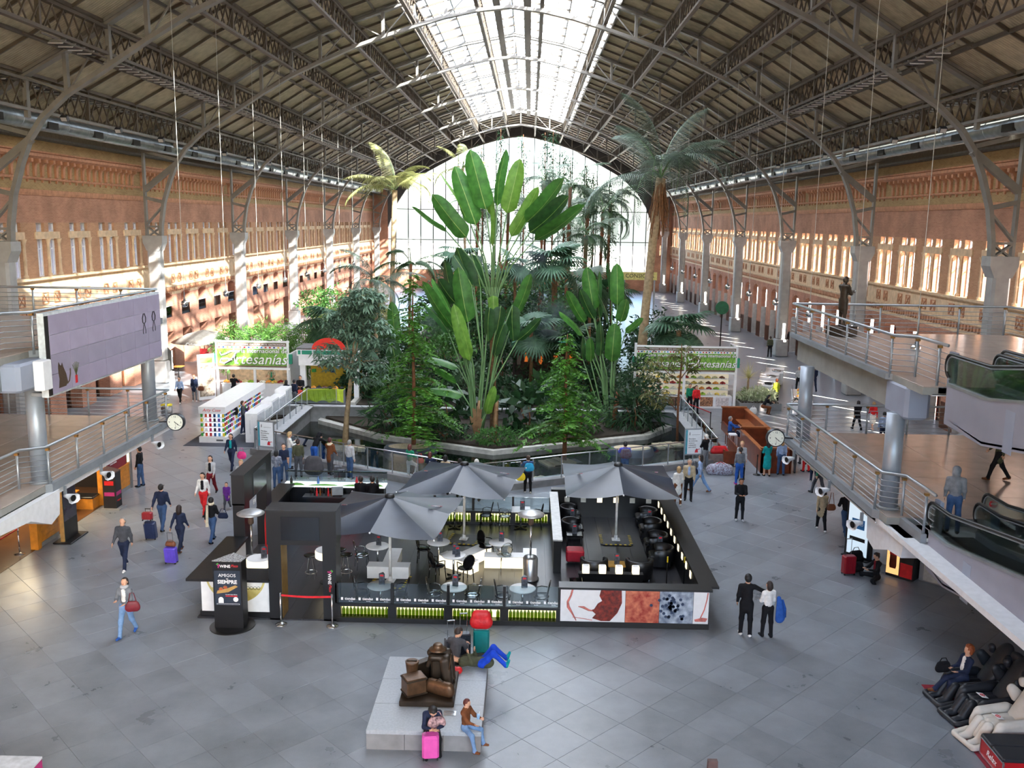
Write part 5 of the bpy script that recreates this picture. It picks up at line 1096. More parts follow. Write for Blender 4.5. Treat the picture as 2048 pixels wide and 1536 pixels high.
def banana(base, tip, w, face, root, rootpt, mleaf, stem=True, rg=rnd):
    """one big paddle leaf: lamina with midrib from base to tip, petiole down to rootpt (coordinates relative to root)"""
    B_ = Vector(base); T_ = Vector(tip); ax = T_ - B_; L = ax.length; d = ax.normalized()
    nrm = Vector((rg.uniform(-.25, .25), -1, .25)); nrm = (nrm - d * nrm.dot(d)).normalized(); side = d.cross(nrm).normalized()
    ang = math.acos(max(.15, min(1, face))) * rg.choice((-1, 1)); Rm = Matrix.Rotation(ang, 3, d); nrm = Rm @ nrm; side = Rm @ side
    nl, ns = 14, 4; vs = []; fs = []; ms = []; wide = w / max(.45, face) if face < .6 else w
    ph = rg.uniform(0, 6)
    cols = [-1, -.66, -.33, -.035, .035, .33, .66, 1]
    for i in range(nl + 1):
        t = i / nl; c = B_ + ax * t + nrm * (-.10 * L * math.sin(PI * t * .5) ** 2 * .6 + .05 * L * math.sin(PI * t))
        hw = wide * .5 * min(1, (t / .12) ** .6 if t < .12 else 1) * (1 - max(0, (t - .55) / .45) ** 2.2) ** .6
        hw = max(hw, .012)
        for s in cols:
            rip = .018 * math.sin(i * 2.4 + ph + s * 2) * abs(s)
            x = s * hw if abs(s) > .1 else s * .5 * wide * (1 - .6 * t)
            vs.append(c + side * (x * (1 + rip)) - nrm * (abs(s) ** 1.5 * hw * .28) + nrm * (rip * wide * .6))
    k = len(cols)
    for i in range(nl):
        for j in range(k - 1): p = i * k + j; fs.append((p, p + 1, p + k + 1, p + k)); ms.append(1 if j == 3 else 0)
    M = MB(); M.v = [tuple(v) for v in vs]; M.f = fs; M.m = ms
    lf = M.build('leaf', [mleaf, RIB], root, True)
    if stem:
        R0 = Vector(rootpt); m1 = R0 * .45 + B_ * .55 - d * .12 * (B_ - R0).length + Vector((0, 0, .05 * (B_ - R0).length))
        pts = [R0, R0 * .6 + m1 * .4, m1, B_]
        MB().tube(pts, .03, 6, [.075, .055, .042, .03]).build('petiole', PET, lf, True)
    return lf
def ravenala(name, label, cat, data, root, mats, trunk=None, rg=None):
    t = thing(name, label, cat, root); rv = Vector(root); rg = rg or random.Random(4)
    for i, (b, tp, w, f) in enumerate(data):
        rp = Vector(((b[0] - rv.x) * .12, (b[1] - rv.y) * .1, .0 + .15 * (i % 3)))
        banana(Vector(b) - rv, Vector(tp) - rv, w, f, t, rp, mats[i % len(mats)], True, rg)
    return t
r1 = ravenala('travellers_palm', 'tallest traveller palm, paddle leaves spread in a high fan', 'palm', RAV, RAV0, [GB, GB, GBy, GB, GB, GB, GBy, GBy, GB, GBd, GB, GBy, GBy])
MB().tube([(.1, .25, -7.6), (.05, .2, -4), (0, .05, -1.2), (0, 0, 0)], .16, 10, [.2, .16, .17, .2]).build('trunk', BK, r1, True)
M = MB()
for k in range(9): M.bar((-.25 + .06 * k, -.02 * k, -.3), ((-.25 + .06 * k) * 1.6, -.08, .55), .05, .02, (0, 1, 0))
M.build('sheath', PET, r1); rg4 = random.Random(9)
banana((.02, -.2, .1), (.08, -.35, -.85), .55, 1, r1, (0, 0, 0), GBy, False)
M = MB()
for k in range(14): a = rg4.uniform(0, 6.3); M.bar((.5, .0, 1.6), (.5 + .25 * math.cos(a), .1, 1.75 + .35 * math.sin(a)), .03, .03)
M.build('seed_head', mat('brown seed head', (112, 66, 38), .8, 0, .2, 9), r1)
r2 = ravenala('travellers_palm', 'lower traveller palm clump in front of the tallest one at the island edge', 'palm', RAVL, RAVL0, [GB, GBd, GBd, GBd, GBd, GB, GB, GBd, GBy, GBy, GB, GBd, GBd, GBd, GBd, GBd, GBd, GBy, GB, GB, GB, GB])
M = MB()
for k in range(10): a = rg4.uniform(-1.3, 1.3); M.bar((.12 * math.sin(a), -.12, .0), (.45 * math.sin(a), -.2, rg4.uniform(.8, 1.7)), .1, .02, (0, 1, 0))
M.build('dry_sheath', DRY, r2)
for dx in (.0, .95): MB().tube([(dx, .1, -.1), (dx * .98 + .05, .12, .8), (dx + .1, .1, 1.9)], .12, 8, [.2, .15, .1]).build('stump', DRY, r2, True)
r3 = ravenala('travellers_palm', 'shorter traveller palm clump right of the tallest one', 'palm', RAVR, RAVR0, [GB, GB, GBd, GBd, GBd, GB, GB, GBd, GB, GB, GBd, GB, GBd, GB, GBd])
MB().tube([(0, .1, -.1), (.2, .1, 1.2), (.35, .1, 2.3)], .14, 8, [.2, .16, .12]).build('stump', BKr, r3, True)
bl = ravenala('banana_plant', 'banana plant with one tall upright leaf left of the conifer', 'plant', BANL, (-7.7, 53, -.4), [GB, GBd, GBd])
# feather palms
def frond_mesh(name, L, droop, m, nl=26, leaf=.62, wd=.035, hang=.35):
    V = []; Fq = []; mi = []
    pts = []
    for i in range(nl + 1):
        t = i / nl; a = .95 - droop * t; pts.append((0, 0) if i == 0 else (pts[-1][0] + math.cos(a) * L / nl, pts[-1][1] + math.sin(a) * L / nl))
    for i in range(nl):
        (x0, z0), (x1, z1) = pts[i], pts[i + 1]; w_ = .035 * (1 - i / nl) + .008; b = len(V)
        V += [(x0, -w_, z0), (x0, w_, z0), (x1, w_, z1), (x1, -w_, z1)]; Fq.append((b, b + 1, b + 2, b + 3)); mi.append(1)
        t = (i + .5) / nl
        if t < .16: continue
        ll = leaf * (math.sin(PI * min(1, .12 + t * .92)) ** .5) * L / 3.5
        for s in (-1, 1):
            for q in (0, .5):
                px, pz = x0 + (x1 - x0) * q, z0 + (z1 - z0) * q; b = len(V); jx = rnd.uniform(-.05, .05)
                mx_, my, mz = px + ll * .35, s * ll * .62, pz + ll * .02 - hang * ll * .25; ex, ey, ez = px + ll * .6 + jx, s * ll * .95, pz - hang * ll
                V += [(px, 0, pz), (px + wd * 2, 0, pz), (mx_ + wd * 1.6, my, mz), (mx_, my, mz), (ex, ey, ez), (ex + .01, ey, ez)]
                Fq += [(b, b + 1, b + 2, b + 3), (b + 3, b + 2, b + 5, b + 4)]; mi += [0, 0]
    return npmesh(name, V, np.array(Fq), [m, PET], False, mi)
FR = {}
def palm(name, label, x, y, z, crown, L, nf, m, bark, lean=(0, 0), tr=.16, droops=(1.4, 2.0, 2.6), seed=1, skirt=False, group=None, elev=(-.5, .5)):
    """feather palm: trunk from z to crown height, nf arching fronds"""
    t = thing(name, label, 'palm', (x, y, z), 0, group); rg = random.Random(seed); h = crown - z
    MB().tube([(0, 0, -.1), (lean[0] * .25, lean[1] * .25, h * .35), (lean[0] * .6, lean[1] * .6, h * .7), (lean[0], lean[1], h)], tr, 10, [tr * 1.35, tr, tr * .95, tr * 1.1]).build('trunk', bark, t, True)
    if skirt:
        M = MB()
        for k in range(60): a = rg.uniform(0, 6.28); r = tr * rg.uniform(1.1, 1.9); z0 = h - rg.uniform(0, 1.2); M.bar((lean[0] + tr * .8 * math.cos(a), lean[1] + tr * .8 * math.sin(a), z0), (lean[0] * .92 + r * 1.3 * math.cos(a), lean[1] + r * 1.3 * math.sin(a), z0 - rg.uniform(1.2, 3.0)), .06, .03)
        M.build('dry_skirt', mat('brown dry skirt', (124, 84, 52), .9, 0, .2, 6), t)['kind'] = 'stuff'
    for k in range(nf):
        d = droops[k % len(droops)]; key = (m.name, d, round(L, 1))
        if key not in FR: FR[key] = frond_mesh('frond', L, d, m, hang=.25 + .12 * d)
        o = ob('frond', FR[key], t, (lean[0], lean[1], h)); e = elev[0] + (elev[1] - elev[0]) * rg.random() - .15 * (d - 1.4)
        o.rotation_euler = Euler((rg.uniform(-.3, .3), -e, 2 * PI * (k * .382 + rg.uniform(-.03, .03))), 'XYZ'); sc = rg.uniform(.85, 1.1); o.scale = (sc, sc, sc)
    return t
palm('feather_palm', 'tall feather palm with shaggy brown trunk on the right of the garden', 7.55, 62, 0, 14.2, 6.2, 19, GPg, BKg, (.95, 0), .3, (1.3, 1.9, 2.6, 3.0), 5, True, None, (-.35, .75))
palm('feather_palm', 'pale sunlit feather palm standing behind on the far left', -11.2, 75, 0, 13.6, 4.6, 15, GPy, BKg, (.4, 0), .2, (1.4, 2.0, 2.6), 8, False, None, (-.2, .8))
palm('feather_palm', 'feather palm with drooping grey fronds left of the banana leaves', -10.3, 62, 0, 7.0, 3.9, 12, GPg, BKg, (.1, 0), .13, (1.5, 2.2, 2.8), 11)
palm('feather_palm', 'thin feather palm beside the drooping grey one', -8.6, 66, 0, 8.2, 3.2, 9, GP, BKr, (.2, 0), .1, (1.5, 2.2), 12)
palm('feather_palm', 'slim palm at the back left against the white arch', -7.0, 104, 0, 17.0, 4.2, 12, GPy, BKg, (-.5, 0), .14, (1.3, 2.0, 2.7), 13)
for i, (x, y, c, L) in enumerate(((3.5, 88, 14.5, 4.6), (5.6, 94, 13.4, 4.8), (6.3, 84, 12.2, 4.4), (1.2, 100, 15.5, 4.4), (4.6, 80, 10.2, 4.0), (-2.4, 96, 13.4, 4.2), (-5.2, 90, 12.2, 4.2), (8.3, 100, 13.5, 4.6))):
    palm('feather_palm', 'dark feather palm silhouetted against the white end arch', x, y, 0, c, L, 12, GPg if i % 2 else GP, BKr, (.2, 0), .15, (1.6, 2.3, 2.9), 20 + i, False, 'feather palms against the end arch')
# fan palms
def fan_mesh(name, r, m, n=22, fold=.12, droop=.35):
    V = []; Fq = []; mi = []
    for k in range(n):
        a0, a1 = (k - .5) / n * 4.6 - 2.3 + .1, (k + .5) / n * 4.6 - 2.3 + .1; am = (a0 + a1) / 2; rr = r * (.82 + .18 * math.cos(am * .7)); b = len(V)
        for q, wq, fz in ((0.02, 1, 0), (.55, 1, 1), (.78, .55, .8), (1.0, .05, .3)):
            z = -droop * r * q ** 3
            for a, s in ((am - (am - a0) * wq, 0), (am, 1), (am + (a1 - am) * wq, 0)): V.append((rr * q * math.cos(a), rr * q * math.sin(a), z + (fold * r * .3 * q * fz if s else 0)))
        for i in range(3):
            for j in range(2): p = b + i * 3 + j; Fq.append((p, p + 1, p + 4, p + 3)); mi.append(0)
    return npmesh(name, V, np.array(Fq), [m], False, mi)
FAN = {}
def fanpalm(label, x, y, z, h, r, nl, m, seed, pet=1.2, trunk=.12, group=None):
    t = thing('fan_palm', label, 'palm', (x, y, z), 0, group); rg = random.Random(seed)
    MB().tube([(0, 0, -.1), (.05, 0, h * .5), (0, 0, h)], trunk, 8, [trunk * 1.3, trunk, trunk]).build('trunk', BK, t, True)
    key = (m.name, r)
    if key not in FAN: FAN[key] = fan_mesh('leaf', r, m)
    for k in range(nl):
        az = 2 * PI * k * .382 + rg.uniform(-.2, .2); el = rg.uniform(-.55, 1.2); p = Vector((math.cos(az) * math.cos(el), math.sin(az) * math.cos(el), math.sin(el))) * pet * rg.uniform(.75, 1.1)
        o = ob('leaf', FAN[key], t, (p.x, p.y, h + p.z)); o.rotation_euler = Euler((0, -el + .45, az), 'XYZ')
        if k % 1 == 0: o2 = MB().tube([(0, 0, 0), tuple(Vector((-pet * .9, 0, -.1)))], .014, 4).build('stalk', PET, o)
    return t
fanpalm('fan palm in the middle distance right of the tallest paddle leaves', 1.8, 66, 0, 8.2, 1.5, 18, GF, 3, 1.3, .2); fanpalm('fan palm above the right fair banner', 9.6, 58.8, 0, 4.6, 1.45, 16, GF, 4, 1.3, .16)
fanpalm('fan palm above the red half-disc stall', -13.1, 60.5, 0, 4.6, 1.5, 9, GF, 6, 1.2, .12); fanpalm('small fan palm behind the umbrella tree', -10.9, 58, 0, 3.4, 1.2, 8, GF, 7, 1.0, .1)
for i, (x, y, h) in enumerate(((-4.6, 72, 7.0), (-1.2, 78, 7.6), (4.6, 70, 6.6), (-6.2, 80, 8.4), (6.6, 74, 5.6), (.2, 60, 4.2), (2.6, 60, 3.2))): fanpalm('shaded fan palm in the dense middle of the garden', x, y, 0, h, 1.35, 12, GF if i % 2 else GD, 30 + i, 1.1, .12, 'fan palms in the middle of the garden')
# leafy masses
def leaves(n, cen, rad, size, shape, rg, up=.3, shell=.55, k=1):
    """n leaves scattered in an ellipsoid: returns vertices, quads"""
    d = rg.normal(size=(n, 3)); d /= np.linalg.norm(d, axis=1)[:, None]; r = (shell + (1 - shell) * rg.rand(n)) ** .6
    lump = 1 + .22 * np.sin(d[:, 0] * 5 + cen[0]) * np.cos(d[:, 2] * 6 + cen[1]) + .12 * np.sin(d[:, 1] * 9)
    c = np.array(cen) + d * np.array(rad) * (r * lump)[:, None]
    ax = d * .6 + rg.normal(size=(n, 3)) * .6 + np.array([0, 0, -up]); ax /= np.linalg.norm(ax, axis=1)[:, None]
    nn = np.cross(ax, rg.normal(size=(n, 3))); nn /= np.linalg.norm(nn, axis=1)[:, None]
    s = size * (.6 + .8 * rg.rand(n))[:, None]; w_ = s * shape
    V = np.stack([c, c + ax * s * .45 + nn * w_ * .5, c + ax * s, c + ax * s * .45 - nn * w_ * .5], 1).reshape(-1, 3)
    F_ = np.arange(4 * n).reshape(-1, 4); return V, F_
def bushy(name, label, cat, blobs, m, n, size, shape=.35, stems=(), bark=None, loc=(0, 0, 0), seed=1, group=None, up=.3, shell=.5):
    t = thing(name, label, cat, loc, 0, group); rg = np.random.RandomState(seed); Vs = []; Fs = []; k = 0
    for (c, r, f) in blobs:
        V, F_ = leaves(int(n * f), c, r, size, shape, rg, up, shell); Vs.append(V); Fs.append(F_ + k); k += len(V)
    ob('foliage', npmesh('foliage', np.concatenate(Vs), np.concatenate(Fs), m), t)['kind'] = 'stuff'
    for pts, rs in stems: MB().tube(pts, .05, 7, rs).build('stem' if cat != 'tree' else 'trunk', bark or BKr, t, True)
    return t
# feathery conifers standing in the pond
def conifer(label, x, y, z, h, rb, z0, m, seed, dens=1.0):
    t = thing('feathery_conifer', label, 'tree', (x, y, z)); rg = np.random.RandomState(seed)
    MB().tube([(0, 0, -.3), (.03, 0, h * .4), (-.04, .02, h * .75), (.02, 0, h)], .1, 8, [.13, .09, .055, .015]).build('trunk', BKr, t, True)
    Vs = []; Fs = []; kk = 0; nb = int(64 * dens); M = MB()
    for b in range(nb):
        q = (b + rg.rand()) / nb; zb = z0 + (h - z0) * q; L = rb * (1 - q) ** .8 * (.55 + .6 * rg.rand()) + .18; az = rg.rand() * 6.283
        dv = np.array([math.cos(az), math.sin(az)]); pts = []
        for s in np.linspace(0, 1, 7): pts.append(np.array([dv[0] * L * s, dv[1] * L * s, zb + L * (.22 * s - .5 * s * s)]))
        if b % 2 == 0: M.tube([tuple(p) for p in pts[:5]], .012, 4, [.018, .015, .012, .009, .006])
        nt = int(26 * L / rb * 2 + 12); s = .15 + .85 * rg.rand(nt); P = np.array([np.array([dv[0] * L * a, dv[1] * L * a, zb + L * (.22 * a - .5 * a * a)]) for a in s])
        side = np.array([-dv[1], dv[0], 0]); sg = np.where(rg.rand(nt) > .5, 1, -1)[:, None]
        tw = side * sg * (.35 + .25 * rg.rand(nt))[:, None] * (.5 + .4 * L) + np.array([dv[0], dv[1], 0]) * .18 + np.array([0, 0, -.14]) * (.4 + rg.rand(nt))[:, None]
        tw *= .62
        for f in (0, .33, .66):
            a0 = P + tw * f; a1 = P + tw * (f + .42); wv = np.cross(tw, np.array([0, 0, 1.0])) ; wv = wv / (np.linalg.norm(wv, axis=1)[:, None] + 1e-6) * (.055 * (1 - f * .5))
            wv = wv + rg.normal(size=wv.shape) * .02
            V = np.stack([a0, (a0 + a1) / 2 + wv, a1, (a0 + a1) / 2 - wv], 1).reshape(-1, 3); Vs.append(V); Fs.append(np.arange(len(V)).reshape(-1, 4) + kk); kk += len(V)
    M.build('branches', BKr, t)['kind'] = 'stuff'
    ob('foliage', npmesh('foliage', np.concatenate(Vs), np.concatenate(Fs), m), t)['kind'] = 'stuff'; return t
conifer('bright green feathery conifer in the pond left of centre', -5.91, 47.2, -.78, 9.4, 2.6, 1.1, GT, 3, 1.5); conifer('bright green feathery conifer in the pond right of centre', 1.95, 45.8, -.78, 6.6, 2.3, 1.0, GT, 5, 1.25)
# umbrella tree on the left: leaning trunk and whorls of leaflets
def whorls(n, blobs, rg, L=.3, k=7):
    Vs = []; Fs = []; kk = 0
    for (c, r, f) in blobs:
        m_ = int(n * f); d = rg.normal(size=(m_, 3)); d /= np.linalg.norm(d, axis=1)[:, None]; P = np.array(c) + d * np.array(r) * ((.45 + .55 * rg.rand(m_)) ** .6)[:, None]
        ph = rg.rand(m_) * 6.28; tilt = rg.normal(size=(m_, 2)) * .35
        for j in range(k):
            a = ph + j * 2 * PI / k; dx = np.cos(a); dy = np.sin(a); dz = -.35 + dx * tilt[:, 0] + dy * tilt[:, 1]; D = np.stack([dx, dy, dz], 1); S = np.stack([-dy, dx, np.zeros(m_)], 1); l = L * (.7 + .5 * rg.rand(m_))[:, None]
            V = np.stack([P, P + D * l * .55 + S * l * .17, P + D * l + np.array([0, 0, -.05]), P + D * l * .55 - S * l * .17], 1).reshape(-1, 3); Vs.append(V); Fs.append(np.arange(len(V)).reshape(-1, 4) + kk); kk += len(V)
    return np.concatenate(Vs), np.concatenate(Fs)
ut = thing('umbrella_tree', 'umbrella tree with whorled grey-green leaves and leaning pale trunk, left', 'tree', (-9.75, 48.3, -.78)); rg = np.random.RandomState(2)
MB().tube([(0, 0, -.2), (.15, -.2, 1.6), (.5, -.8, 3.6), (.75, -1.2, 5.0), (.9, -1.4, 6.6)], .1, 9, [.2, .14, .11, .08, .04]).build('trunk', BKg, ut, True)
M = MB()
for e in ((-.6, -1.2, 6.2), (2.0, -1.6, 6.4), (1.6, -.9, 8.0), (.2, -1.7, 7.8), (-.5, -1.0, 4.6), (2.2, -1.8, 5.0)): M.tube([(.6, -1.0, 4.2), ((.6 + e[0]) / 2, (-1 + e[1]) / 2, (4.4 + e[2]) / 2 + .2), e], .03, 5, [.05, .035, .015])
M.build('branches', BKg, ut)
V, F_ = whorls(560, [((1.4, -1.6, 8.0), (1.1, .9, .8), .3), ((.4, -1.4, 6.9), (1.2, .9, .8), .25), ((2.0, -1.8, 6.4), (1.1, .9, .9), .2), ((-.2, -1.3, 5.1), (1.1, .9, .8), .13), ((1.6, -1.8, 4.6), (1.1, .8, .9), .12)], rg, .36)
ob('foliage', npmesh('foliage', V, F_, GS), ut)['kind'] = 'stuff'
st = thing('thin_tree', 'thin sparse tree in front of the right fair banner', 'tree', (8.43, 50.5, -.78)); MB().tube([(0, 0, -.2), (-.05, 0, 2.5), (.05, 0, 4.6), (0, 0, 5.6)], .05, 7, [.08, .06, .045, .02]).build('trunk', BKr, st, True)
V, F_ = whorls(150, [((.2, 0, 4.9), (.9, .7, .6), .3), ((-1.2, .2, 4.2), (1.1, .8, .8), .35), ((-1.3, 0, 2.6), (.9, .7, .6), .25), ((.9, 0, 4.3), (.5, .5, .3), .1)], np.random.RandomState(5), .26, 6)
ob('foliage', npmesh('foliage', V, F_, leafm('yellowing green leaf', (88, 104, 52), (136, 128, 64))), st)['kind'] = 'stuff'
M = MB()
for e in ((-1.6, .2, 4.4), (-1.5, 0, 2.8), (.9, 0, 4.6)): M.tube([(0, 0, e[2] - 1.0), (e[0] * .6, e[1], e[2] - .2), e], .02, 5, [.03, .02, .008])
M.build('branches', BKr, st)
# shrubs and understorey
def shrub(label, x, y, z, rx, ry, rz, m, n, size, seed, shape=.35, group=None, up=.2):
    return bushy('shrub', label, 'shrub', [((0, 0, rz * .9), (rx, ry, rz), 1)], m, n, size, shape, [([(0, 0, 0), (.1, 0, rz * .6), (0, .1, rz)], [.06, .05, .02]), ([(.1, .1, 0), (-.3, .1, rz * .7), (-.5, 0, rz * 1.1)], [.05, .04, .015])], BKr, (x, y, z), seed, group, up)
shrub('glossy big-leaved shrub at the foot of the middle clump', .1, 50.6, -.4, 1.6, 1.0, 1.5, GD, 170, .75, 1, .55); shrub('low bright shrub spilling over the island kerb in the centre', -1.6, 47.9, -.45, 1.3, .6, .5, GM, 1500, .16, 2); shrub('low shrub on the island kerb left of the clump', -4.4, 48.9, -.45, 1.3, .6, .55, GD, 900, .22, 3); shrub('dark strap-leaved plant on the left end of the island', -7.6, 50.9, -.4, 1.4, .9, 1.0, GD, 420, .8, 4, .12)
shrub('dark strap-leaved plant at the right end of the island', 6.2, 52.2, -.4, 1.6, .9, 1.2, GD, 520, .85, 5, .1); shrub('leafy green shrub behind the right conifer', 3.0, 50.8, -.4, 1.2, .8, 1.3, GM, 1100, .26, 6); shrub('dense green shrub right of the shorter clump', 6.7, 53.8, -.3, 1.3, 1.0, 2.2, GD, 1800, .24, 7); shrub('broad-leaved shrub behind the left conifer', -6.4, 51.4, -.4, 1.5, 1.0, 1.6, GM, 700, .38, 8, .5); shrub('low ferny plants right of the centre clump', .9, 49.6, -.45, 1.2, .5, .45, GM, 900, .2, 9)
shrub('glossy big-leaved shrub left of the banana leaves', -4.6, 51.4, -.4, 1.3, .8, 1.4, GD, 150, .7, 10, .55); shrub('green climber wrapped around the middle fan palm trunk', 2.0, 65.4, 0, .9, .8, 3.2, GM, 1500, .26, 11, .6)
for i, (x, y, r, h) in enumerate(((-10.5, 58, 1.4, 2.0), (-8.4, 57, 1.5, 2.2), (-6, 58, 1.6, 2.6), (-3.4, 57, 1.6, 2.2), (-1, 56, 1.5, 1.7), (1.6, 57, 1.5, 2.0), (4, 58, 1.5, 2.3), (6, 57, 1.4, 2.0), (-9, 63, 1.9, 3.0), (-5.4, 64, 2.0, 3.6), (-1.8, 64, 1.9, 3.2), (1.4, 63, 1.8, 2.8), (4.8, 64, 1.8, 3.0), (-7.6, 71, 2.2, 4.2), (-3.4, 70, 2.1, 4.2), (.8, 71, 2.2, 4.2), (4.8, 72, 2.2, 4.2), (-6, 80, 2.6, 5.2), (-1.4, 80, 2.6, 5.0), (3.6, 80, 2.6, 5.0), (-8, 90, 3.0, 5.2), (-3, 92, 3.0, 5.8), (2.4, 92, 3.0, 5.6), (6, 90, 2.4, 5.0), (-5, 104, 3.4, 6.0), (1, 106, 3.6, 6.0), (6, 106, 3.0, 5.6), (-8.5, 120, 3.6, 6.4), (-2, 122, 4.0, 6.6), (5, 122, 3.8, 6.4))):
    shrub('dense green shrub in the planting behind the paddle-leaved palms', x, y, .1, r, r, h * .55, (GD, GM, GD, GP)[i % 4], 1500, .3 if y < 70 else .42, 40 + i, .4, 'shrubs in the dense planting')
# slender trees against the arch
for i, (x, y, h) in enumerate(((1.6, 112, 21.5), (4.0, 116, 20), (-1.0, 118, 21.8), (6.4, 110, 18), (7.8, 118, 17.5), (2.8, 124, 23.0), (5.2, 126, 20), (-4.0, 124, 23.0), (9.0, 108, 15.5), (-6.6, 126, 21))):
    bl_ = [((.3 * math.sin(k * 2.1 + i), 0, h * (.45 + .05 * k)), (1.1 - .05 * k, 1.0, 1.1), .1) for k in range(11)]
    bushy('slender_tree', 'slender leafy tree silhouetted against the bright end arch', 'tree', bl_, GD, 900, .42, .22, [([(0, 0, 0), (.2, 0, h * .5), (0, 0, h)], [.14, .1, .03])], BKr, (x, y, .1), 90 + i, 'slender trees against the arch', .8, .1)
# left and right edges
for i, (x, y) in enumerate(((-20.6, 63.5), (-19.0, 64.2), (-17.4, 63.8), (-15.8, 64.4), (-14.4, 63.6))):
    bushy('bamboo', 'bushy bamboo in the hedge behind the left fair banner, ' + ('first', 'second', 'third', 'fourth', 'fifth')[i] + ' from the wall', 'bamboo', [((0, 0, 2.3), (1.15, 1.0, 1.9), 1)], GW, 2600, .32, .16, [([(a, .1, 0), (a * 1.2, .1, 2.5), (a * 1.6, 0, 3.9)], [.03, .025, .01]) for a in (-.4, -.1, .2, .5)], GM, (x, y, 0), 60 + i, None, .5, .4)
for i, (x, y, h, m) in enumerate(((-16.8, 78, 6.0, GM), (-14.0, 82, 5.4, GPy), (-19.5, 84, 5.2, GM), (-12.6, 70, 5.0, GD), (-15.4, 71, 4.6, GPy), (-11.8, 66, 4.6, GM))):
    bushy('small_tree', ('green', 'sunlight tinted', 'green', 'shaded', 'sunlight tinted', 'mid-green')[i] + ' small tree on the left in front of the sunlit wall, ' + ('near a column', 'farthest back', 'nearest the wall', 'beside the grey palm', 'behind the bamboo', 'over the umbrella tree')[i], 'tree', [((0, 0, h * .72), (1.5, 1.3, 1.3), .6), ((.8, 0, h * .5), (1.0, .9, .9), .4)], m, 1500, .3, .35, [([(0, 0, 0), (.1, 0, h * .4), (0, 0, h * .8)], [.09, .07, .03])], BKr, (x, y, 0), 70 + i)  # the GPy crowns have sunlight put into their leaf colour
for i, (x, y, r, h) in enumerate(((10.0, 62.5, 1.5, 2.4), (11.6, 60.6, 1.2, 1.8), (12.4, 63.5, 1.3, 2.0), (9.4, 70, 2.0, 3.4), (10.4, 78, 2.2, 3.8))):
    shrub('leafy shrub behind the right fair banner, ' + ('under the fan palm', 'lowest one at the right end', 'beside the aisle', 'farther back', 'farthest back')[i], x, y, 0, r, r, h * .55, (GM, GM, GB, GD, GD)[i], 1100, .4, 80 + i, .35)
ag = thing('spiky_plant', 'white sunlit spiky plant beside the right fair stall', 'plant', (13.9, 57.6, .55)); M = MB(); rg = random.Random(6)
for k in range(60):
    a, e = rg.uniform(0, 6.28), rg.uniform(-.2, 1.5); L = rg.uniform(.7, 1.2); dv = Vector((math.cos(a) * math.cos(e), math.sin(a) * math.cos(e), math.sin(e))); sd = dv.cross(Vector((0, 0, 1))).normalized() * .03
    M.add([Vector((0, 0, 1.3)) + sd, Vector((0, 0, 1.3)) - sd, Vector((0, 0, 1.3)) + dv * L], [(0, 1, 2)])
M.build('foliage', leafm('pale yellow strap leaf', (200, 200, 130), (230, 226, 170)), ag)['kind'] = 'stuff'; MB().cyl((0, 0, 0), (0, 0, 1.3), .07, n=8).build('stem', BKg, ag, True)
pl = thing('planter_bed', 'low planter of white-flowered plants beside the right fair stall', 'planter', (14.4, 57.2, 0)); MB().bx(-1.3, -1.0, 0, 1.3, 1.6, .45).build('wall', gstone, pl); MB().bx(-1.15, -.85, .45, 1.15, 1.45, .5).build('soil', soil, pl)
V, F_ = leaves(1400, (0, .2, .8), (1.1, .9, .35), .28, .3, np.random.RandomState(3)); ob('foliage', npmesh('foliage', V, F_, leafm('white edged leaf', (150, 170, 110), (228, 232, 204))), pl)['kind'] = 'stuff'
M = MB()
for k in range(12): M.tube([(-1.2 + .2 * k, -.95, .45), (-1.1 + .2 * k, -.95, .75), (-1.0 + .2 * k, -.95, .45)], .012, 4)
M.build('edging', steel, pl)
# mist from the sprinklers
def mist(x, y, z, r, label, seed):
    m = bpy.data.materials.new('mist'); m.use_nodes = True; t = m.node_tree; t.nodes.clear(); N = t.nodes.new; K = t.links.new
    o = N('ShaderNodeOutputMaterial'); v = N('ShaderNodeVolumeScatter'); tc = N('ShaderNodeTexCoord'); nz = N('ShaderNodeTexNoise'); nz.inputs['Scale'].default_value = 1.4; nz.inputs['Detail'].default_value = 3
    K(tc.outputs['Object'], nz.inputs[0]); mr = N('ShaderNodeMapRange'); mr.inputs[1].default_value = .45; mr.inputs[2].default_value = .75; mr.inputs[3].default_value = 0; mr.inputs[4].default_value = .9
    gr = N('ShaderNodeVectorMath'); gr.operation = 'LENGTH'; K(tc.outputs['Object'], gr.inputs[0]); fo = N('ShaderNodeMapRange'); fo.inputs[1].default_value = r; fo.inputs[2].default_value = r * .2; K(gr.outputs['Value'], fo.inputs[0])
    mu_ = N('ShaderNodeMath'); mu_.operation = 'MULTIPLY'; K(nz.outputs[0], mr.inputs[0]); K(mr.outputs[0], mu_.inputs[0]); K(fo.outputs[0], mu_.inputs[1]); K(mu_.outputs[0], v.inputs['Density']); v.inputs['Color'].default_value = (.95, .97, 1, 1); K(v.outputs[0], o.inputs['Volume'])
    b = MB().sph((0, 0, 0), (r, r * .8, r), 16, 10).build('mist', m, None, False, (x, y, z)); b['kind'] = 'stuff'; tag(b, label, 'mist'); return b
mist(1.4, 54.6, 5.8, 1.7, 'white puff of sprinkler mist between the two paddle-leaf clumps', 1); mist(-5.6, 55, 5.6, 1.4, 'white puff of sprinkler mist left of the tallest palm', 2); mist(-.2, 57, 9.0, 1.6, 'faint sprinkler mist right of the high leaf fan', 3)

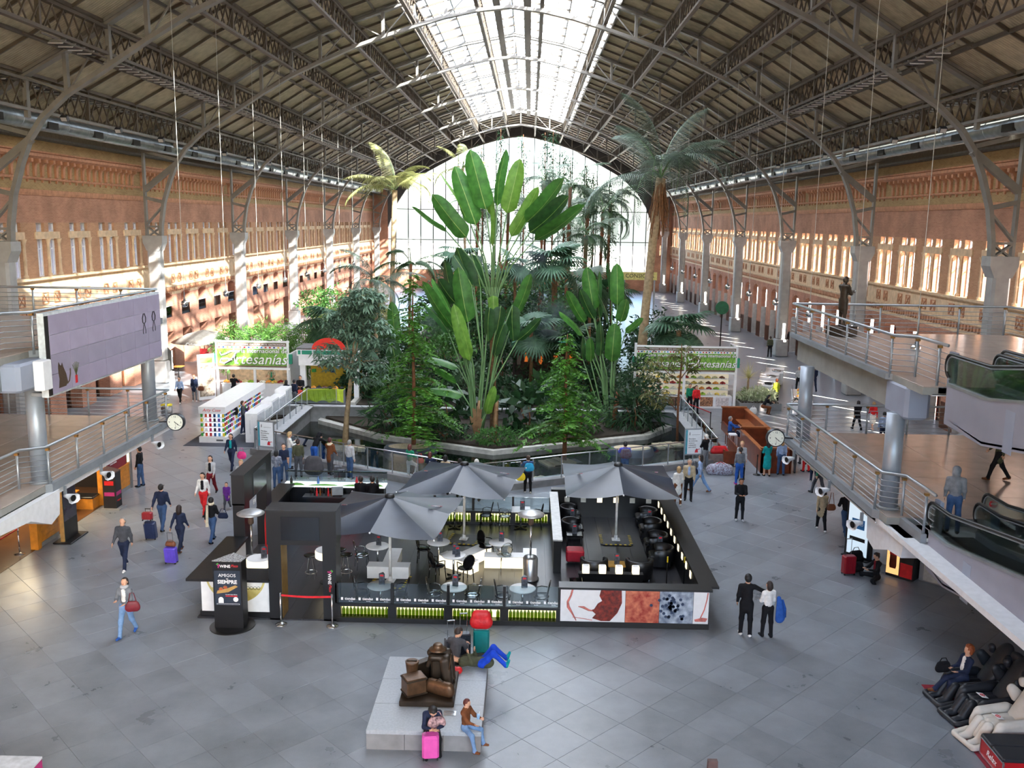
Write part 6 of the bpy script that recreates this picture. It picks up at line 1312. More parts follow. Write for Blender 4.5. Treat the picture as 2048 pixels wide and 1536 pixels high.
# ================================================================ figures
# ---- bodies: smooth union of tapered limbs, meshed as one continuous skin
def sdf(prims, pts, k):
    ds = []
    for p in prims:
        a, b, ra, rb, _, fr, q = p; ab = b - a; L2 = max(1e-9, float(ab @ ab)); v = pts - a
        t = np.clip(v @ ab / L2, 0, 1); e = v - t[:, None] * ab
        if fr is not None: c = e @ fr; d = np.sqrt(np.maximum(0, (e * e).sum(1) - c * c) + (c / q) ** 2) - (ra + (rb - ra) * t); d = d * (q if q < 1 else 1)
        else: d = np.sqrt((e * e).sum(1)) - (ra + (rb - ra) * t)
        ds.append(d)
    D = np.array(ds, np.float32); m = D.min(0)
    return m - k * np.log(np.exp(-(D - m) / k).sum(0)), D.argmin(0)
def blob(prims, h, k=.018):
    lo = np.min([np.minimum(p[0], p[1]) - max(p[2], p[3]) * max(1, p[6]) for p in prims], 0) - 2.2 * h; hi = np.max([np.maximum(p[0], p[1]) + max(p[2], p[3]) * max(1, p[6]) for p in prims], 0) + 2.2 * h
    n = np.ceil((hi - lo) / h).astype(int) + 1; g = np.stack(np.meshgrid(*[lo[i] + h * np.arange(n[i]) for i in range(3)], indexing='ij'), -1).reshape(-1, 3)
    f, _ = sdf(prims, g, k); f = f.reshape(n); ins = f < 0
    c = np.zeros(n - 1, int)
    for dx in (0, 1):
        for dy in (0, 1):
            for dz in (0, 1): c += ins[dx:n[0] - 1 + dx, dy:n[1] - 1 + dy, dz:n[2] - 1 + dz]
    act = (c > 0) & (c < 8); idx = -np.ones(n - 1, int); I = np.argwhere(act); idx[act] = np.arange(len(I))
    acc = np.zeros((len(I), 3)); cnt = np.zeros(len(I))
    for ax in range(3):
        o = [i for i in range(3) if i != ax]
        for u in (0, 1):
            for v in (0, 1):
                A = I.copy(); A[:, o[0]] += u; A[:, o[1]] += v; B = A.copy(); B[:, ax] += 1; fa = f[tuple(A.T)]; fb = f[tuple(B.T)]; cr = (fa < 0) != (fb < 0)
                t = np.where(cr, fa / np.where(cr, fa - fb, 1), 0); P = A.astype(float); P[:, ax] += t; acc[cr] += P[cr]; cnt[cr] += 1
    V = lo + h * acc / cnt[:, None]; Q = []
    for ax in range(3):
        a, b = (ax + 1) % 3, (ax + 2) % 3; A = np.argwhere(ins[tuple(slice(0, n[i] - 1) if i == ax else slice(1, n[i] - 1) for i in range(3))]* 0 + 1)
        A[:, a] += 1; A[:, b] += 1; B = A.copy(); B[:, ax] += 1; fa = ins[tuple(A.T)]; fb = ins[tuple(B.T)]; cr = fa != fb; A = A[cr]; fl = fa[cr]
        def id_(da, db): C_ = A.copy(); C_[:, a] -= da; C_[:, b] -= db; return idx[tuple(C_.T)]
        q = np.stack([id_(0, 0), id_(1, 0), id_(1, 1), id_(0, 1)], 1); q[~fl] = q[~fl][:, ::-1]; Q.append(q)
    Q = np.concatenate(Q); fc = V[Q].mean(1); _, who = sdf(prims, fc, k)
    return V, Q, np.array([p[4] for p in prims])[who]
def cap(a, b, ra, rb, m, fr=None, q=1.0): return (np.array(a, float), np.array(b, float), ra, rb, m, None if fr is None else np.array(fr, float), q)
COLS = dict(navy=(34, 42, 66), black=(24, 24, 28), grey=(112, 116, 122), dgrey=(70, 72, 78), lgrey=(176, 178, 182), white=(224, 222, 218), cream=(208, 196, 172), beige=(176, 160, 132), brown=(110, 66, 40), olive=(74, 76, 58), khaki=(156, 146, 120), red=(206, 40, 44), maroon=(110, 26, 36), pink=(214, 40, 120), teal=(20, 148, 150), turq=(50, 150, 190), green=(34, 130, 96), lime=(178, 192, 60), blue=(40, 84, 160), royal=(30, 70, 190), lblue=(150, 172, 208), purple=(96, 44, 130), violet=(86, 90, 190), jeans=(58, 82, 118), ljeans=(110, 142, 182), orange=(214, 104, 50), coral=(216, 84, 70), mint=(150, 220, 200), plaid=(84, 92, 112))
HC = dict(black=(22, 20, 22), brown=(62, 42, 30), dbrown=(42, 30, 26), blond=(176, 144, 100), grey=(130, 128, 126), white=(206, 204, 200), ginger=(140, 70, 30), maroon=(80, 34, 36), auburn=(90, 40, 34))
def cm_(n): return mat('cloth ' + n, COLS[n], .8, 0, .1, 9, bump=.25, bsc=14, spec=.2, alt=(150, 156, 170) if n == 'plaid' else None)
def hm_(n): return mat('hair ' + n, HC[n], .6, 0, .2, 30)
skin = mat('skin', (206, 158, 130), .55, 0, .05, 6); skin2 = mat('tanned skin', (166, 116, 86), .55, 0, .05, 6); lipm = mat('lips', (170, 84, 80), .5)
V3 = lambda *a: np.array(a, float)
def handmb(M, w_, d, side, s, curl):
    """palm, four unequal bent fingers and a thumb off the side of the palm"""
    d = Vector(d).normalized(); u = Vector((side, 0, 0)); u = (u - d * u.dot(d)).normalized(); nn = d.cross(u); W_ = Vector(w_); q = .95 * s; f = Vector((0, 1, 0)); f = (f - d * f.dot(d)); f = f.normalized() if f.length > .2 else nn
    th = d.cross(f)
    M.bar(W_ - d * .01, W_ + d * .085 * q, .03 * q, .075 * q, f)
    for k, L in enumerate((.066, .076, .072, .056)):
        b = W_ + d * .08 * q + f * (.028 - .019 * k) * q; inn = -u; c1 = (d + inn * curl * .5).normalized(); c2 = (d * (1 - curl * .8) + inn * curl).normalized()
        M.tube([b, b + c1 * L * .5 * q, b + c1 * L * .5 * q + c2 * L * .5 * q], .009 * q, 4, [.0095 * q, .009 * q, .006 * q])
    b = W_ + d * .02 * q + f * .035 * q; M.tube([b, b + (d * .6 + f * .8).normalized() * .035 * q, b + (d * .6 + f * .8).normalized() * .035 * q + (d * .9 + f * .2 - u * curl * .5).normalized() * .03 * q], .01 * q, 4, [.012 * q, .011 * q, .007 * q])
POSES = dict(stand=(((4, 2, 3), (-3, 2, 3)), ((4, 6, 14, 4), (0, 6, 12, 4))), walk=(((22, 8, 1), (-18, 14, 1)), ((-18, 6, 16, 2), (20, 6, 22, 2))), walk2=(((-16, 18, 1), (20, 6, 1)), ((18, 6, 26, 2), (-16, 6, 14, 2))), front=(((3, 2, 3), (-2, 2, 3)), ((24, 4, 62, 34), (24, 4, 62, 34))), phone=(((3, 2, 3), (-2, 2, 3)), ((30, 6, 95, 30), (24, 6, 80, 30))), rail=(((6, 3, 3), (-4, 4, 3)), ((50, 10, 40, 10), (50, 10, 40, 10))), sit=(((86, 84, 6), (86, 80, 6)), ((28, 6, 60, 20), (24, 6, 66, 24))), face=(((4, 2, 2), (-6, 4, 2)), ((40, 14, 120, 30), (10, 8, 30, 6))), pull=(((18, 8, 1), (-18, 14, 1)), ((-30, 8, 6, 0), (14, 6, 20, 2))))
NP = [0]
def person(label, x, y, hd, ht=1.72, top='navy', bot='jeans', hair=('short', 'brown'), pose='stand', z=0, lean=0, look=(0, 0), coat=0, skirt=0, shoe='black', sleeve='', legs=None, arms=None, sit=None, fem=0, tan=0, inner='', vox=None, hood=0, hands=1, roll=None):
    s = ht / 1.75; lg, ar = POSES[pose]; lg = legs or lg; ar = arms or ar; R_ = math.radians
    def D(p, ab, side, ln=0): p = R_(p) + 0; return V3(math.sin(R_(ab)) * side, math.sin(p) * math.cos(R_(ab)), -math.cos(p) * math.cos(R_(ab)))
    pel = V3(0, 0, 0); J = {}; up = V3(0, math.sin(R_(lean)), math.cos(R_(lean))); fw = V3(0, math.cos(R_(lean)), -math.sin(R_(lean)))
    low = 0
    for i, sd in enumerate((-1, 1)):
        tp, kb, ab = lg[i]; hip = V3(sd * .088 * s, 0, -.03 * s); kn = hip + .43 * s * D(tp, ab, sd); an = kn + .41 * s * D(tp - kb, ab * .4, sd); J[sd] = (hip, kn, an); low = min(low, an[2])
    pz = (sit - z) if sit is not None else -low + .075 * s
    pel = V3(0, 0, pz); T_, B_, S_ = 1, 2, 3; hw = .088 if fem else .1
    P = [cap(pel + V3(-.06, 0, -.02) * s, pel + V3(.06, 0, -.02) * s, .11 * s, .11 * s, B_, (0, 1, 0), .86), cap(pel + up * .1 * s, pel + up * .2 * s, (.105 if fem else .122) * s, (.11 if fem else .13) * s, T_, fw, .78), cap(pel + up * .22 * s, pel + up * .42 * s, (.125 if fem else .142) * s, (.12 if fem else .145) * s, T_, fw, .72)]
    P.append(cap(pel + up * .47 * s + V3(-.13, 0, 0) * s, pel + up * .47 * s + V3(.13, 0, 0) * s, .06 * s, .06 * s, T_, None, 1)); P.append(cap(pel + up * .5 * s, pel + up * .58 * s, .055 * s, .048 * s, 0))
    if inner: P.append(cap(pel + up * .2 * s + fw * .06 * s, pel + up * .46 * s + fw * .07 * s, .055 * s, .045 * s, 6))
    if coat: P.append(cap(pel + up * .1 * s, pel - V3(0, 0, coat) * s + V3(0, .0, 0), .125 * s, (.16 + .05 * coat) * s, T_, (0, 1, 0), .78))
    if skirt: P.append(cap(pel, pel - V3(0, 0, skirt) * s, .12 * s, (.15 + .1 * skirt) * s, B_, (0, 1, 0), .8))
    for i, sd in enumerate((-1, 1)):
        h_, k_, a_ = [j + pel for j in J[sd]]; bm = 0 if (skirt and skirt > .3) else B_
        P += [cap(h_, k_, .092 * s, .068 * s, B_), cap(k_, a_, (.066 if bm else .055) * s, (.054 if bm else .042) * s, bm)]
        fd = V3(sd * .12, 1, -.02); fd = fd / np.linalg.norm(fd); sh = R_(lg[i][0] - lg[i][1]); fd = V3(fd[0], fd[1] * math.cos(min(0, sh) * .6), math.sin(min(.3, sh) * .6) * .7)
        P.append(cap(a_ - fd * .03 * s + V3(0, 0, -.035) * s, a_ + fd * .15 * s + V3(0, 0, -.042) * s, .042 * s, .036 * s, S_))
    hands_ = []
    for i, sd in enumerate((-1, 1)):
        f_, ab, eb, iw = ar[i]; sh = pel + up * .47 * s + V3(sd * (.165 if fem else .185) * s, 0, 0); d1 = D(f_ + lean * .3, ab, sd); el = sh + .28 * s * d1; d2 = D(f_ + eb + lean * .3, ab - iw, sd); wr = el + .235 * s * d2
        P += [cap(sh, el, (.056 if fem else .064) * s, (.046 if fem else .053) * s, T_), cap(el, wr, (.044 if fem else .05) * s, .036 * s, 0 if sleeve == 'short' else T_)]; hands_.append((wr, d2, sd))
    yaw, pit = R_(look[0]), R_(look[1]); hz = V3(0, math.sin(R_(lean) - pit), math.cos(R_(lean) - pit)); hc = pel + up * .57 * s + hz * .12 * s; hf = np.array(Matrix.Rotation(-yaw, 3, 'Z') @ Vector((0, math.cos(pit - R_(lean) * .5), math.sin(pit - R_(lean) * .5))))
    P += [cap(hc + hz * .02 * s, hc + hz * .035 * s, .085 * s, .082 * s, 0), cap(hc - hz * .05 * s + hf * .025 * s, hc + hf * .02 * s, .058 * s, .07 * s, 0)]
    if hood: P += [cap(hc + hz * .03 * s - hf * .025 * s, hc - hz * .08 * s - hf * .05 * s, .105 * s, .1 * s, T_)]
    far = math.hypot(x, y); h = vox or (.019 if far < 31 else .023 if far < 45 else .03)
    V, Q, mi = blob(P, h); M = MB(); M.v = [tuple(v) for v in V]; M.f = [tuple(q) for q in Q]; M.m = [int(m) for m in mi]; nb = len(M.f)
    if hands:
        M.mi(0)
        for wr, d2, sd in hands_: handmb(M, wr, d2, sd, s, .75 if pose in ('phone', 'pull', 'front', 'sit') else .4)
    rt = np.cross(hf, hz); M.mi(0); nb2 = hc + hf * .09 * s; M.tube([nb2 + hz * .012 * s, nb2 + hf * .02 * s - hz * .015 * s, nb2 - hz * .022 * s], .011, 5, [.007 * s, .013 * s, .008 * s])
    for sd in (-1, 1): M.sph(tuple(hc + rt * sd * .086 * s - hf * .005 * s), (.012 * s, .018 * s, .026 * s), 6, 5)
    M.mi(4)
    for sd in (-1, 1): M.sph(tuple(hc + rt * sd * .034 * s + hf * .078 * s + hz * .018 * s), .011 * s, 6, 4)
    M.mi(5); c = hc + hf * .086 * s - hz * .045 * s; M.bar(tuple(c - rt * .022 * s), tuple(c + rt * .022 * s), .012 * s, .012 * s)
    sk = skin2 if tan else skin; me = M.mesh('body', [sk, cm_(top), cm_(bot), cm_(shoe), blk, lipm, cm_(inner or top)], True)
    t = thing('person', label, 'person', (x, y, z), R_(hd))
    if roll: t.rotation_euler = Euler([R_(a) for a in roll], 'XYZ')
    ob('body', me, t)
    if hair and not hood:
        st, col = hair; H = MB(); H.sph((0, 0, 0), 1, 14, 10); Bm = np.stack([rt, hf, hz], 1); out = []
        for v in H.v:
            v = np.array(v); cov = v[1] < (.1 if v[2] < .1 else .62) or v[2] > .62
            if st == 'bald': cov = v[1] < .2 and -.6 < v[2] < .45
            if v[2] < (-.75 if st != 'bob' else -.95): cov = cov and v[1] < -.2
            r = np.array([.094, .107, .118]) * s * (1.06 if cov else .8)
            if st == 'curly' and cov: r = r * (1.22 + .1 * math.sin(9 * v[0] + 7 * v[2]))
            p = v * r + np.array([0, -.008 * s, .018 * s])
            if st in ('long', 'bob') and v[2] < 0 and v[1] < .25: p = p + np.array([v[0] * .015, -.012, (-.16 if st == 'long' else -.06) * -v[2] * 1.2]) * s
            out.append(tuple(hc + Bm @ p))
        H.v = out; o = H.build('hair', hm_(col), t, True)
        if st in ('tail', 'bun'):
            b = hc - hf * .1 * s + hz * .04 * s; H2 = MB()
            if st == 'bun': H2.sph(tuple(b), .045 * s, 8, 6)
            else: H2.tube([tuple(b), tuple(b - hf * .05 * s - hz * .06 * s), tuple(b - hf * .03 * s - hz * .2 * s)], .03, 6, [.025 * s, .03 * s, .01 * s])
            H2.build('hair_bun', hm_(col), o, True)
        if st == 'cap': MB().bar(tuple(hc + hf * .08 * s + hz * .06 * s), tuple(hc + hf * .17 * s + hz * .045 * s), .14 * s, .012).build('cap_peak', hm_(col), o)
    t['hz'] = float((pel + up * .4 * s)[2]); return t
PE = person
def scarf(p, col, z, r=.085): MB().lathe([(r, z - .05), (r + .03, z - .01), (r + .015, z + .04), (r - .02, z + .05)], 12).build('scarf', cm_(col), p, True)
def bag(label, x, y, z, m, sx=.18, sy=.08, sz=.16, rz=0, strap=0, cat='bag'):
    b = thing(cat.replace(' ', '_'), label, cat, (x, y, z), rz); V, Q, mi = blob([cap((-sx * .6, 0, -sz * .35), (sx * .6, 0, -sz * .35), sz * .62, sz * .62, 0, (0, 1, 0), sy / sz), cap((-sx * .5, 0, sz * .3), (sx * .5, 0, sz * .3), sz * .5, sz * .5, 0, (0, 1, 0), sy / sz)], .02)
    ob('body', npmesh('body', V, Q, m, True), b)
    if strap: MB().tube([(-sx * .8, 0, sz * .4), (-sx * .3, 0, sz + strap), (sx * .3, 0, sz + strap), (sx * .8, 0, sz * .4)], .012, 5).build('strap', m, b, True)
    MB().bx(-sx * .6, sy * .78, -.02, sx * .6, sy * .95, 0).build('zip', steel, b); return b
def suitcase(label, x, y, rz, col, w_=.38, d=.24, h=.56, handle=.42, z=0, tilt=0):
    c = thing('suitcase', label, 'suitcase', (x, y, z), rz); c.rotation_euler = (tilt, 0, rz); m = mat('suitcase ' + str(col), col, .35, 0, .06, 6)
    MB().bev(-w_ / 2, -d / 2, .05, w_ / 2, d / 2, .05 + h, .04).build('shell', m, c)
    for k in range(4): a = -w_ / 2 + w_ * (k + .7) / 4.4; MB().bx(a - .012, -d / 2 - .008, .12, a + .012, -d / 2, h - .03).build('rib', m, c)
    for sx in (-1, 1):
        for sy in (-1, 1): MB().cyl((sx * w_ * .4 - .015, sy * d * .35, .03), (sx * w_ * .4 + .015, sy * d * .35, .03), .03, n=10).build('wheel', blk, c)
    M = MB()
    for sx in (-.09, .09): M.cyl((sx, d * .3, h), (sx, d * .3, h + .05 + handle), .009, n=6)
    M.bar((-.1, d * .3, h + .05 + handle), (.1, d * .3, h + .05 + handle), .03, .025); M.build('handle', steel if handle > .2 else blk, c); return c
# left side walkers
PE('elderly man in black jacket and beige trousers at the left edge', -16.05, 24.7, 150, 1.72, 'black', 'khaki', ('bald', 'grey'), 'walk', look=(30, -20), inner='olive', tan=1)
PE('man in grey zip jacket and navy track trousers walking below the cafe', -12.95, 28.3, 180, 1.76, 'dgrey', 'navy', ('short', 'grey'), 'walk', look=(10, 15), shoe='white')
p = PE('woman in grey cardigan, white top and light jeans with lilac scarf', -10.8, 23.5, 178, 1.68, 'grey', 'ljeans', ('bob', 'dbrown'), 'walk2', look=(0, 12), inner='white', fem=1, arms=((20, 8, 60, 30), (24, 8, 78, 30)), shoe='blue'); scarf(p, 'lgrey', 1.42)
bag('dark red shoulder bag at the hip of the woman in the grey cardigan', -10.52, 23.3, .95, mat('dark red leather', (110, 20, 34), .5), .14, .07, .17, .3, .2)
PE('man in dark jacket and cap walking away pulling luggage', -13.2, 32.1, 0, 1.76, 'navy', 'jeans', ('cap', 'black'), 'pull')
suitcase('navy suitcase pulled by the man in the cap', -13.25, 31.2, 0, (36, 48, 84), .4, .26, .62, .3, 0, .2); c = suitcase('red soft case stacked on the navy suitcase', -13.3, 31.05, 0, (150, 36, 44), .36, .2, .26, .1, .72)
PE('woman with long dark hair in navy jacket walking away with purple suitcase', -11.75, 30.0, -8, 1.66, 'navy', 'navy', ('long', 'dbrown'), 'pull', fem=1, shoe='brown')
suitcase('bright purple suitcase with brown bag on top', -11.65, 28.9, -.1, (96, 74, 196), .4, .24, .52, .5, 0, .12); bag('brown leather bag on the purple suitcase', -11.65, 28.88, .68, mat('brown leather', (112, 64, 38), .5), .2, .12, .1, -.1, .02)
p = PE('woman in black jacket with long white scarf walking away', -11.0, 31.0, -10, 1.66, 'black', 'jeans', ('short', 'black'), 'walk', fem=1); scarf(p, 'cream', 1.4); MB().add([(-.12, -.15, 1.38), (-.02, -.17, 1.4), (-.03, -.19, .6), (-.16, -.17, .58)], [(0, 1, 2, 3)]).build('scarf_tail', cm_('cream'), p); bag('navy handbag on the arm of the woman with the white scarf', -10.6, 31.0, .98, cm_('navy'), .18, .09, .12, 0, .12)
PE('woman in white jacket and bright red trousers walking with a child', -12.35, 34.0, 178, 1.7, 'white', 'red', ('bob', 'black'), 'walk', fem=1, inner='black', look=(0, -5))
PE('little girl in a purple spotted coat holding a hand', -11.65, 34.6, 182, 1.14, 'purple', 'dgrey', ('tail', 'brown'), 'walk2', coat=.16, fem=1, shoe='lgrey')
PE('woman with shoulder length hair in grey cardigan behind the red trousers', -12.95, 36.6, 178, 1.68, 'lgrey', 'maroon', ('long', 'dbrown'), 'walk2', fem=1, inner='black')
PE('short-haired blonde woman with a camera, jeans and dark backpack', -11.5, 36.0, 180, 1.66, 'lgrey', 'ljeans', ('short', 'blond'), 'front', fem=1, shoe='white', inner='white')
PE('woman in sunglasses with teal top and dark cardigan by the side portal', -13.35, 40.5, 176, 1.7, 'navy', 'navy', ('bob', 'black'), 'walk', fem=1, inner='teal'); bag('pink carrier bag in the hand of the woman with the teal top', -12.85, 40.4, .72, mat('pink plastic', (220, 50, 130), .4), .13, .06, .2, 0, .12)
PE('man with backpack using a phone between the white stalls', -14.95, 47.5, -80, 1.78, 'dgrey', 'navy', ('short', 'brown'), 'face', shoe='white'); bag('black and purple backpack worn by the man at the white stalls', -15.3, 47.45, 1.25, cm_('black'), .16, .12, .24, PI / 2, 0, 'backpack')
PE('woman in pale blue jacket strolling on the far left aisle', -21.3, 55.4, 180, 1.66, 'lblue', 'black', ('short', 'black'), 'walk', fem=1, shoe='white'); PE('woman in navy cape coat with pale cuffs strolling on the far left aisle', -20.6, 56.0, 182, 1.68, 'navy', 'grey', ('short', 'ginger'), 'stand', coat=.14, fem=1, shoe='white'); bag('brown handbag carried by the woman in the navy cape', -20.15, 55.9, .85, mat('brown leather', (112, 64, 38)), .16, .08, .17, 0, .14)
PE('woman with long black hair and black backpack at the left fair stall', -14.5, 54.6, -20, 1.68, 'navy', 'navy', ('long', 'black'), 'stand', fem=1); bag('black backpack of the woman at the left fair stall', -14.55, 54.35, 1.2, cm_('black'), .18, .12, .24, -.3, 0, 'backpack')
PE('man in black with red strap at the red half-disc stall', -13.95, 55.8, 190, 1.76, 'black', 'black', ('short', 'dbrown'), 'front', inner='black'); PE('boy in turquoise shirt at the left pond railing', -14.15, 53.6, -10, 1.2, 'turq', 'navy', ('short', 'brown'), 'stand', sleeve='short'); PE('child in coral coat next to the boy in turquoise', -13.8, 55.0, 30, 1.2, 'coral', 'grey', ('short', 'auburn'), 'stand', coat=.1); PE('man in navy jacket between the backpack woman and the child', -14.1, 54.9, -30, 1.66, 'navy', 'grey', ('short', 'black'), 'stand')
PE('vendor in green and beige polo behind the fruit stall', -16.6, 59.0, 180, 1.74, 'khaki', 'green', ('short', 'black'), 'rail', sleeve='short', tan=1, inner='green'); PE('vendor in white shirt behind the fruit stall', -15.3, 59.1, 150, 1.8, 'white', 'cream', ('short', 'black'), 'front', tan=1); PE('customer in black vest looking at the fruit stall', -18.2, 56.2, 0, 1.72, 'black', 'navy', ('short', 'dbrown'), 'rail')
# along the front of the pond
PE('woman with curly blond hair, white jumper and mint scarf at the pond', -10.8, 40.9, -60, 1.68, 'white', 'ljeans', ('curly', 'blond'), 'phone', fem=1, look=(0, -15), inner='mint'); PE('man in dark hooded jacket leaning over the pond railing', -9.7, 41.0, -25, 1.76, 'black', 'blue', None, 'rail', lean=38, hood=1, shoe='white'); PE('person in checked shirt with dark hair seen from behind near the bar', -10.5, 37.6, 0, 1.68, 'plaid', 'jeans', ('bob', 'black'), 'front', fem=1)
PE('woman in dark blue T-shirt facing the person in the checked shirt', -10.5, 38.8, 190, 1.66, 'navy', 'jeans', ('tail', 'dbrown'), 'stand', sleeve='short', fem=1); PE('man in olive jacket near the pond ledge', -10.05, 39.5, 20, 1.7, 'olive', 'dgrey', ('short', 'dbrown'), 'stand', look=(40, 0)); bag('bulky grey rucksack standing by the man in the olive jacket', -9.4, 39.6, .55, mat('grey rucksack', (70, 68, 72), .8), .24, .2, .5, 0, 0, 'backpack')
p = PE('person in brown coat with maroon cap taking a photo at the pond', -8.75, 40.0, -20, 1.68, 'brown', 'dgrey', ('cap', 'maroon'), 'face', coat=.2); scarf(p, 'cream', 1.4, .11); suitcase('grey cabin suitcase beside the person in the brown coat', -8.3, 39.5, .1, (90, 92, 98), .36, .22, .5, .5); PE('man in light grey jumper standing by the pond railing', -7.75, 39.4, -30, 1.74, 'lgrey', 'jeans', ('short', 'grey'), 'stand'); suitcase('silver-handled dark suitcase next to the man in the grey jumper', -8.05, 39.0, .3, (60, 64, 72), .36, .22, .5, .5)
PE('woman in emerald jacket and white trousers resting a foot on the ledge', -5.05, 39.05, -30, 1.68, 'green', 'white', ('bob', 'auburn'), 'stand', fem=1, legs=((3, 2, 2), (62, 88, 4)), arms=((30, 6, 70, 24), (20, 8, 60, 20))); bag('red handbag at the hip of the woman in the emerald jacket', -4.6, 39.0, .98, redm, .15, .07, .13, .2, .18)
for x, y, t_, hr, l, f in ((-4.05, 38.2, 'navy', ('bob', 'auburn'), 'woman with auburn hair and navy top behind the second parasol', 1), (-3.35, 37.7, 'beige', ('bob', 'black'), 'woman with black hair and beige collar behind the second parasol', 1), (-2.7, 37.2, 'pink', ('bob', 'black'), 'woman in bright pink behind the second parasol', 1), (-2.0, 36.85, 'navy', ('short', 'white'), 'white-haired man in navy behind the second parasol', 0)): PE(l, x, y - .35, -5, 1.66 if f else 1.74, t_, 'black', hr, 'rail', fem=f)
PE('child in denim jacket with turquoise backpack at the pond railing', .1, 37.75, 10, 1.62, 'jeans', 'black', ('short', 'brown'), 'rail', shoe='white'); bag('turquoise backpack on the child in the denim jacket', .15, 37.5, 1.2, cm_('turq'), .14, .1, .2, 0, 0, 'backpack'); bag('yellow bag hanging from the hand of the child in denim', -.2, 37.6, .75, mat('yellow plastic', (226, 200, 30), .4), .1, .06, .2, 0, .05)
PE('person in violet hooded jacket with red and grey rucksack at the pond', 4.4, 40.0, 0, 1.76, 'violet', 'jeans', ('short', 'black'), 'rail'); bag('red and grey rucksack on the violet jacket', 4.4, 39.72, 1.3, mat('red grey rucksack', (120, 56, 76), .7, 0, .3, 12, alt=(90, 96, 110)), .16, .13, .26, 0, 0, 'backpack')
# right of the terrace
PE('woman in long white raincoat seen from behind beside the lounge parasol', 6.2, 36.4, 10, 1.62, 'white', 'brown', ('bob', 'blond'), 'stand', coat=.3, fem=1, shoe='white'); PE('grey-haired man in beige jacket facing the woman in white', 6.75, 37.1, 170, 1.76, 'beige', 'black', ('short', 'grey'), 'stand', inner='lblue'); PE('woman in pale denim jacket with bag striding to the left', 7.45, 38.4, 60, 1.7, 'lblue', 'ljeans', ('long', 'dbrown'), 'walk', fem=1, shoe='brown', legs=((28, 6, 1), (-26, 12, 1))); bag('navy shoulder bag on the striding woman in pale denim', 7.15, 38.15, .95, cm_('navy'), .2, .1, .16, .6, .3)
PE('person in black with cream cap by the red cart', 8.35, 42.0, 40, 1.7, 'black', 'grey', ('cap', 'white'), 'front', shoe='white'); PE('woman with ponytail and grey padded vest seen from behind', 9.4, 39.6, 5, 1.7, 'grey', 'blue', ('tail', 'dbrown'), 'stand', fem=1, shoe='pink'); PE('blonde woman facing the camera behind the padded vest', 9.7, 40.6, 175, 1.72, 'lgrey', 'black', ('short', 'blond'), 'stand', fem=1)
PE('woman in turquoise dress at the wooden counter', 11.0, 41.1, 10, 1.66, 'teal', 'teal', ('long', 'dbrown'), 'front', skirt=.42, fem=1); PE('woman in blue top and jeans at the wooden counter', 11.7, 41.35, -5, 1.72, 'lblue', 'jeans', ('long', 'blond'), 'stand', fem=1); PE('man in beige gilet at the end of the wooden counter', 12.35, 41.8, -20, 1.76, 'beige', 'dgrey', ('short', 'blond'), 'front'); PE('person in red trousers near the wooden counter', 13.05, 42.0, 20, 1.7, 'black', 'red', ('short', 'black'), 'stand'); PE('dark-dressed person behind the red trousers', 13.3, 43.4, 10, 1.72, 'black', 'dgrey', ('short', 'dbrown'), 'stand')
PE('person in beige skirt coat and dark trousers under the mezzanine edge', 12.85, 40.2, -30, 1.68, 'beige', 'navy', ('short', 'brown'), 'stand', coat=.2, fem=1, shoe='white'); PE('person in grey trousers and green top under the mezzanine edge', 12.5, 38.4, 30, 1.7, 'green', 'dgrey', ('short', 'brown'), 'walk'); PE('young man in black puffer jacket standing with folded hands', 8.3, 34.55, 178, 1.7, 'black', 'black', ('short', 'black'), 'front', look=(0, -14), tan=1, shoe='lgrey')
PE('woman in beige coat walking away with brown shoulder bag', 11.15, 33.6, -6, 1.66, 'beige', 'black', ('bob', 'dbrown'), 'walk', coat=.2, fem=1, shoe='white'); bag('brown shoulder bag on the woman in the beige coat', 11.45, 33.5, .95, mat('brown leather', (112, 64, 38)), .13, .07, .15, 0, .4); PE('man in black hooded top and jeans walking away', 11.85, 33.0, 4, 1.78, 'black', 'jeans', None, 'walk2', hood=1, shoe='lgrey', lean=6, arms=((20, 6, 50, 20), (20, 6, 50, 20)))
PE('man in long black quilted jacket with his arm around a woman', 6.2, 24.35, -6, 1.8, 'black', 'black', ('short', 'black'), 'stand', coat=.12, shoe='white', arms=((4, 8, 20, 6), (10, 62, 8, -4))); PE('woman in white top leaning on the man in the quilted jacket', 6.78, 24.3, 12, 1.62, 'white', 'black', ('bob', 'dbrown'), 'stand', fem=1, arms=((10, 8, 60, 30), (6, 8, 20, 4)), look=(-15, 0)); cj = thing('blue_jacket', 'blue jacket hanging over the arm of the woman in white', 'jacket', (7.1, 24.25, .55)); V, Q, mi = blob([cap((0, 0, .0), (-.05, 0, .62), .12, .06, 0, (0, 1, 0), .5), cap((.06, 0, .05), (0, 0, .5), .08, .05, 0)], .02); ob('cloth', npmesh('cloth', V, Q, cm_('blue'), True), cj); MB().tube([(.05, .03, .55), (.14, .03, .3), (.15, .03, .05)], .04, 6).build('sleeve', cm_('blue'), cj, True)
PE('young woman in black sitting on the floor by the drinks machine', 11.45, 28.75, 100, 1.68, 'black', 'black', ('bun', 'dbrown'), 'sit', sit=.14, fem=1, legs=((88, 115, 38), (88, 105, 36)), look=(0, -25), inner='maroon', arms=((34, 10, 60, 36), (34, 10, 60, 36))); suitcase('dark red hard suitcase on the floor near the drinks machine', 10.68, 29.15, .15, (142, 18, 34), .42, .26, .6, .55); bag('black bag with pink patch lying by the sitting woman', 11.0, 29.3, .22, cm_('black'), .25, .2, .2, .3, .05); bag('second black bag leaning on the light box', 11.2, 30.0, .3, cm_('black'), .24, .2, .28, .3, .05)
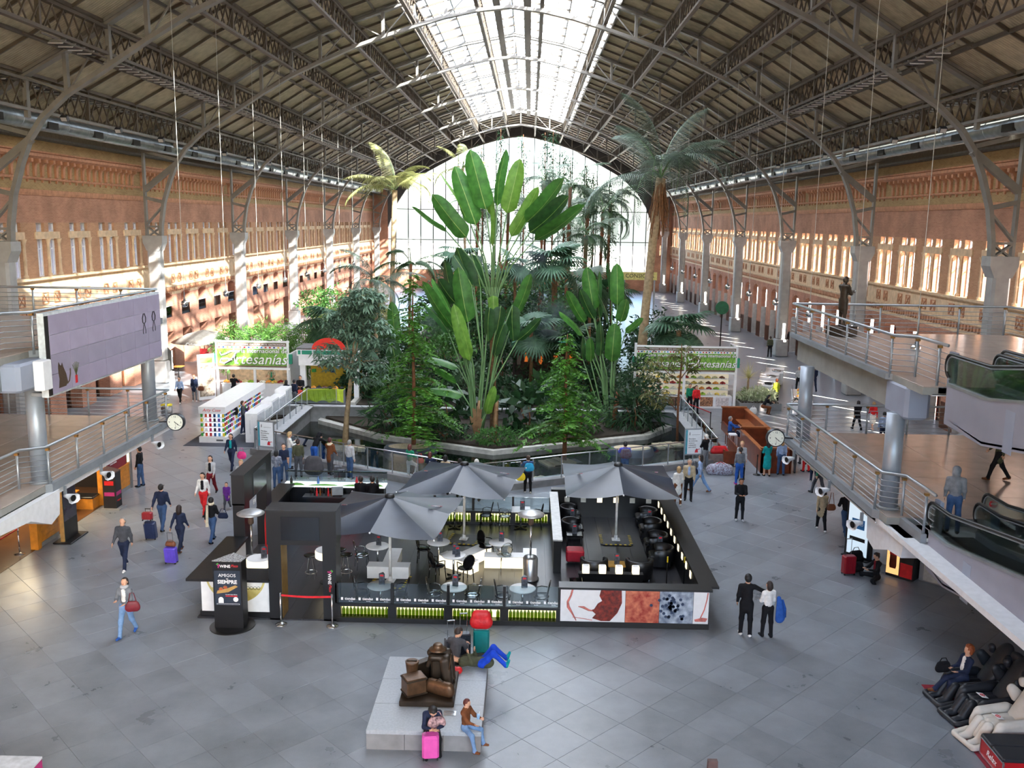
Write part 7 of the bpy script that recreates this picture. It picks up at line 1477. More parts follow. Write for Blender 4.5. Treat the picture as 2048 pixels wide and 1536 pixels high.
PE('man in grey hood and jeans standing on the lower walkway', 11.15, 23.35, -20, 1.76, 'grey', 'jeans', None, 'stand', z=3.46, hood=1, look=(20, -20), lean=5); PE('walker in dark coat on the lower right mezzanine', 14.9, 28.6, 70, 1.74, 'olive', 'black', ('short', 'brown'), 'walk', z=3.45, coat=.2, shoe='brown'); PE('girl in dark hooded coat with yellow band on the far right aisle', 18.6, 51.3, 10, 1.7, 'black', 'black', ('long', 'black'), 'walk', coat=.1); PE('woman in red jacket and white skirt on the far right aisle', 19.4, 51.1, 5, 1.68, 'red', 'white', ('short', 'blond'), 'walk2', skirt=.35, fem=1, shoe='lgrey')
PE('man in pale blue shirt beyond the lower right mezzanine railing', 18.7, 47.7, 0, 1.76, 'lblue', 'navy', ('short', 'black'), 'stand'); PE('vendor in lime green jacket at the white food stall', 15.9, 58.4, 20, 1.66, 'lime', 'black', ('short', 'ginger'), 'stand', coat=.12); PE('white-haired vendor behind the food stall on the right', 18.7, 63.2, 180, 1.74, 'lgrey', 'black', ('short', 'white'), 'stand'); PE('second vendor in grey behind the food stall on the right', 19.1, 62.2, 170, 1.7, 'grey', 'black', ('short', 'ginger'), 'front'); PE('man in dark coat passing behind the silver column', 19.8, 63.4, 0, 1.8, 'navy', 'navy', ('short', 'black'), 'walk')
PE('person in black crouching by the planter of white flowers', 14.3, 55.2, -80, 1.7, 'black', 'brown', ('bob', 'black'), 'sit', sit=.5, fem=1, lean=30, legs=((80, 90, 6), (84, 96, 6))); bag('white carrier bag beside the crouching person', 13.7, 55.1, .24, white, .16, .12, .24, 0, .03); PE('man in red jumper at the right pond railing', 10.2, 55.0, 200, 1.72, 'red', 'black', ('short', 'brown'), 'stand'); PE('woman in green top behind the man in the red jumper', 9.9, 55.5, 190, 1.74, 'green', 'black', ('short', 'dbrown'), 'stand', fem=1); PE('guard with a big black rucksack by a far right column', 21.0, 80.0, 0, 1.8, 'olive', 'black', ('short', 'dbrown'), 'stand')
PE('man in blue shirt seated at the desk behind the wooden counter', 10.55, 47.0, -90, 1.74, 'blue', 'navy', ('short', 'grey'), 'sit', sit=.72, arms=((50, 10, 40, 20), (50, 10, 40, 20))); PE('person with long light hair on the left mezzanine behind the railing', -17.6, 37.2, 190, 1.66, 'cream', 'ljeans', ('long', 'ginger'), 'stand', fem=1); PE('person in black behind the left mezzanine column', -16.3, 37.6, 90, 1.72, 'black', 'jeans', ('short', 'black'), 'stand'); PE('barman with dark hair behind the lit counter, left one', -6.2, 33.55, 0, 1.72, 'black', 'black', ('short', 'dbrown'), 'front', z=.05); PE('barman with dark hair behind the lit counter, right one', -5.75, 33.5, 10, 1.74, 'black', 'black', ('short', 'black'), 'front', z=.05)
# bronze reader on the upper right mezzanine
brz = mat('dark bronze', (58, 48, 38), .45, .5, .15, 5); sb = thing('bronze_statue', 'bronze statue of a man reading a book on the upper mezzanine', 'statue', (11.9, 35.2, 7.2), math.radians(-60))
MB().bev(-.42, -.42, 0, .42, .42, .36, .03).build('base', brz, sb); s_ = person('x', 0, 0, 0, 1.86, 'black', 'black', ('short', 'black'), 'phone', coat=.28, look=(0, -22), vox=.022)
for ch in list(s_.children):
    ch.parent = sb; ch.location = (0, 0, .36); ch.data.materials.clear(); ch.data.materials.append(brz); ch.data.polygons.foreach_set('material_index', [0] * len(ch.data.polygons)); ch.name = 'figure' if ch.name.startswith('body') else 'hair'
bpy.data.objects.remove(s_); MB().cb((-.07, .42, 1.62), (.3, .03, .24), 0, -.7).build('book', brz, sb); MB().cb((.0, .44, 1.64), (.26, .02, .2), 0, -.7).build('pages', mat('pale bronze pages', (130, 128, 122), .5, .3), sb)

# ================================================================  stalls
# ---- left: white accessory stall, cabinets, fair stalls
mt = thing('grey_mat', 'dark grey carpet mat under the white accessory stall', 'mat', (-15.4, 48.9, 0)); MB().bx(-1.75, -4.2, 0, 1.85, 4.2, .012).build('carpet', mat('dark grey carpet', (74, 78, 88), .95, 0, .06, 30), mt)
goods = [mat('goods ' + str(i), c, .4) for i, c in enumerate(((60, 160, 70), (200, 50, 110), (60, 150, 210), (210, 80, 50), (40, 40, 46), (230, 200, 50), (180, 30, 40), (90, 60, 160), (220, 220, 224), (30, 70, 130)))]
st = thing('accessory_stall', 'long white accessory stall with shelves of coloured phone cases', 'stall', (-15.9, 49.0, .012)); wl = mat('glossy white panel', (232, 232, 234), .35, 0, .02)
MB().bx(-.68, -3.6, 0, .72, 3.6, .3).build('base', wl, st); MB().bx(-.66, -3.58, 1.5, .7, 3.6, 1.85).build('canopy', wl, st); MB().bx(-.5, -3.3, .3, .4, 3.5, 1.5).build('core', mat('lit white backing', (240, 244, 250), .4, emit=.55 * EMK), st)
for z_ in (.55, .8, 1.05, 1.28): MB().bx(-.6, -3.5, z_, .64, 3.5, z_ + .015).build('shelf', wl, st)
text('Arty Case', .22, (0, -3.585, 1.68), FACE, mat('red print', (206, 36, 48)), st, 'lettering', shear=.3); MB().bx(.2, -3.61, .1, .55, -3.6, .18).build('brand_plate', steel, st)
gm_ = [MB().bev(-.055, -.03, 0, .055, .03, .17, .015).mesh('phone_case', m) for m in goods]; gn = 0
for r, z_ in enumerate((.315, .566, .816, 1.066, 1.296)):
    for k in range(6): o = ob('phone_case', gm_[(k * 3 + r * 5) % 10], None, (-16.45 + .22 * k, 45.52, .012 + z_)); tag(o, 'coloured phone case on the end shelves of the white accessory stall', 'phone case', 'phone cases on the stall end'); gn += 1
    for k in range(24): o = ob('phone_case', gm_[(k * 7 + r * 3) % 10], None, (-15.34, 45.75 + .27 * k, .012 + z_), PI / 2); tag(o, 'coloured phone case on the side shelves of the white accessory stall', 'phone case', 'phone cases on the stall side')
cb_ = thing('white_cabinets', 'row of white stepped cabinets with grey doors beside the pond railing', 'cabinet', (-13.95, 45.6, .012)); gd_ = mat('pale grey door', (186, 190, 196), .4)
for k, h in enumerate((1.5, 1.45, 1.6, 1.5, 1.7)):
    MB().bx(-.32, k * 1.4, 0, .3, k * 1.4 + 1.36, h).build('cabinet_unit', wl, cb_)
    for j in (.08, .72): MB().bx(.3, k * 1.4 + j, .1, .32, k * 1.4 + j + .56, h - .08).build('door', gd_, cb_)
text('complementos', .12, (-.08, -.005, .8), (PI / 2, -PI / 2, 0), gd_, cb_)
grn = mat('fair banner green', (104, 164, 60), .5, 0, .16, 3, alt=(150, 200, 84)); brn = mat('banner brown strip', (112, 90, 78), .5, 0, .04); tealm = mat('fair teal', (36, 140, 112), .5, 0, .04)
wscr = mat('white script print', (244, 244, 244), .5, 0, .01)
def banner(par, x0, x1, z0, z1, y):
    """fair banner: brown strip with words, row of little flags, green field with the two-line title"""
    w_ = x1 - x0; h = z1 - z0; MB().bx(x0, y, z0, x1, y + .04, z1).build('banner_sheet', grn, par)
    MB().bx(x0, y - .004, z1 - h * .13, x1, y, z1).build('brown_strip', brn, par); MB().bx(x0, y - .004, z1 - h * .24, x1, y, z1 - h * .13).build('white_strip', wl, par); MB().bx(x0, y - .004, z0, x1, y, z0 + h * .06).build('brown_strip', brn, par)
    text('EXPOSICIONES  ARTESANIAS  CULTURA  ARTE  GASTRONOMIA', w_ * .034, ((x0 + x1) / 2, y - .006, z1 - h * .065), FACE, wscr, par, space=1.0)
    for k in range(16): MB().bx(x0 + w_ * (k + .3) / 16.4, y - .008, z1 - h * .215, x0 + w_ * (k + .75) / 16.4, y - .004, z1 - h * .155).build('flag', goods[(6, 9, 5, 0, 2, 3)[k % 6]], par)
    M = MB()
    for k in range(9):
        a = x0 + w_ * k / 9
        M.bar((a, y - .003, z0 + h * .08), (a + w_ / 9, y - .003, z1 - h * .26), .03, .004, (0, 1, 0)); M.bar((a + w_ / 9, y - .003, z0 + h * .08), (a, y - .003, z1 - h * .26), .03, .004, (0, 1, 0))
    M.build('weave_print', mat('weave dark green', (78, 138, 46), .5), par)
    for dx, dz, yy, mm, b in ((.012, -.012, y - .008, blk, .012), (0, 0, y - .014, wscr, .004)):
        text('Feria Internacional de', w_ * .09, (x0 + w_ * .62 + dx, yy, z1 - h * .33 + dz), FACE, mm, par, bold=b * .8); text('rtesanías', w_ * .215, (x0 + w_ * .62 + dx, yy, z0 + h * .31 + dz), FACE, mm, par, shear=.3, bold=b)
        q = [(.04, .64), (.06, .5), (.12, .56), (.2, .68), (.255, .7), (.27, .6), (.2, .3), (.1, .14), (.04, .2), (.06, .34), (.14, .36), (.22, .3)]; M = MB(); M.tube([(x0 + w_ * a + dx, yy, z0 + h * b_ * .95 + dz) for a, b_ in q], w_ * .014 + (.012 if mm is blk else 0), 5); M.tube([(x0 + w_ * a + dx, yy, z0 + h * b_ * .95 + dz) for a, b_ in ((.27, .66), (.245, .4), (.26, .18), (.3, .14))], w_ * .013 + (.012 if mm is blk else 0), 5)
        M.xf(Matrix.Translation((0, yy, 0)) @ Matrix.Diagonal((1, .25, 1, 1)) @ Matrix.Translation((0, -yy, 0))); M.build('script_letter', mm, par)
fs = thing('fair_stall', 'white fair stall with green banner, honey name and fruit counter', 'stall', (-17.2, 57.0, 0))
for x in (-2.25, .1, 2.2): MB().bx(x - .07, -.07, 0, x + .07, .07, 3.75 if abs(x) > 1 else 2.0).build('post', wl, fs)
MB().bx(-2.4, -.1, 1.92, 2.35, .1, 2.05).build('beam', wl, fs); MB().bx(-2.35, -.08, 3.62, 2.3, .1, 3.72).build('frame', wl, fs); MB().bx(-2.32, 2.6, 0, 2.3, 2.7, 2.6).build('back_wall', mat('cream stall wall', (226, 196, 160), .5, emit=.0), fs)
MB().bx(2.2, .1, 0, 2.3, 2.6, 2.9).build('side_wall', wl, fs); banner(fs, -2.2, 2.15, 2.08, 3.6, -.1)
text('Honey', .36, (-.4, 2.58, 1.75), FACE, mat('orange print', (226, 110, 40)), fs, bold=.01); text('Land', .36, (.75, 2.58, 1.75), FACE, blk, fs, bold=.01); text('crepes y gofres', .12, (.2, 2.58, 1.45), FACE, brn, fs)
for x in (-2.42, 2.38): MB().bx(x - .1, -.12, 2.3, x + .1, .12, 2.9).build('side_light_box', tealm, fs)
ctr = thing('fruit_counter', 'white counter piled with fruit and sweets at the left fair stall', 'counter', (-17.2, 57.3, 0)); MB().bx(-2.1, 0, 0, 2.1, .7, .9).build('body', wl, ctr); MB().bx(-2.15, -.05, .9, 2.15, .75, .94).build('top', wl, ctr)
fm_ = [mat('fruit ' + str(i), c, .5, 0, .15, 9) for i, c in enumerate(((226, 150, 60), (240, 200, 90), (170, 40, 40), (236, 220, 170), (150, 190, 50), (110, 60, 36), (240, 232, 214)))]
def heap(x, y, z, rx, m, label, grp, seed):
    rg = random.Random(seed); M = MB()
    for k in range(26): a = rg.uniform(0, 6.28); q = rg.random() ** .6; M.sph((rx * q * math.cos(a), rx * .8 * q * math.sin(a), .05 + (1 - q) * rx * .6), .055, 6, 4)
    o = M.build('produce_heap', m, None, True, (x, y, z)); o['kind'] = 'stuff'; tag(o, label, 'produce', grp); return o
for k in range(11): heap(-19.1 + .38 * k, 57.65 + .1 * (k % 2), .94, .2, fm_[k % 7], 'heap of fruit or sweets on the white counter of the left fair stall', 'heaps on the left fair counter', k)
rd = thing('disc_stall', 'white stall with a red half-disc sign above a green striped fascia', 'stall', (-12.4, 56.6, 0))
for a in ((-1.75, 0, 0, -1.4, .3, 3.0), (1.6, 0, 0, 1.9, .3, 3.0)): MB().bx(*a).build('post', wl, rd)
MB().bx(-1.5, 1.8, 0, 1.8, 1.9, 2.6).build('back_wall', mat('mustard stall wall', (196, 160, 30), .6, 0, .1), rd); MB().bx(-1.8, -.1, 2.3, 1.95, .2, 2.95).build('fascia', wl, rd); MB().bx(-1.9, -.15, 2.9, 2.0, .25, 3.35).build('sign_box', wl, rd); MB().bx(-1.9, -.15, 3.3, 2.0, 1.9, 3.42).build('roof', gstone, rd)
for a, b in ((-1.82, -1.65), (-1.58, -.95), (-.85, 1.9)): MB().bx(a, -.16, 3.0, b, -.15, 3.25).build('green_block', tealm, rd)
MB().prism([(.1 + 1.05 * math.cos(a), 3.33 + .72 * math.sin(a)) for a in np.linspace(0, PI, 20)], -.17, -.1, 'y').build('half_disc', mat('fair red', (224, 44, 28), .5, 0, .03), rd)
for k in range(8): MB().bx(-1.4 + .4 * k, 1.6, 1.6 + .3 * (k % 3), -1.15 + .4 * k, 1.8, 1.8 + .3 * (k % 3)).build('hanging_goods', goods[(k * 3) % 10], rd)
gt = thing('cloth_table', 'stall table under a lime green cloth below the red half-disc', 'table', (-12.5, 55.75, 0)); MB().bx(-1.3, .05, .05, 1.2, .7, .9).build('table', gstone, gt)
M = MB(); N_ = 24; vs = []
for k in range(N_ + 1): x = -1.3 + 2.5 * k / N_; vs += [(x, .0, .93), (x, .0 - .03 * math.sin(k * 1.9), .5), (x, -.03 - .04 * math.sin(k * 1.3), .12 + .15 * abs(math.sin(k * .4)))]
M.add(vs, [(k * 3 + i, k * 3 + 3 + i, k * 3 + 4 + i, k * 3 + 1 + i) for k in range(N_) for i in range(2)]); M.bx(-1.3, 0, .9, 1.2, .7, .93); M.build('cloth', mat('lime cloth', (186, 206, 60), .7, 0, .06), gt)
for k in range(7): heap(-13.55 + .34 * k, 56.1, .93, .16, (blk, fm_[0], blk, fm_[5])[k % 4], 'heap of dark goods on the lime green cloth table', 'goods on the lime cloth table', 30 + k)
sb_ = thing('picture_board', 'tall slanted picture board at the left end of the fair stall', 'board', (-20.0, 56.5, 0), .75); MB().bx(-.55, -.05, .05, .55, .05, 2.9).build('board', wl, sb_); MB().bx(-.48, -.06, .25, .48, -.05, 2.2).build('picture', mat('brown market print', (140, 104, 84), .6, 0, .35, 6, alt=(206, 190, 170)), sb_); MB().bx(-.4, -.06, 2.35, .4, -.05, 2.7).build('green_print', grn, sb_)
for sx in (-.5, .5): MB().bx(sx - .05, -.2, 0, sx + .05, .2, .06).build('foot', steel, sb_)
# far left cafe terrace
um = thing('parasol', 'pale grey round parasol of the far left cafe', 'parasol', (-23.6, 66.5, 0)); M = MB(); M.lathe([(2.3, 2.35), (1.2, 2.9), (.1, 3.2), (.0, 3.22)], 16); M.build('canopy', mat('pale grey canvas', (150, 146, 140), .7), um, True); MB().cyl((0, 0, 0), (0, 0, 3.2), .04, n=8).build('pole', steel, um); text('Cafetería', .3, (0, -2.2, 2.4), FACE, wscr, um, shear=.2)
rp = thing('red_screen', 'tall red screen board at the end of the far left cafe', 'screen', (-22.9, 64.5, 0)); MB().bx(-.3, -.05, .08, .3, .05, 2.1).build('board', mat('dark red board', (160, 30, 36), .5), rp); MB().bx(-.3, -.2, 0, .3, .2, .08).build('foot', blk, rp)
for k, (x, y) in enumerate(((-25.0, 65.0), (-24.2, 68.5), (-22.6, 69.5))):
    t = thing('cafe_table', 'small wooden table of the far left cafe, ' + ('nearest the wall', 'under the parasol', 'by the red screen')[k], 'table', (x, y, 0)); MB().bx(-.35, -.35, .7, .35, .35, .74).build('table_top', mat('orange wood', (196, 134, 60), .4, 0, .1, 5), t); MB().cyl((0, 0, 0), (0, 0, .7), .04, n=8).build('stem', blk, t)
ob_ = thing('oval_sign', 'black oval standing sign by the column at the far left', 'sign', (-25.0, 62.8, 0)); MB().prism([(.5 * math.cos(a), 1.5 + .95 * math.sin(a)) for a in np.linspace(0, 2 * PI, 20)[:-1]], -.04, .04, 'y').build('board', mat('charcoal board', (58, 58, 56), .5), ob_); MB().bx(-.45, -.25, 0, .45, .25, .7).build('base', wl, ob_); MB().bx(.42, -.05, .9, .48, .05, 2.2).build('white_edge', wscr, ob_)
bn = thing('litter_bin', 'tall steel litter bin with yellow lid behind the left round column', 'bin', (-19.6, 49.0, 0)); MB().lathe([(.3, 0), (.3, 1.1), (.28, 1.15)], 16).build('drum', steel, bn, True); MB().lathe([(.3, 1.15), (.3, 1.22), (.1, 1.26)], 16).build('lid', mat('yellow lid', (226, 206, 40)), bn, True); MB().lathe([(.33, 0), (.33, .06)], 16).build('foot', goods[2], bn)
# ---- right: double banner stall
rs_ = thing('fair_stall', 'white fair stall with two green banners and shelves of sweets', 'stall', (9.75, 56.6, 0))
for x in (-3.1, -.05, 3.1): MB().bx(x - .07, -.07, 0, x + .07, .07, 3.95 - x * .03).build('post', wl, rs_)
MB().bx(-3.15, -.1, 2.2, 3.15, .1, 2.32).build('beam', wl, rs_); MB().bx(-3.15, -.08, 3.8, 3.15, .1, 3.9).build('frame', wl, rs_); banner(rs_, -3.03, -.1, 2.36, 3.8, -.1); banner(rs_, .02, 3.03, 2.36, 3.8, -.1)
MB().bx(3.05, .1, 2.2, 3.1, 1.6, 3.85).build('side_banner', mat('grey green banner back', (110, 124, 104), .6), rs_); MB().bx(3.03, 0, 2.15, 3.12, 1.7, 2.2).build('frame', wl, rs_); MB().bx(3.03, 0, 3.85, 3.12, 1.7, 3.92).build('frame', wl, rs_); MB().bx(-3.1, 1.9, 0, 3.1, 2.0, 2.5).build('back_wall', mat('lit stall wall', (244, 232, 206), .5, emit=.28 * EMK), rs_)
MB().bx(-3.0, .15, 0, 3.0, .5, .75).build('counter', wl, rs_)
for k in range(6): MB().bx(-2.9 + k * .98, .13, .12, -2.1 + k * .98, .15, .7).build('front_picture', (mat('sweets print', (120, 60, 50), .5, 0, .4, 12, alt=(210, 150, 110)), mat('pale price list', (206, 196, 196), .5, 0, .15, 10))[k % 2], rs_)
for j, z_ in enumerate((.75, 1.05, 1.35, 1.65)):
    MB().bx(-3.0, .5 + j * .3, z_ - .03, 3.0, .82 + j * .3, z_).build('shelf', wl, rs_)
    for k in range(13): heap(6.95 + .45 * k, 57.25 + j * .3, z_, .15, fm_[(k * 2 + j * 3) % 7], 'tray of sweets on the shelves of the right fair stall', 'sweets on the right fair stall', 50 + k + j * 13)
for x in (-3.2, 3.22): MB().bx(x - .08, -.1, 2.6, x + .08, .1, 3.2).build('side_light_box', tealm, rs_)
wood = mat('polished red wood', (116, 54, 30), .3, 0, .15, 3); wood2 = mat('brown wood rail', (150, 88, 50), .35, 0, .12, 4)
wc = thing('wooden_counter', 'long reddish wooden counter with high sides on the right of the pond', 'counter', (11.6, 46.2, 0))
for a in ((.55, -4.6, 0, .65, 4.6, 1.15), (-.75, -4.6, 0, .6, -4.5, 1.15), (-.7, 4.5, 0, .6, 4.6, 1.25), (-.75, -4.6, 0, -.65, -.3, 1.05), (-.7, -.4, 0, .6, -.3, 1.2), (-.7, -.3, 0, -.6, 4.6, .5)): MB().bx(*a).build('side_panel', wood, wc)
for a in ((.5, -4.65, 1.15, .72, 4.65, 1.22), (-.8, -4.66, 1.15, .6, -4.45, 1.22), (-.75, 4.45, 1.25, .65, 4.65, 1.32), (-.75, -.45, 1.2, .65, -.25, 1.27), (-.8, -4.6, 1.05, -.6, -.3, 1.1)): MB().bx(*a).build('top_rail', wood2, wc)
MB().bx(-.1, .2, .72, .55, 3.8, .76).build('desk', wood2, wc); MB().bx(.0, .5, .765, .4, 1.6, .775).build('papers', wscr, wc)
hs_ = thing('high_stool', 'high white-framed stool with a white cushion beside the wooden counter', 'stool', (10.55, 46.3, 0)); MB().bev(-.2, -.2, .7, .2, .2, .78, .03).build('seat', wl, hs_)
for a in (-.17, .17):
    for b in (-.17, .17): MB().tube([(a, b, .7), (a * 1.15, b * 1.15, 0)], .014, 6).build('leg', wl, hs_)
sc_ = thing('desk_chair', 'dark wooden chair under the man in the blue shirt', 'chair', (10.6, 47.05, 0)); MB().bev(-.24, -.24, .55, .24, .24, .6, .02).build('seat', wood, sc_); MB().bx(.2, -.22, .6, .24, .22, 1.0).build('backrest', wood, sc_)
for a in (-.2, .2):
    for b in (-.2, .2): MB().bx(a - .02, b - .02, 0, a + .02, b + .02, .55).build('leg', wood, sc_)
ct = thing('wooden_cart', 'red and brown wooden cart beside the wooden counter', 'cart', (9.75, 44.0, 0)); MB().bx(-.35, -1.3, .15, .35, 1.3, .22).build('bed', wood, ct)
for a in ((-.4, -1.3, .15, -.34, 2.4, .8), (.34, -1.3, .15, .4, 1.3, .8), (-.4, -1.36, .15, .4, -1.3, .75)): MB().bx(*a).build('side_panel', wood, ct)
for sx in (-.42, .42): MB().cyl((sx - .02, -.2, .28), (sx + .02, -.2, .28), .28, n=18).build('wheel', blk, ct)
bag('long red holdall lying across the wooden cart', 9.2, 43.0, .75, redm, .5, .2, .22, .1, 0, 'holdall'); bg = thing('cart_box', 'grey box under the red holdall', 'box', (9.1, 43.1, 0)); MB().bev(-.4, -.3, 0, .4, .3, .55, .02).build('box', mat('taupe card', (120, 104, 98), .8), bg); MB().bx(-.4, -.03, .55, .4, .03, .556).build('tape', brn, bg)
sbag = thing('striped_bag', 'big red and blue checked laundry bag under clear plastic', 'bag', (8.9, 41.3, 0)); V, Q, mi = blob([cap((-.35, 0, .2), (.35, 0, .2), .28, .28, 0, (0, 1, 0), .8), cap((-.1, 0, .35), (.15, 0, .35), .2, .2, 0)], .03); V[:, 2] = np.maximum(V[:, 2], 0); ob('body', npmesh('body', V, Q, mat('checked laundry bag', (150, 60, 80), .35, 0, .35, 16, alt=(190, 200, 220)), True), sbag); MB().tube([(-.2, -.1, .5), (0, -.12, .62), (.2, -.1, .5)], .015, 5).build('handle', redm, sbag)
for x, y, l in ((10.6, 41.3, 'black barrier post at the near end of the wooden counter'), (10.3, 50.9, 'black barrier post at the far end of the wooden counter')): post_(x, y, l, blk)
rl = thing('barrier_belt', 'red belt running from the far black post to the fair stall', 'belt', (10.3, 50.9, .9)); MB().bar((0, .1, 0), (-1.3, 4.0, .0), .01, .05).build('belt', redm, rl); rl2 = post_(8.98, 54.95, 'black barrier post beside the right fair stall', blk)
# right food stalls
def foodstall(x, y, lx, ly, label, seed, rz=0):
    t = thing('food_stall', label, 'stall', (x, y, 0), rz); MB().bx(-lx, -ly, .12, lx, ly, .9).build('body', wl, t); MB().bx(-lx - .03, -ly - .03, .9, lx + .03, ly + .03, .94).build('top', wl, t)
    for sx in (-1, 1):
        for sy in (-1, 1): MB().cyl((sx * lx * .8 - .03, sy * ly * .9, .07), (sx * lx * .8 + .03, sy * ly * .9, .07), .07, n=10).build('wheel', blk, t)
    MB().bx(-lx, -ly, .94, -lx + .01, ly, 1.2).build('glass_guard', clear, t); return t
foodstall(17.0, 56.6, .55, 2.2, 'white wheeled stall piled with orange fruit by the silver column', 1, -.25)
for k in range(8): heap(16.55 + .14 * k + .3 * (k % 2), 55.0 + .52 * k, .94, .26, fm_[(0, 1, 0, 4, 1, 2, 0, 5)[k]], 'heap of dried fruit on the white wheeled stall', 'heaps on the white wheeled stall', 120 + k)
for k, (x, y) in enumerate(((16.0, 61.0), (16.9, 64.0), (17.9, 66.5))):
    foodstall(x, y, .6, 1.3, 'white stepped food stall, ' + ('nearest of the three beyond the vendor', 'middle of the three beyond the vendor', 'farthest of the three beyond the vendor')[k], k, -.3)
    b_ = thing('pan', ('black pan', 'tray rack', 'glass rack')[k] + ' on the white stepped food stall', 'pan', (x, y - .5, .94)); MB().lathe([(.3, 0), (.34, .1), (.32, .1), (.28, .03)], 14).build('bowl', blk if k == 0 else steel, b_, True); MB().bx(.3, -.03, .06, .5, .03, .09).build('handle', blk, b_)
pp = thing('exhaust_palm', 'small artificial palm on a white pole by the white wheeled stall', 'plant', (16.2, 54.2, 0)); MB().cyl((0, 0, 0), (0, 0, 1.0), .03, n=8).build('pole', wl, pp); M = MB()
for k in range(9): a = k * .7; M.tube([(0, 0, 1.0), (.25 * math.cos(a), .25 * math.sin(a), 1.2), (.5 * math.cos(a), .5 * math.sin(a), 1.0)], .04, 4, [.03, .04, .01])
M.build('fronds', mat('dark palm plastic', (44, 48, 36), .6), pp)
sp_ = thing('sign_pole', 'tall pole with a round green disc sign in the right aisle', 'sign', (14.6, 70, 0)); MB().cyl((0, 0, 0), (0, 0, 5.0), .05, n=8).build('pole', blk, sp_); MB().cyl((0, -.06, 5.1), (0, .06, 5.1), .5, n=24).build('disc', mat('deep green sign', (24, 96, 62), .5), sp_)
cs = thing('luggage_sign', 'pale yellow sign reading the luggage office name beyond the garden', 'sign', (14.0, 118, 4.2)); MB().bx(-2.2, -.05, 0, 2.2, .05, 1.0).build('panel', mat('pale yellow sign', (214, 206, 130), .5), cs); text('CONSIGNA', .7, (0, -.07, .5), FACE, blk, cs); MB().bx(-2.0, 0, -4.2, -1.8, .2, 0).build('post', steel, cs); MB().bx(1.8, 0, -4.2, 2.0, .2, 0).build('post', steel, cs)
cr_ = thing('craft_stall', 'dim craft stall with orange hanging lamps glimpsed through the garden', 'stall', (1.4, 61.8, .1)); MB().bx(-2.4, .9, 0, 2.4, 1.0, 2.9).build('back_wall', mat('dark craft wall', (60, 40, 34), .7, 0, .3, 4), cr_); MB().bx(-2.5, -.3, 2.9, 2.5, 1.0, 3.2).build('fascia', tealm, cr_)
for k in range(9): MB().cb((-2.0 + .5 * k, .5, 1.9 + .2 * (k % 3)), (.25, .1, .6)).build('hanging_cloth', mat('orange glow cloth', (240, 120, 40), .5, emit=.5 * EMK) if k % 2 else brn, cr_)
# ---- cafe under the left mezzanine
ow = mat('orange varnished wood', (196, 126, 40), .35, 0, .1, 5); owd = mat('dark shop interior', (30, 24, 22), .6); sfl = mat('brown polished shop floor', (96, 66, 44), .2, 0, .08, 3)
cf = thing('cafe_facade', 'orange panelled cafe front under the left mezzanine', 'shop front', (-16.65, 0, 0))
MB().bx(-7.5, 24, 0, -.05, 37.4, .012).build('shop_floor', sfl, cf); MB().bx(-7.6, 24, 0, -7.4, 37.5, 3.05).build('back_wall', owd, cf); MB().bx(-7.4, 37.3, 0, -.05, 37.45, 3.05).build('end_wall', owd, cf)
for y0, y1 in ((30.05, 31.35), (35.05, 37.4)):
    for k in range(5): MB().bx(-.06, y0, .16 + k * .18, .0, y1, .16 + k * .18 + .17).build('plank', ow, cf)
    MB().bx(-.2, y0, 0, .01, y1, .15).build('plinth', gstone, cf); MB().bx(-.2, y0, 1.06, .04, y1, 1.1).build('sill', ow, cf)
for y in (29.95, 35.0): MB().bx(-.2, y - .12, 0, .06, y + .12, 1.12 if y < 30 else 3.0).build('corner_post', ow, cf)
MB().bx(-.1, 37.35, 0, .06, 37.5, 3.05).build('corner_post', gstone, cf); wln = mat('warm neon', (255, 236, 190), .4, emit=1.6 * EMK); MB().bx(-.02, 37.2, 1.15, .02, 37.34, 2.9).build('neon_tube', wln, cf); MB().bx(-.02, 35.1, 1.15, .02, 35.22, 2.9).build('neon_tube', wln, cf); MB().bx(-.03, 35.35, 1.12, 0, 37.1, 2.9).build('poster', mat('burgundy poster', (128, 26, 40), .5, 0, .04), cf)
text('10€', .75, (.01, 36.45, 2.15), (PI / 2, 0, PI / 2), wscr, cf, bold=.01); text('menús desde', .14, (.01, 35.9, 2.65), (PI / 2, 0, PI / 2), wscr, cf); text('bebida incluida', .1, (.01, 35.9, 1.45), (PI / 2, 0, PI / 2), wscr, cf)
MB().bx(-.15, 30.1, 1.1, -.1, 31.3, 2.3).build('menu_picture', mat('red tiled menu print', (150, 60, 44), .5, 0, .3, 14, alt=(220, 180, 150)), cf)
lw1 = bpy.data.lights.new('cafe_lamp', 'AREA'); lw1.energy = 60; lw1.size = 2.5; lw1.color = (1, .8, .5); lo = bpy.data.objects.new('cafe_lamp', lw1); COL.objects.link(lo); lo.location = (-18.5, 33, 2.9)
for y, l in ((33.9, 'orange wooden table inside the cafe opening'), (32.6, 'orange wooden table deeper inside the cafe')):
    t = thing('wooden_table', l, 'table', (-17.9 if y > 33 else -19.5, y, .012)); MB().bev(-.6, -.45, .72, .6, .45, .78, .02).build('table_top', ow, t); MB().cyl((0, 0, .04), (0, 0, .72), .05, n=8).build('stem', steel, t)
    for a in (0, PI / 2): MB().cb((0, 0, .03), (.8, .08, .05), a).build('foot', steel, t)
for k in range(3): o = thing('condiment_holder', 'little menu and sauce holder on the cafe table, ' + ('left', 'middle', 'right')[k], 'holder', (-18.0 + .12 * k, 33.85, .8)); MB().bx(-.04, -.04, 0, .04, .04, .2).build('card', (wscr, redm, wscr)[k], o); MB().bx(-.05, -.05, 0, .05, .05, .02).build('base', blk, o)
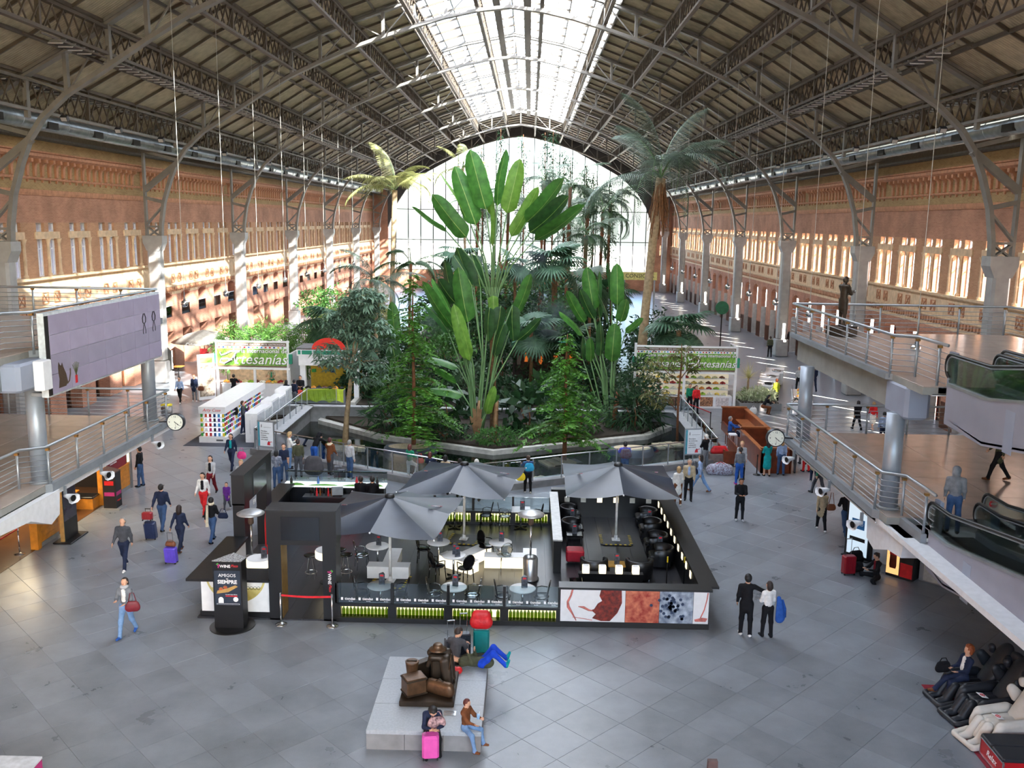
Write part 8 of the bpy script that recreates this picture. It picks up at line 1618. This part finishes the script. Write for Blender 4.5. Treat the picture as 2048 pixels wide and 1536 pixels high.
bn_ = thing('padded_bench', 'orange bench with dark padded seat inside the cafe', 'bench', (-17.1, 34.6, .012)); MB().bx(-1.0, -.3, 0, .3, .25, .42).build('base', ow, bn_); MB().bev(-1.02, -.32, .42, .32, .27, .5, .03).build('cushion', leath, bn_)
dt = thing('digital_totem', 'tall black digital display totem in front of the cafe', 'display', (-16.1, 31.05, 0)); MB().bev(-.06, -.5, .06, .06, .5, 2.35, .02).build('case', blk, dt); MB().bx(.06, -.44, .75, .066, .44, 2.28).build('screen', mat('dim lilac screen', (92, 84, 120), .2, 0, .4, 3, alt=(60, 52, 74)), dt); MB().bx(-.07, -.52, .06, .07, -.48, 2.36).build('gold_edge', mat('gold edge', (190, 160, 100), .35, .6), dt); MB().bev(-.3, -.65, 0, .35, .65, .06, .02).build('base', blk, dt)
ds = thing('display_stand', 'black square dessert display stand with patterned top by the cafe', 'display', (-16.15, 34.6, 0)); MB().bx(-.35, -.35, 0, .4, .35, .06).build('base', gstone, ds); MB().bx(-.25, -.25, .06, .25, .25, 1.45).build('column', blk, ds); MB().prism([(-.25, 1.45), (.25, 1.45), (.25, 1.5), (-.25, 1.62)], -.25, .25, 'y').build('patterned_top', mat('spotted cream print', (226, 214, 206), .5, 0, .4, 18, alt=(90, 40, 34)), ds)
MB().bx(.25, -.2, .55, .256, .2, .7).build('magenta_band', mat('magenta print', (170, 40, 110)), ds); MB().bx(-.2, -.256, .55, .2, -.25, .7).build('magenta_band', mat('magenta print', (170, 40, 110)), ds); MB().bx(-.18, -.256, .98, .18, -.25, 1.15).build('red_print', redm, ds); text('crepes', .12, (.256, 0, .36), (PI / 2, 0, PI / 2), redm, ds)
post_(-17.0, 29.4, 'steel barrier post at the cafe entrance'); post_(-17.0, 27.6, 'second steel barrier post at the cafe entrance'); b2 = thing('barrier_belt', 'red belt between the posts at the cafe entrance', 'belt', (-17.0, 28.5, .9)); MB().bar((0, -.88, 0), (0, .88, 0), .012, .05).build('belt', redm, b2)
# ---- under the right mezzanine
sw = thing('service_wall', 'grey panelled wall under the right mezzanine beside the drinks machine', 'wall', (12.1, 29.4, 0), -PI / 4); MB().bx(.95, .1, 0, 6, .3, 3.05).build('wall', gstone, sw)
for k in range(5): MB().bx(1.1 + k * .62, .07, .05, 1.65 + k * .62, .1, 2.9).build('panel', mat('pale service panel', (166, 164, 158), .5), sw)
MB().bx(-.9, .62, 0, 1.0, .75, 3.05).build('wall', whp, sw)
vm = thing('vending_machine', 'red and black drinks machine with a lit bottle poster', 'vending machine', (12.3, 28.95, 0), -PI / 4); MB().bev(-.45, -.1, 0, .45, .6, 1.85, .02).build('cabinet', blk, vm); MB().bx(-.43, -.115, .1, -.02, -.1, 1.75).build('lit_poster', mat('lit amber poster', (255, 190, 120), .4, emit=1.1 * EMK), vm); MB().bx(.02, -.115, .08, .42, -.1, .55).build('tray_panel', redm, vm); MB().bx(.02, -.115, .8, .42, -.1, 1.75).build('red_panel', mat('deep red panel', (120, 16, 20), .4), vm)
MB().lathe([(.1, .2), (.12, .3), (.11, .7), (.13, .95), (.05, 1.25), (.045, 1.45)], 12).xf(Matrix.Translation((-.22, -.118, .1)) @ Matrix.Diagonal((1, .08, 1, 1))).build('bottle_picture', mat('cola brown print', (96, 36, 18), .3, 0, .2, 8), vm); MB().bx(-.34, -.132, .75, -.1, -.128, .95).build('label_picture', redm, vm)
for i in range(4):
    for j in range(3): MB().bx(.06 + .09 * i, -.122, 1.1 + .18 * j, .12 + .09 * i, -.115, 1.24 + .18 * j).build('button', mat('pale gold button', (206, 190, 150), .4), vm)
lb = thing('light_box', 'tall white and blue light box beside the sitting woman', 'light box', (11.55, 30.75, 0), -.95); MB().bev(-.5, -.1, .04, .5, .1, 2.1, .03).build('case', blk, lb); MB().bx(-.4, -.112, .12, .4, -.1, 1.98).build('lit_panel', mat('lit pale poster', (206, 226, 240), .4, emit=.75 * EMK), lb); MB().bev(-.25, -.118, 1.05, .25, -.112, 1.4, .003).build('blue_square', mat('bright blue print', (50, 130, 200)), lb); MB().bx(-.3, -.118, .62, .3, -.112, .75).build('black_strip', blk, lb); text('METRO', .12, (0, -.122, 1.22), FACE, wscr, lb); MB().bx(-.5, -.25, 0, .5, .25, .04).build('base', blk, lb)
# floodlights along the lower girders
fl_ = MB().cb((0, 0, 0), (.34, .22, .26), 0, .6)
for k in range(10):
    for s_ in (-1, 1):
        o = thing('floodlight', 'dark floodlight hanging from the %s lower girder, %s from the near end' % ('left' if s_ < 0 else 'right', ('first', 'second', 'third', 'fourth', 'fifth', 'sixth', 'seventh', 'eighth', 'ninth', 'tenth')[k]), 'floodlight', (XC + s_ * 21.6, 47 + 6.1 * k, 16.0)); fl_.build('housing', dvm, o); MB().cb((0, -.1, -.06), (.28, .02, .2), 0, .6).build('lens', lvm, o); MB().bx(-.02, -.02, .1, .02, .02, .75).build('bracket', stl, o)

# ================================================================ foreground
# ---- granite plinth with the bronze luggage, people around it
pl_ = thing('granite_plinth', 'low pale granite plinth carrying the bronze luggage', 'plinth', (-2.1, 20.0, 0)); gp = mat('pale granite slab', (160, 166, 172), .5, 0, .05, 20)
for i in range(2):
    for j in range(3):
        x0, x1 = -1.25 + i * 1.25, i * 1.25; y0 = -1.72 + j * 1.15; MB().bev(x0 + .004, y0 + .004, .36, x1 - .004, y0 + 1.146, .45, .01).build('top_slab', gp, pl_)
for i in range(3): MB().bx(-1.24 + i * .83, -1.71, 0, -1.24 + i * .83 + .82, -1.6, .36).build('side_slab', gstone, pl_)
MB().bx(-1.24, -1.6, 0, -1.1, 1.7, .36).build('side_slab', gstone, pl_); MB().bx(1.1, -1.6, 0, 1.24, 1.7, .36).build('side_slab', gstone, pl_); MB().bx(-1.1, 1.6, 0, 1.1, 1.71, .36).build('side_slab', gstone, pl_)
lg_ = thing('luggage_sculpture', 'bronze sculpture of stacked luggage with coat and hat on a plinth', 'sculpture', (-2.15, 20.05, .45)); b3 = mat('brown bronze', (92, 68, 48), .4, .5, .2, 6)
MB().bev(-.62, -.76, 0, .62, .74, .13, .02).build('base', brz, lg_)
cm = MB().bev(-.24, -.2, 0, .24, .2, .42, .02); cm.build('crate', b3, lg_, False, (-.33, -.35, .13), .5)
for z_ in (.02, .36): MB().bev(-.255, -.215, z_, .255, .215, z_ + .04, .01).build('crate_band', brz, lg_, False, (-.33, -.35, .13), .5)
MB().lathe([(.12, 0), (.13, .04), (.155, .26), (.16, .3), (.14, .3), (.0, .31)], 16, (-.42, .02, .42)).build('basket', b3, lg_, True); MB().bar((-.54, .02, .74), (-.3, .02, .74), .03, .02).build('basket_strap', brz, lg_); MB().bev(-.13, -.1, 0, .13, .1, .3, .02).build('basket_stand', brz, lg_, False, (-.42, .02, .13))
V, Q, mi = blob([cap((-.24, 0, .14), (.24, 0, .14), .15, .15, 0, (0, 1, 0), .8), cap((-.24, 0, .24), (.24, 0, .24), .1, .1, 0)], .02); V[:, 2] = np.maximum(V[:, 2], 0); ob('leather_case', npmesh('leather_case', V, Q, b3, True), lg_, (.27, -.4, .13), -.45); MB().tube([(.18, -.4, .46), (.27, -.43, .53), (.36, -.46, .46)], .015, 6).build('case_handle', brz, lg_, True)
MB().bev(-.3, -.1, 0, .3, .1, .42, .02).build('flat_case', brz, lg_, False, (-.28, .34, .13), .75); MB().bev(-.22, -.22, 0, .22, .22, .66, .03).build('trunk', brz, lg_, False, (.2, .3, .13), .2)
V, Q, mi = blob([cap((.0, .28, .82), (.4, .3, .82), .1, .1, 0), cap((.05, .1, .78), (.4, .14, .76), .09, .08, 0), cap((.38, .08, .74), (.46, .02, .1), .09, .1, 0), cap((.3, .06, .7), (.34, .0, .3), .08, .07, 0), cap((.02, .12, .76), (-.06, .1, .58), .07, .05, 0), cap((.45, .3, .7), (.5, .26, .2), .08, .09, 0)], .02); ob('bronze_coat', npmesh('bronze_coat', V, Q, brz, True), lg_)
MB().lathe([(.2, 0), (.21, .015), (.12, .03), (.115, .11), (.09, .14), (.0, .13)], 20, (.16, .26, .91)).build('bronze_hat', b3, lg_, True); MB().bar((.42, .0, .3), (.5, -.04, .95), .02, .02).build('umbrella', b3, lg_)
pq = thing('plaque', 'small silver plaque on the granite plinth', 'plaque', (-1.6, 19.05, .45)); MB().bev(-.14, -.1, 0, .14, .1, .012, .004).build('plate', steel, pq); MB().bx(-.1, .02, .012, .1, .04, .014).build('inscription', gstone, pq)
PE('woman in navy jacket sitting on the plinth edge bent over her phone', -1.95, 18.45, 192, 1.66, 'navy', 'black', ('bob', 'black'), 'sit', sit=.53, fem=1, lean=30, look=(0, -35), legs=((74, 74, 5), (84, 86, 6)), arms=((20, 8, 70, 40), (24, 8, 70, 40)), shoe='black'); bag('patterned bag on the lap of the woman in navy', -1.8, 18.12, .78, mat('patterned bag', (120, 80, 104), .7, 0, .4, 14, alt=(210, 170, 170)), .18, .1, .15, .3, .08)
suitcase('bright pink hard suitcase in front of the plinth', -1.92, 18.0, .12, (214, 84, 168), .36, .24, .52, .06, 0)
PE('boy in brown leather jacket and blue jeans sitting on the plinth corner', -1.2, 18.45, 245, 1.32, 'brown', 'ljeans', ('short', 'auburn'), 'sit', sit=.53, legs=((80, 70, 6), (80, 60, 30)), arms=((36, 8, 50, 20), (36, 8, 40, 20)), shoe='brown', look=(0, -15)); cu_ = thing('paper_cup', 'pale blue drink carton in the hands of the boy', 'cup', (-.93, 18.42, .7)); MB().lathe([(.03, 0), (.04, .1), (.035, .105)], 10).build('cup', mat('pale blue carton', (150, 190, 226), .5), cu_, True); MB().cyl((.01, 0, .1), (.03, 0, .17), .004, n=5).build('straw', wscr, cu_)
PE('man in olive coat and bright blue trousers lying on his back on the plinth', -1.0, 21.25, 0, 1.76, 'olive', 'royal', ('short', 'dbrown'), 'sit', z=.59, sit=.59, roll=(90, 0, -96), legs=((56, 96, 4), (50, 92, 8)), arms=((10, 10, 80, 40), (20, 16, 100, 50)), coat=.14, shoe='teal')
PE('man in dark jacket sitting behind the sculpture looking down at a phone', -1.7, 21.45, -20, 1.74, 'dgrey', 'black', ('short', 'dbrown'), 'sit', sit=.53, lean=20, look=(40, -30), legs=((84, 84, 6), (84, 84, 6)))
suitcase('teal hard suitcase standing behind the plinth', -1.1, 22.95, .1, (0, 122, 124), .42, .28, .62, .35); suitcase('black hard suitcase standing behind the plinth', -1.55, 22.75, .15, (34, 42, 54), .36, .26, .6, .5); suitcase('slate suitcase with silver handle behind the seated man', -1.85, 22.5, .3, (60, 66, 76), .36, .24, .56, .45)
bag('red puffy rucksack strapped on top of the teal suitcase', -1.1, 22.92, .98, mat('red nylon', (196, 26, 34), .5, 0, .1, 8, bump=.6, bsc=14), .2, .2, .3, 0, 0, 'rucksack'); rb_ = thing('red_bag', 'small red bag tucked by the lying man', 'bag', (-1.62, 20.9, .45)); V, Q, mi = blob([cap((-.08, 0, .09), (.08, 0, .09), .09, .09, 0)], .02); ob('body', npmesh('body', V, Q, redm, True), rb_); MB().tube([(-.06, 0, .16), (0, 0, .22), (.06, 0, .16)], .01, 5).build('handle', blk, rb_)
# ---- massage chairs on a red mat
rm = thing('red_mat', 'dark red mat under the massage chairs', 'mat', (10.95, 19.6, 0), -.03); MB().bx(-1.0, -2.6, 0, 1.6, 2.1, .015).build('mat', mat('wine red carpet', (134, 24, 44), .9, 0, .08, 20), rm)
def mchair(label, x, y, m, rz=PI / 2, grp=None):
    """reclining massage chair facing local +y: shells, wings, calf rest with rolls"""
    t = thing('massage_chair', label, 'armchair', (x, y, .015), rz)
    def pb(n, pr, h=.026): V, Q, mi = blob(pr, h, .02); V[:, 2] = np.maximum(V[:, 2], 0); ob(n, npmesh(n, V, Q, m, True), t)
    fx = (1, 0, 0)
    for s_ in (-1, 1):
        pb('arm_shell', [cap((s_ * .36, -.3, .32), (s_ * .36, .42, .3), .3, .22, 0, fx, .32), cap((s_ * .36, -.25, .56), (s_ * .36, .4, .52), .09, .1, 0, fx, .9), cap((s_ * .36, .45, .48), (s_ * .36, .5, .2), .09, .1, 0, fx, .9)])
        pb('shoulder_wing', [cap((s_ * .34, -.5, .82), (s_ * .38, -.38, .98), .15, .12, 0, fx, .6), cap((s_ * .32, -.62, 1.12), (s_ * .32, -.6, 1.18), .09, .09, 0)])
        pb('calf_roll', [cap((s_ * .15, .56, .42), (s_ * .15, .72, .18), .12, .12, 0, fx, .8), cap((s_ * .15, .78, .08), (s_ * .15, .98, .07), .1, .08, 0)])
    pb('seat', [cap((0, -.2, .4), (0, .42, .42), .12, .11, 0), cap((-.16, -.2, .4), (-.16, .4, .42), .11, .1, 0), cap((.16, -.2, .4), (.16, .4, .42), .11, .1, 0)])
    pb('backrest', [cap((0, -.3, .5), (0, -.72, 1.16), .26, .24, 0, (0, .8, .6), .55), cap((0, -.72, 1.14), (0, -.76, 1.26), .2, .16, 0, (0, .8, .6), .6)]); pb('base', [cap((-.3, -.4, .1), (.3, -.4, .1), .16, .16, 0), cap((-.3, .3, .1), (.3, .3, .1), .14, .14, 0)]); pb('calf_centre', [cap((0, .56, .42), (0, .74, .16), .07, .06, 0)])
    pb('foot_rest', [cap((-.34, .66, .1), (-.34, 1.0, .06), .08, .06, 0), cap((.34, .66, .1), (.34, 1.0, .06), .08, .06, 0), cap((-.3, 1.04, .05), (.3, 1.04, .05), .06, .06, 0)]); MB().tube([(.4, -.2, .2), (.42, .0, .16), (.42, .2, .28), (.42, .34, .42)], .02, 5).build('trim', blk, t, True); return t
blea = mat('black massage chair leather', (34, 36, 42), .5, 0, .08, 6); wlea = mat('cream massage chair leather', (206, 200, 190), .5, 0, .04, 4)
mchair('black massage chair with red piping carrying a red-haired woman', 10.95, 21.05, blea, 1.7); mchair('empty black massage chair with a white notice on its seat', 10.95, 20.25, blea, 1.75); mchair('cream massage chair with a white notice on its seat', 10.85, 19.3, wlea, 1.78); mchair('black massage chair facing away behind the others', 12.5, 20.9, blea, -1.3)
for x, y, l in ((10.75, 20.22, 'white no-sitting notice on the black massage chair'), (10.65, 19.28, 'white no-sitting notice on the cream massage chair')):
    nn_ = thing('paper_notice', l, 'notice', (x, y, .56), 1.7); MB().cb((0, 0, 0), (.24, .17, .006), 0, .2).build('sheet', wscr, nn_); MB().tube([(.05 * math.cos(a), .05 * math.sin(a), .008 + .2 * .05 * math.sin(a)) for a in np.linspace(0, 2 * PI, 15)], .008, 4).build('red_ring', redm, nn_); MB().bar((-.035, .035, .014), (.035, -.035, .002), .012, .004).build('red_bar', redm, nn_)
PE('red-haired woman in navy sitting cross-legged in the massage chair', 10.72, 21.12, 100, 1.68, 'navy', 'navy', ('curly', 'ginger'), 'sit', sit=.58, fem=1, inner='white', lean=-8, look=(10, -10), legs=((80, 70, 4), (88, 40, -4)), shoe='brown'); bag('black and white bag on the knees of the red-haired woman', 10.25, 21.2, .78, cm_('black'), .18, .12, .16, .2, .05)
cbx = thing('control_stand', 'red-sided stand with black padded top at the right edge', 'stand', (10.75, 18.2, 0), -.03); MB().bx(-.75, -.55, .015, .9, .45, .42).build('body', mat('racing red panel', (176, 18, 26), .4, 0, .05), cbx); MB().bev(-.77, -.57, .42, .92, -.04, .5, .03).build('cushion', blea, cbx); MB().bev(-.77, -.02, .42, .92, .47, .5, .03).build('cushion', blea, cbx)
M = MB()
for a, b in (((-.75, -.56, .05), (-.75, -.56, .42)), ((-.75, .46, .05), (-.75, .46, .42)), ((-.76, -.55, .42), (-.76, .46, .42)), ((-.76, -.55, .04), (-.76, .46, .04))): M.bar(a, b, .03, .03)
M.build('metal_edge', steel, cbx); text('Relax', .2, (-.757, -.05, .22), (PI / 2, 0, -PI / 2), wscr, cbx, shear=.3)
gl_ = thing('coin_box', 'dark red and black rounded coin machine behind the red stand', 'machine', (11.35, 18.75, .015)); V, Q, mi = blob([cap((0, 0, .1), (0, 0, .75), .18, .2, 0), cap((0, 0, .8), (0, .05, .95), .19, .14, 1)], .025); ob('body', npmesh('body', V, Q, [blk, mat('wine plastic', (90, 16, 28), .3)], True, mi), gl_); MB().sph((-.15, -.05, .88), (.06, .08, .08), 10, 8).build('white_dome', wscr, gl_, True)
# ---- things cut by the lower frame edge
wk = thing('white_kiosk_top', 'corner of a white counter top at the lower left edge', 'counter', (-10.6, 15.6, 0)); MB().bx(-1.0, -1.0, 0, 1.38, .5, .98).build('body', mat('magenta edged white', (226, 226, 228), .4), wk); MB().bev(-1.02, -1.02, .98, 1.4, .52, 1.03, .01).build('top', gd_, wk); MB().bx(1.385, -1.0, .1, 1.395, .5, .97).build('magenta_edge', mtxt, wk)
bs = thing('brown_post', 'brown-topped post at the lower edge of the picture', 'post', (3.62, 16.05, 0)); MB().prism([(-.13, 0), (.13, 0), (.1, 1.33), (-.08, 1.33)], -.05, .05, 'y').build('board', mat('worn brown board', (96, 74, 72), .6, 0, .1, 9), bs); MB().bx(-.2, -.2, 0, .2, .2, .04).build('base', blk, bs)
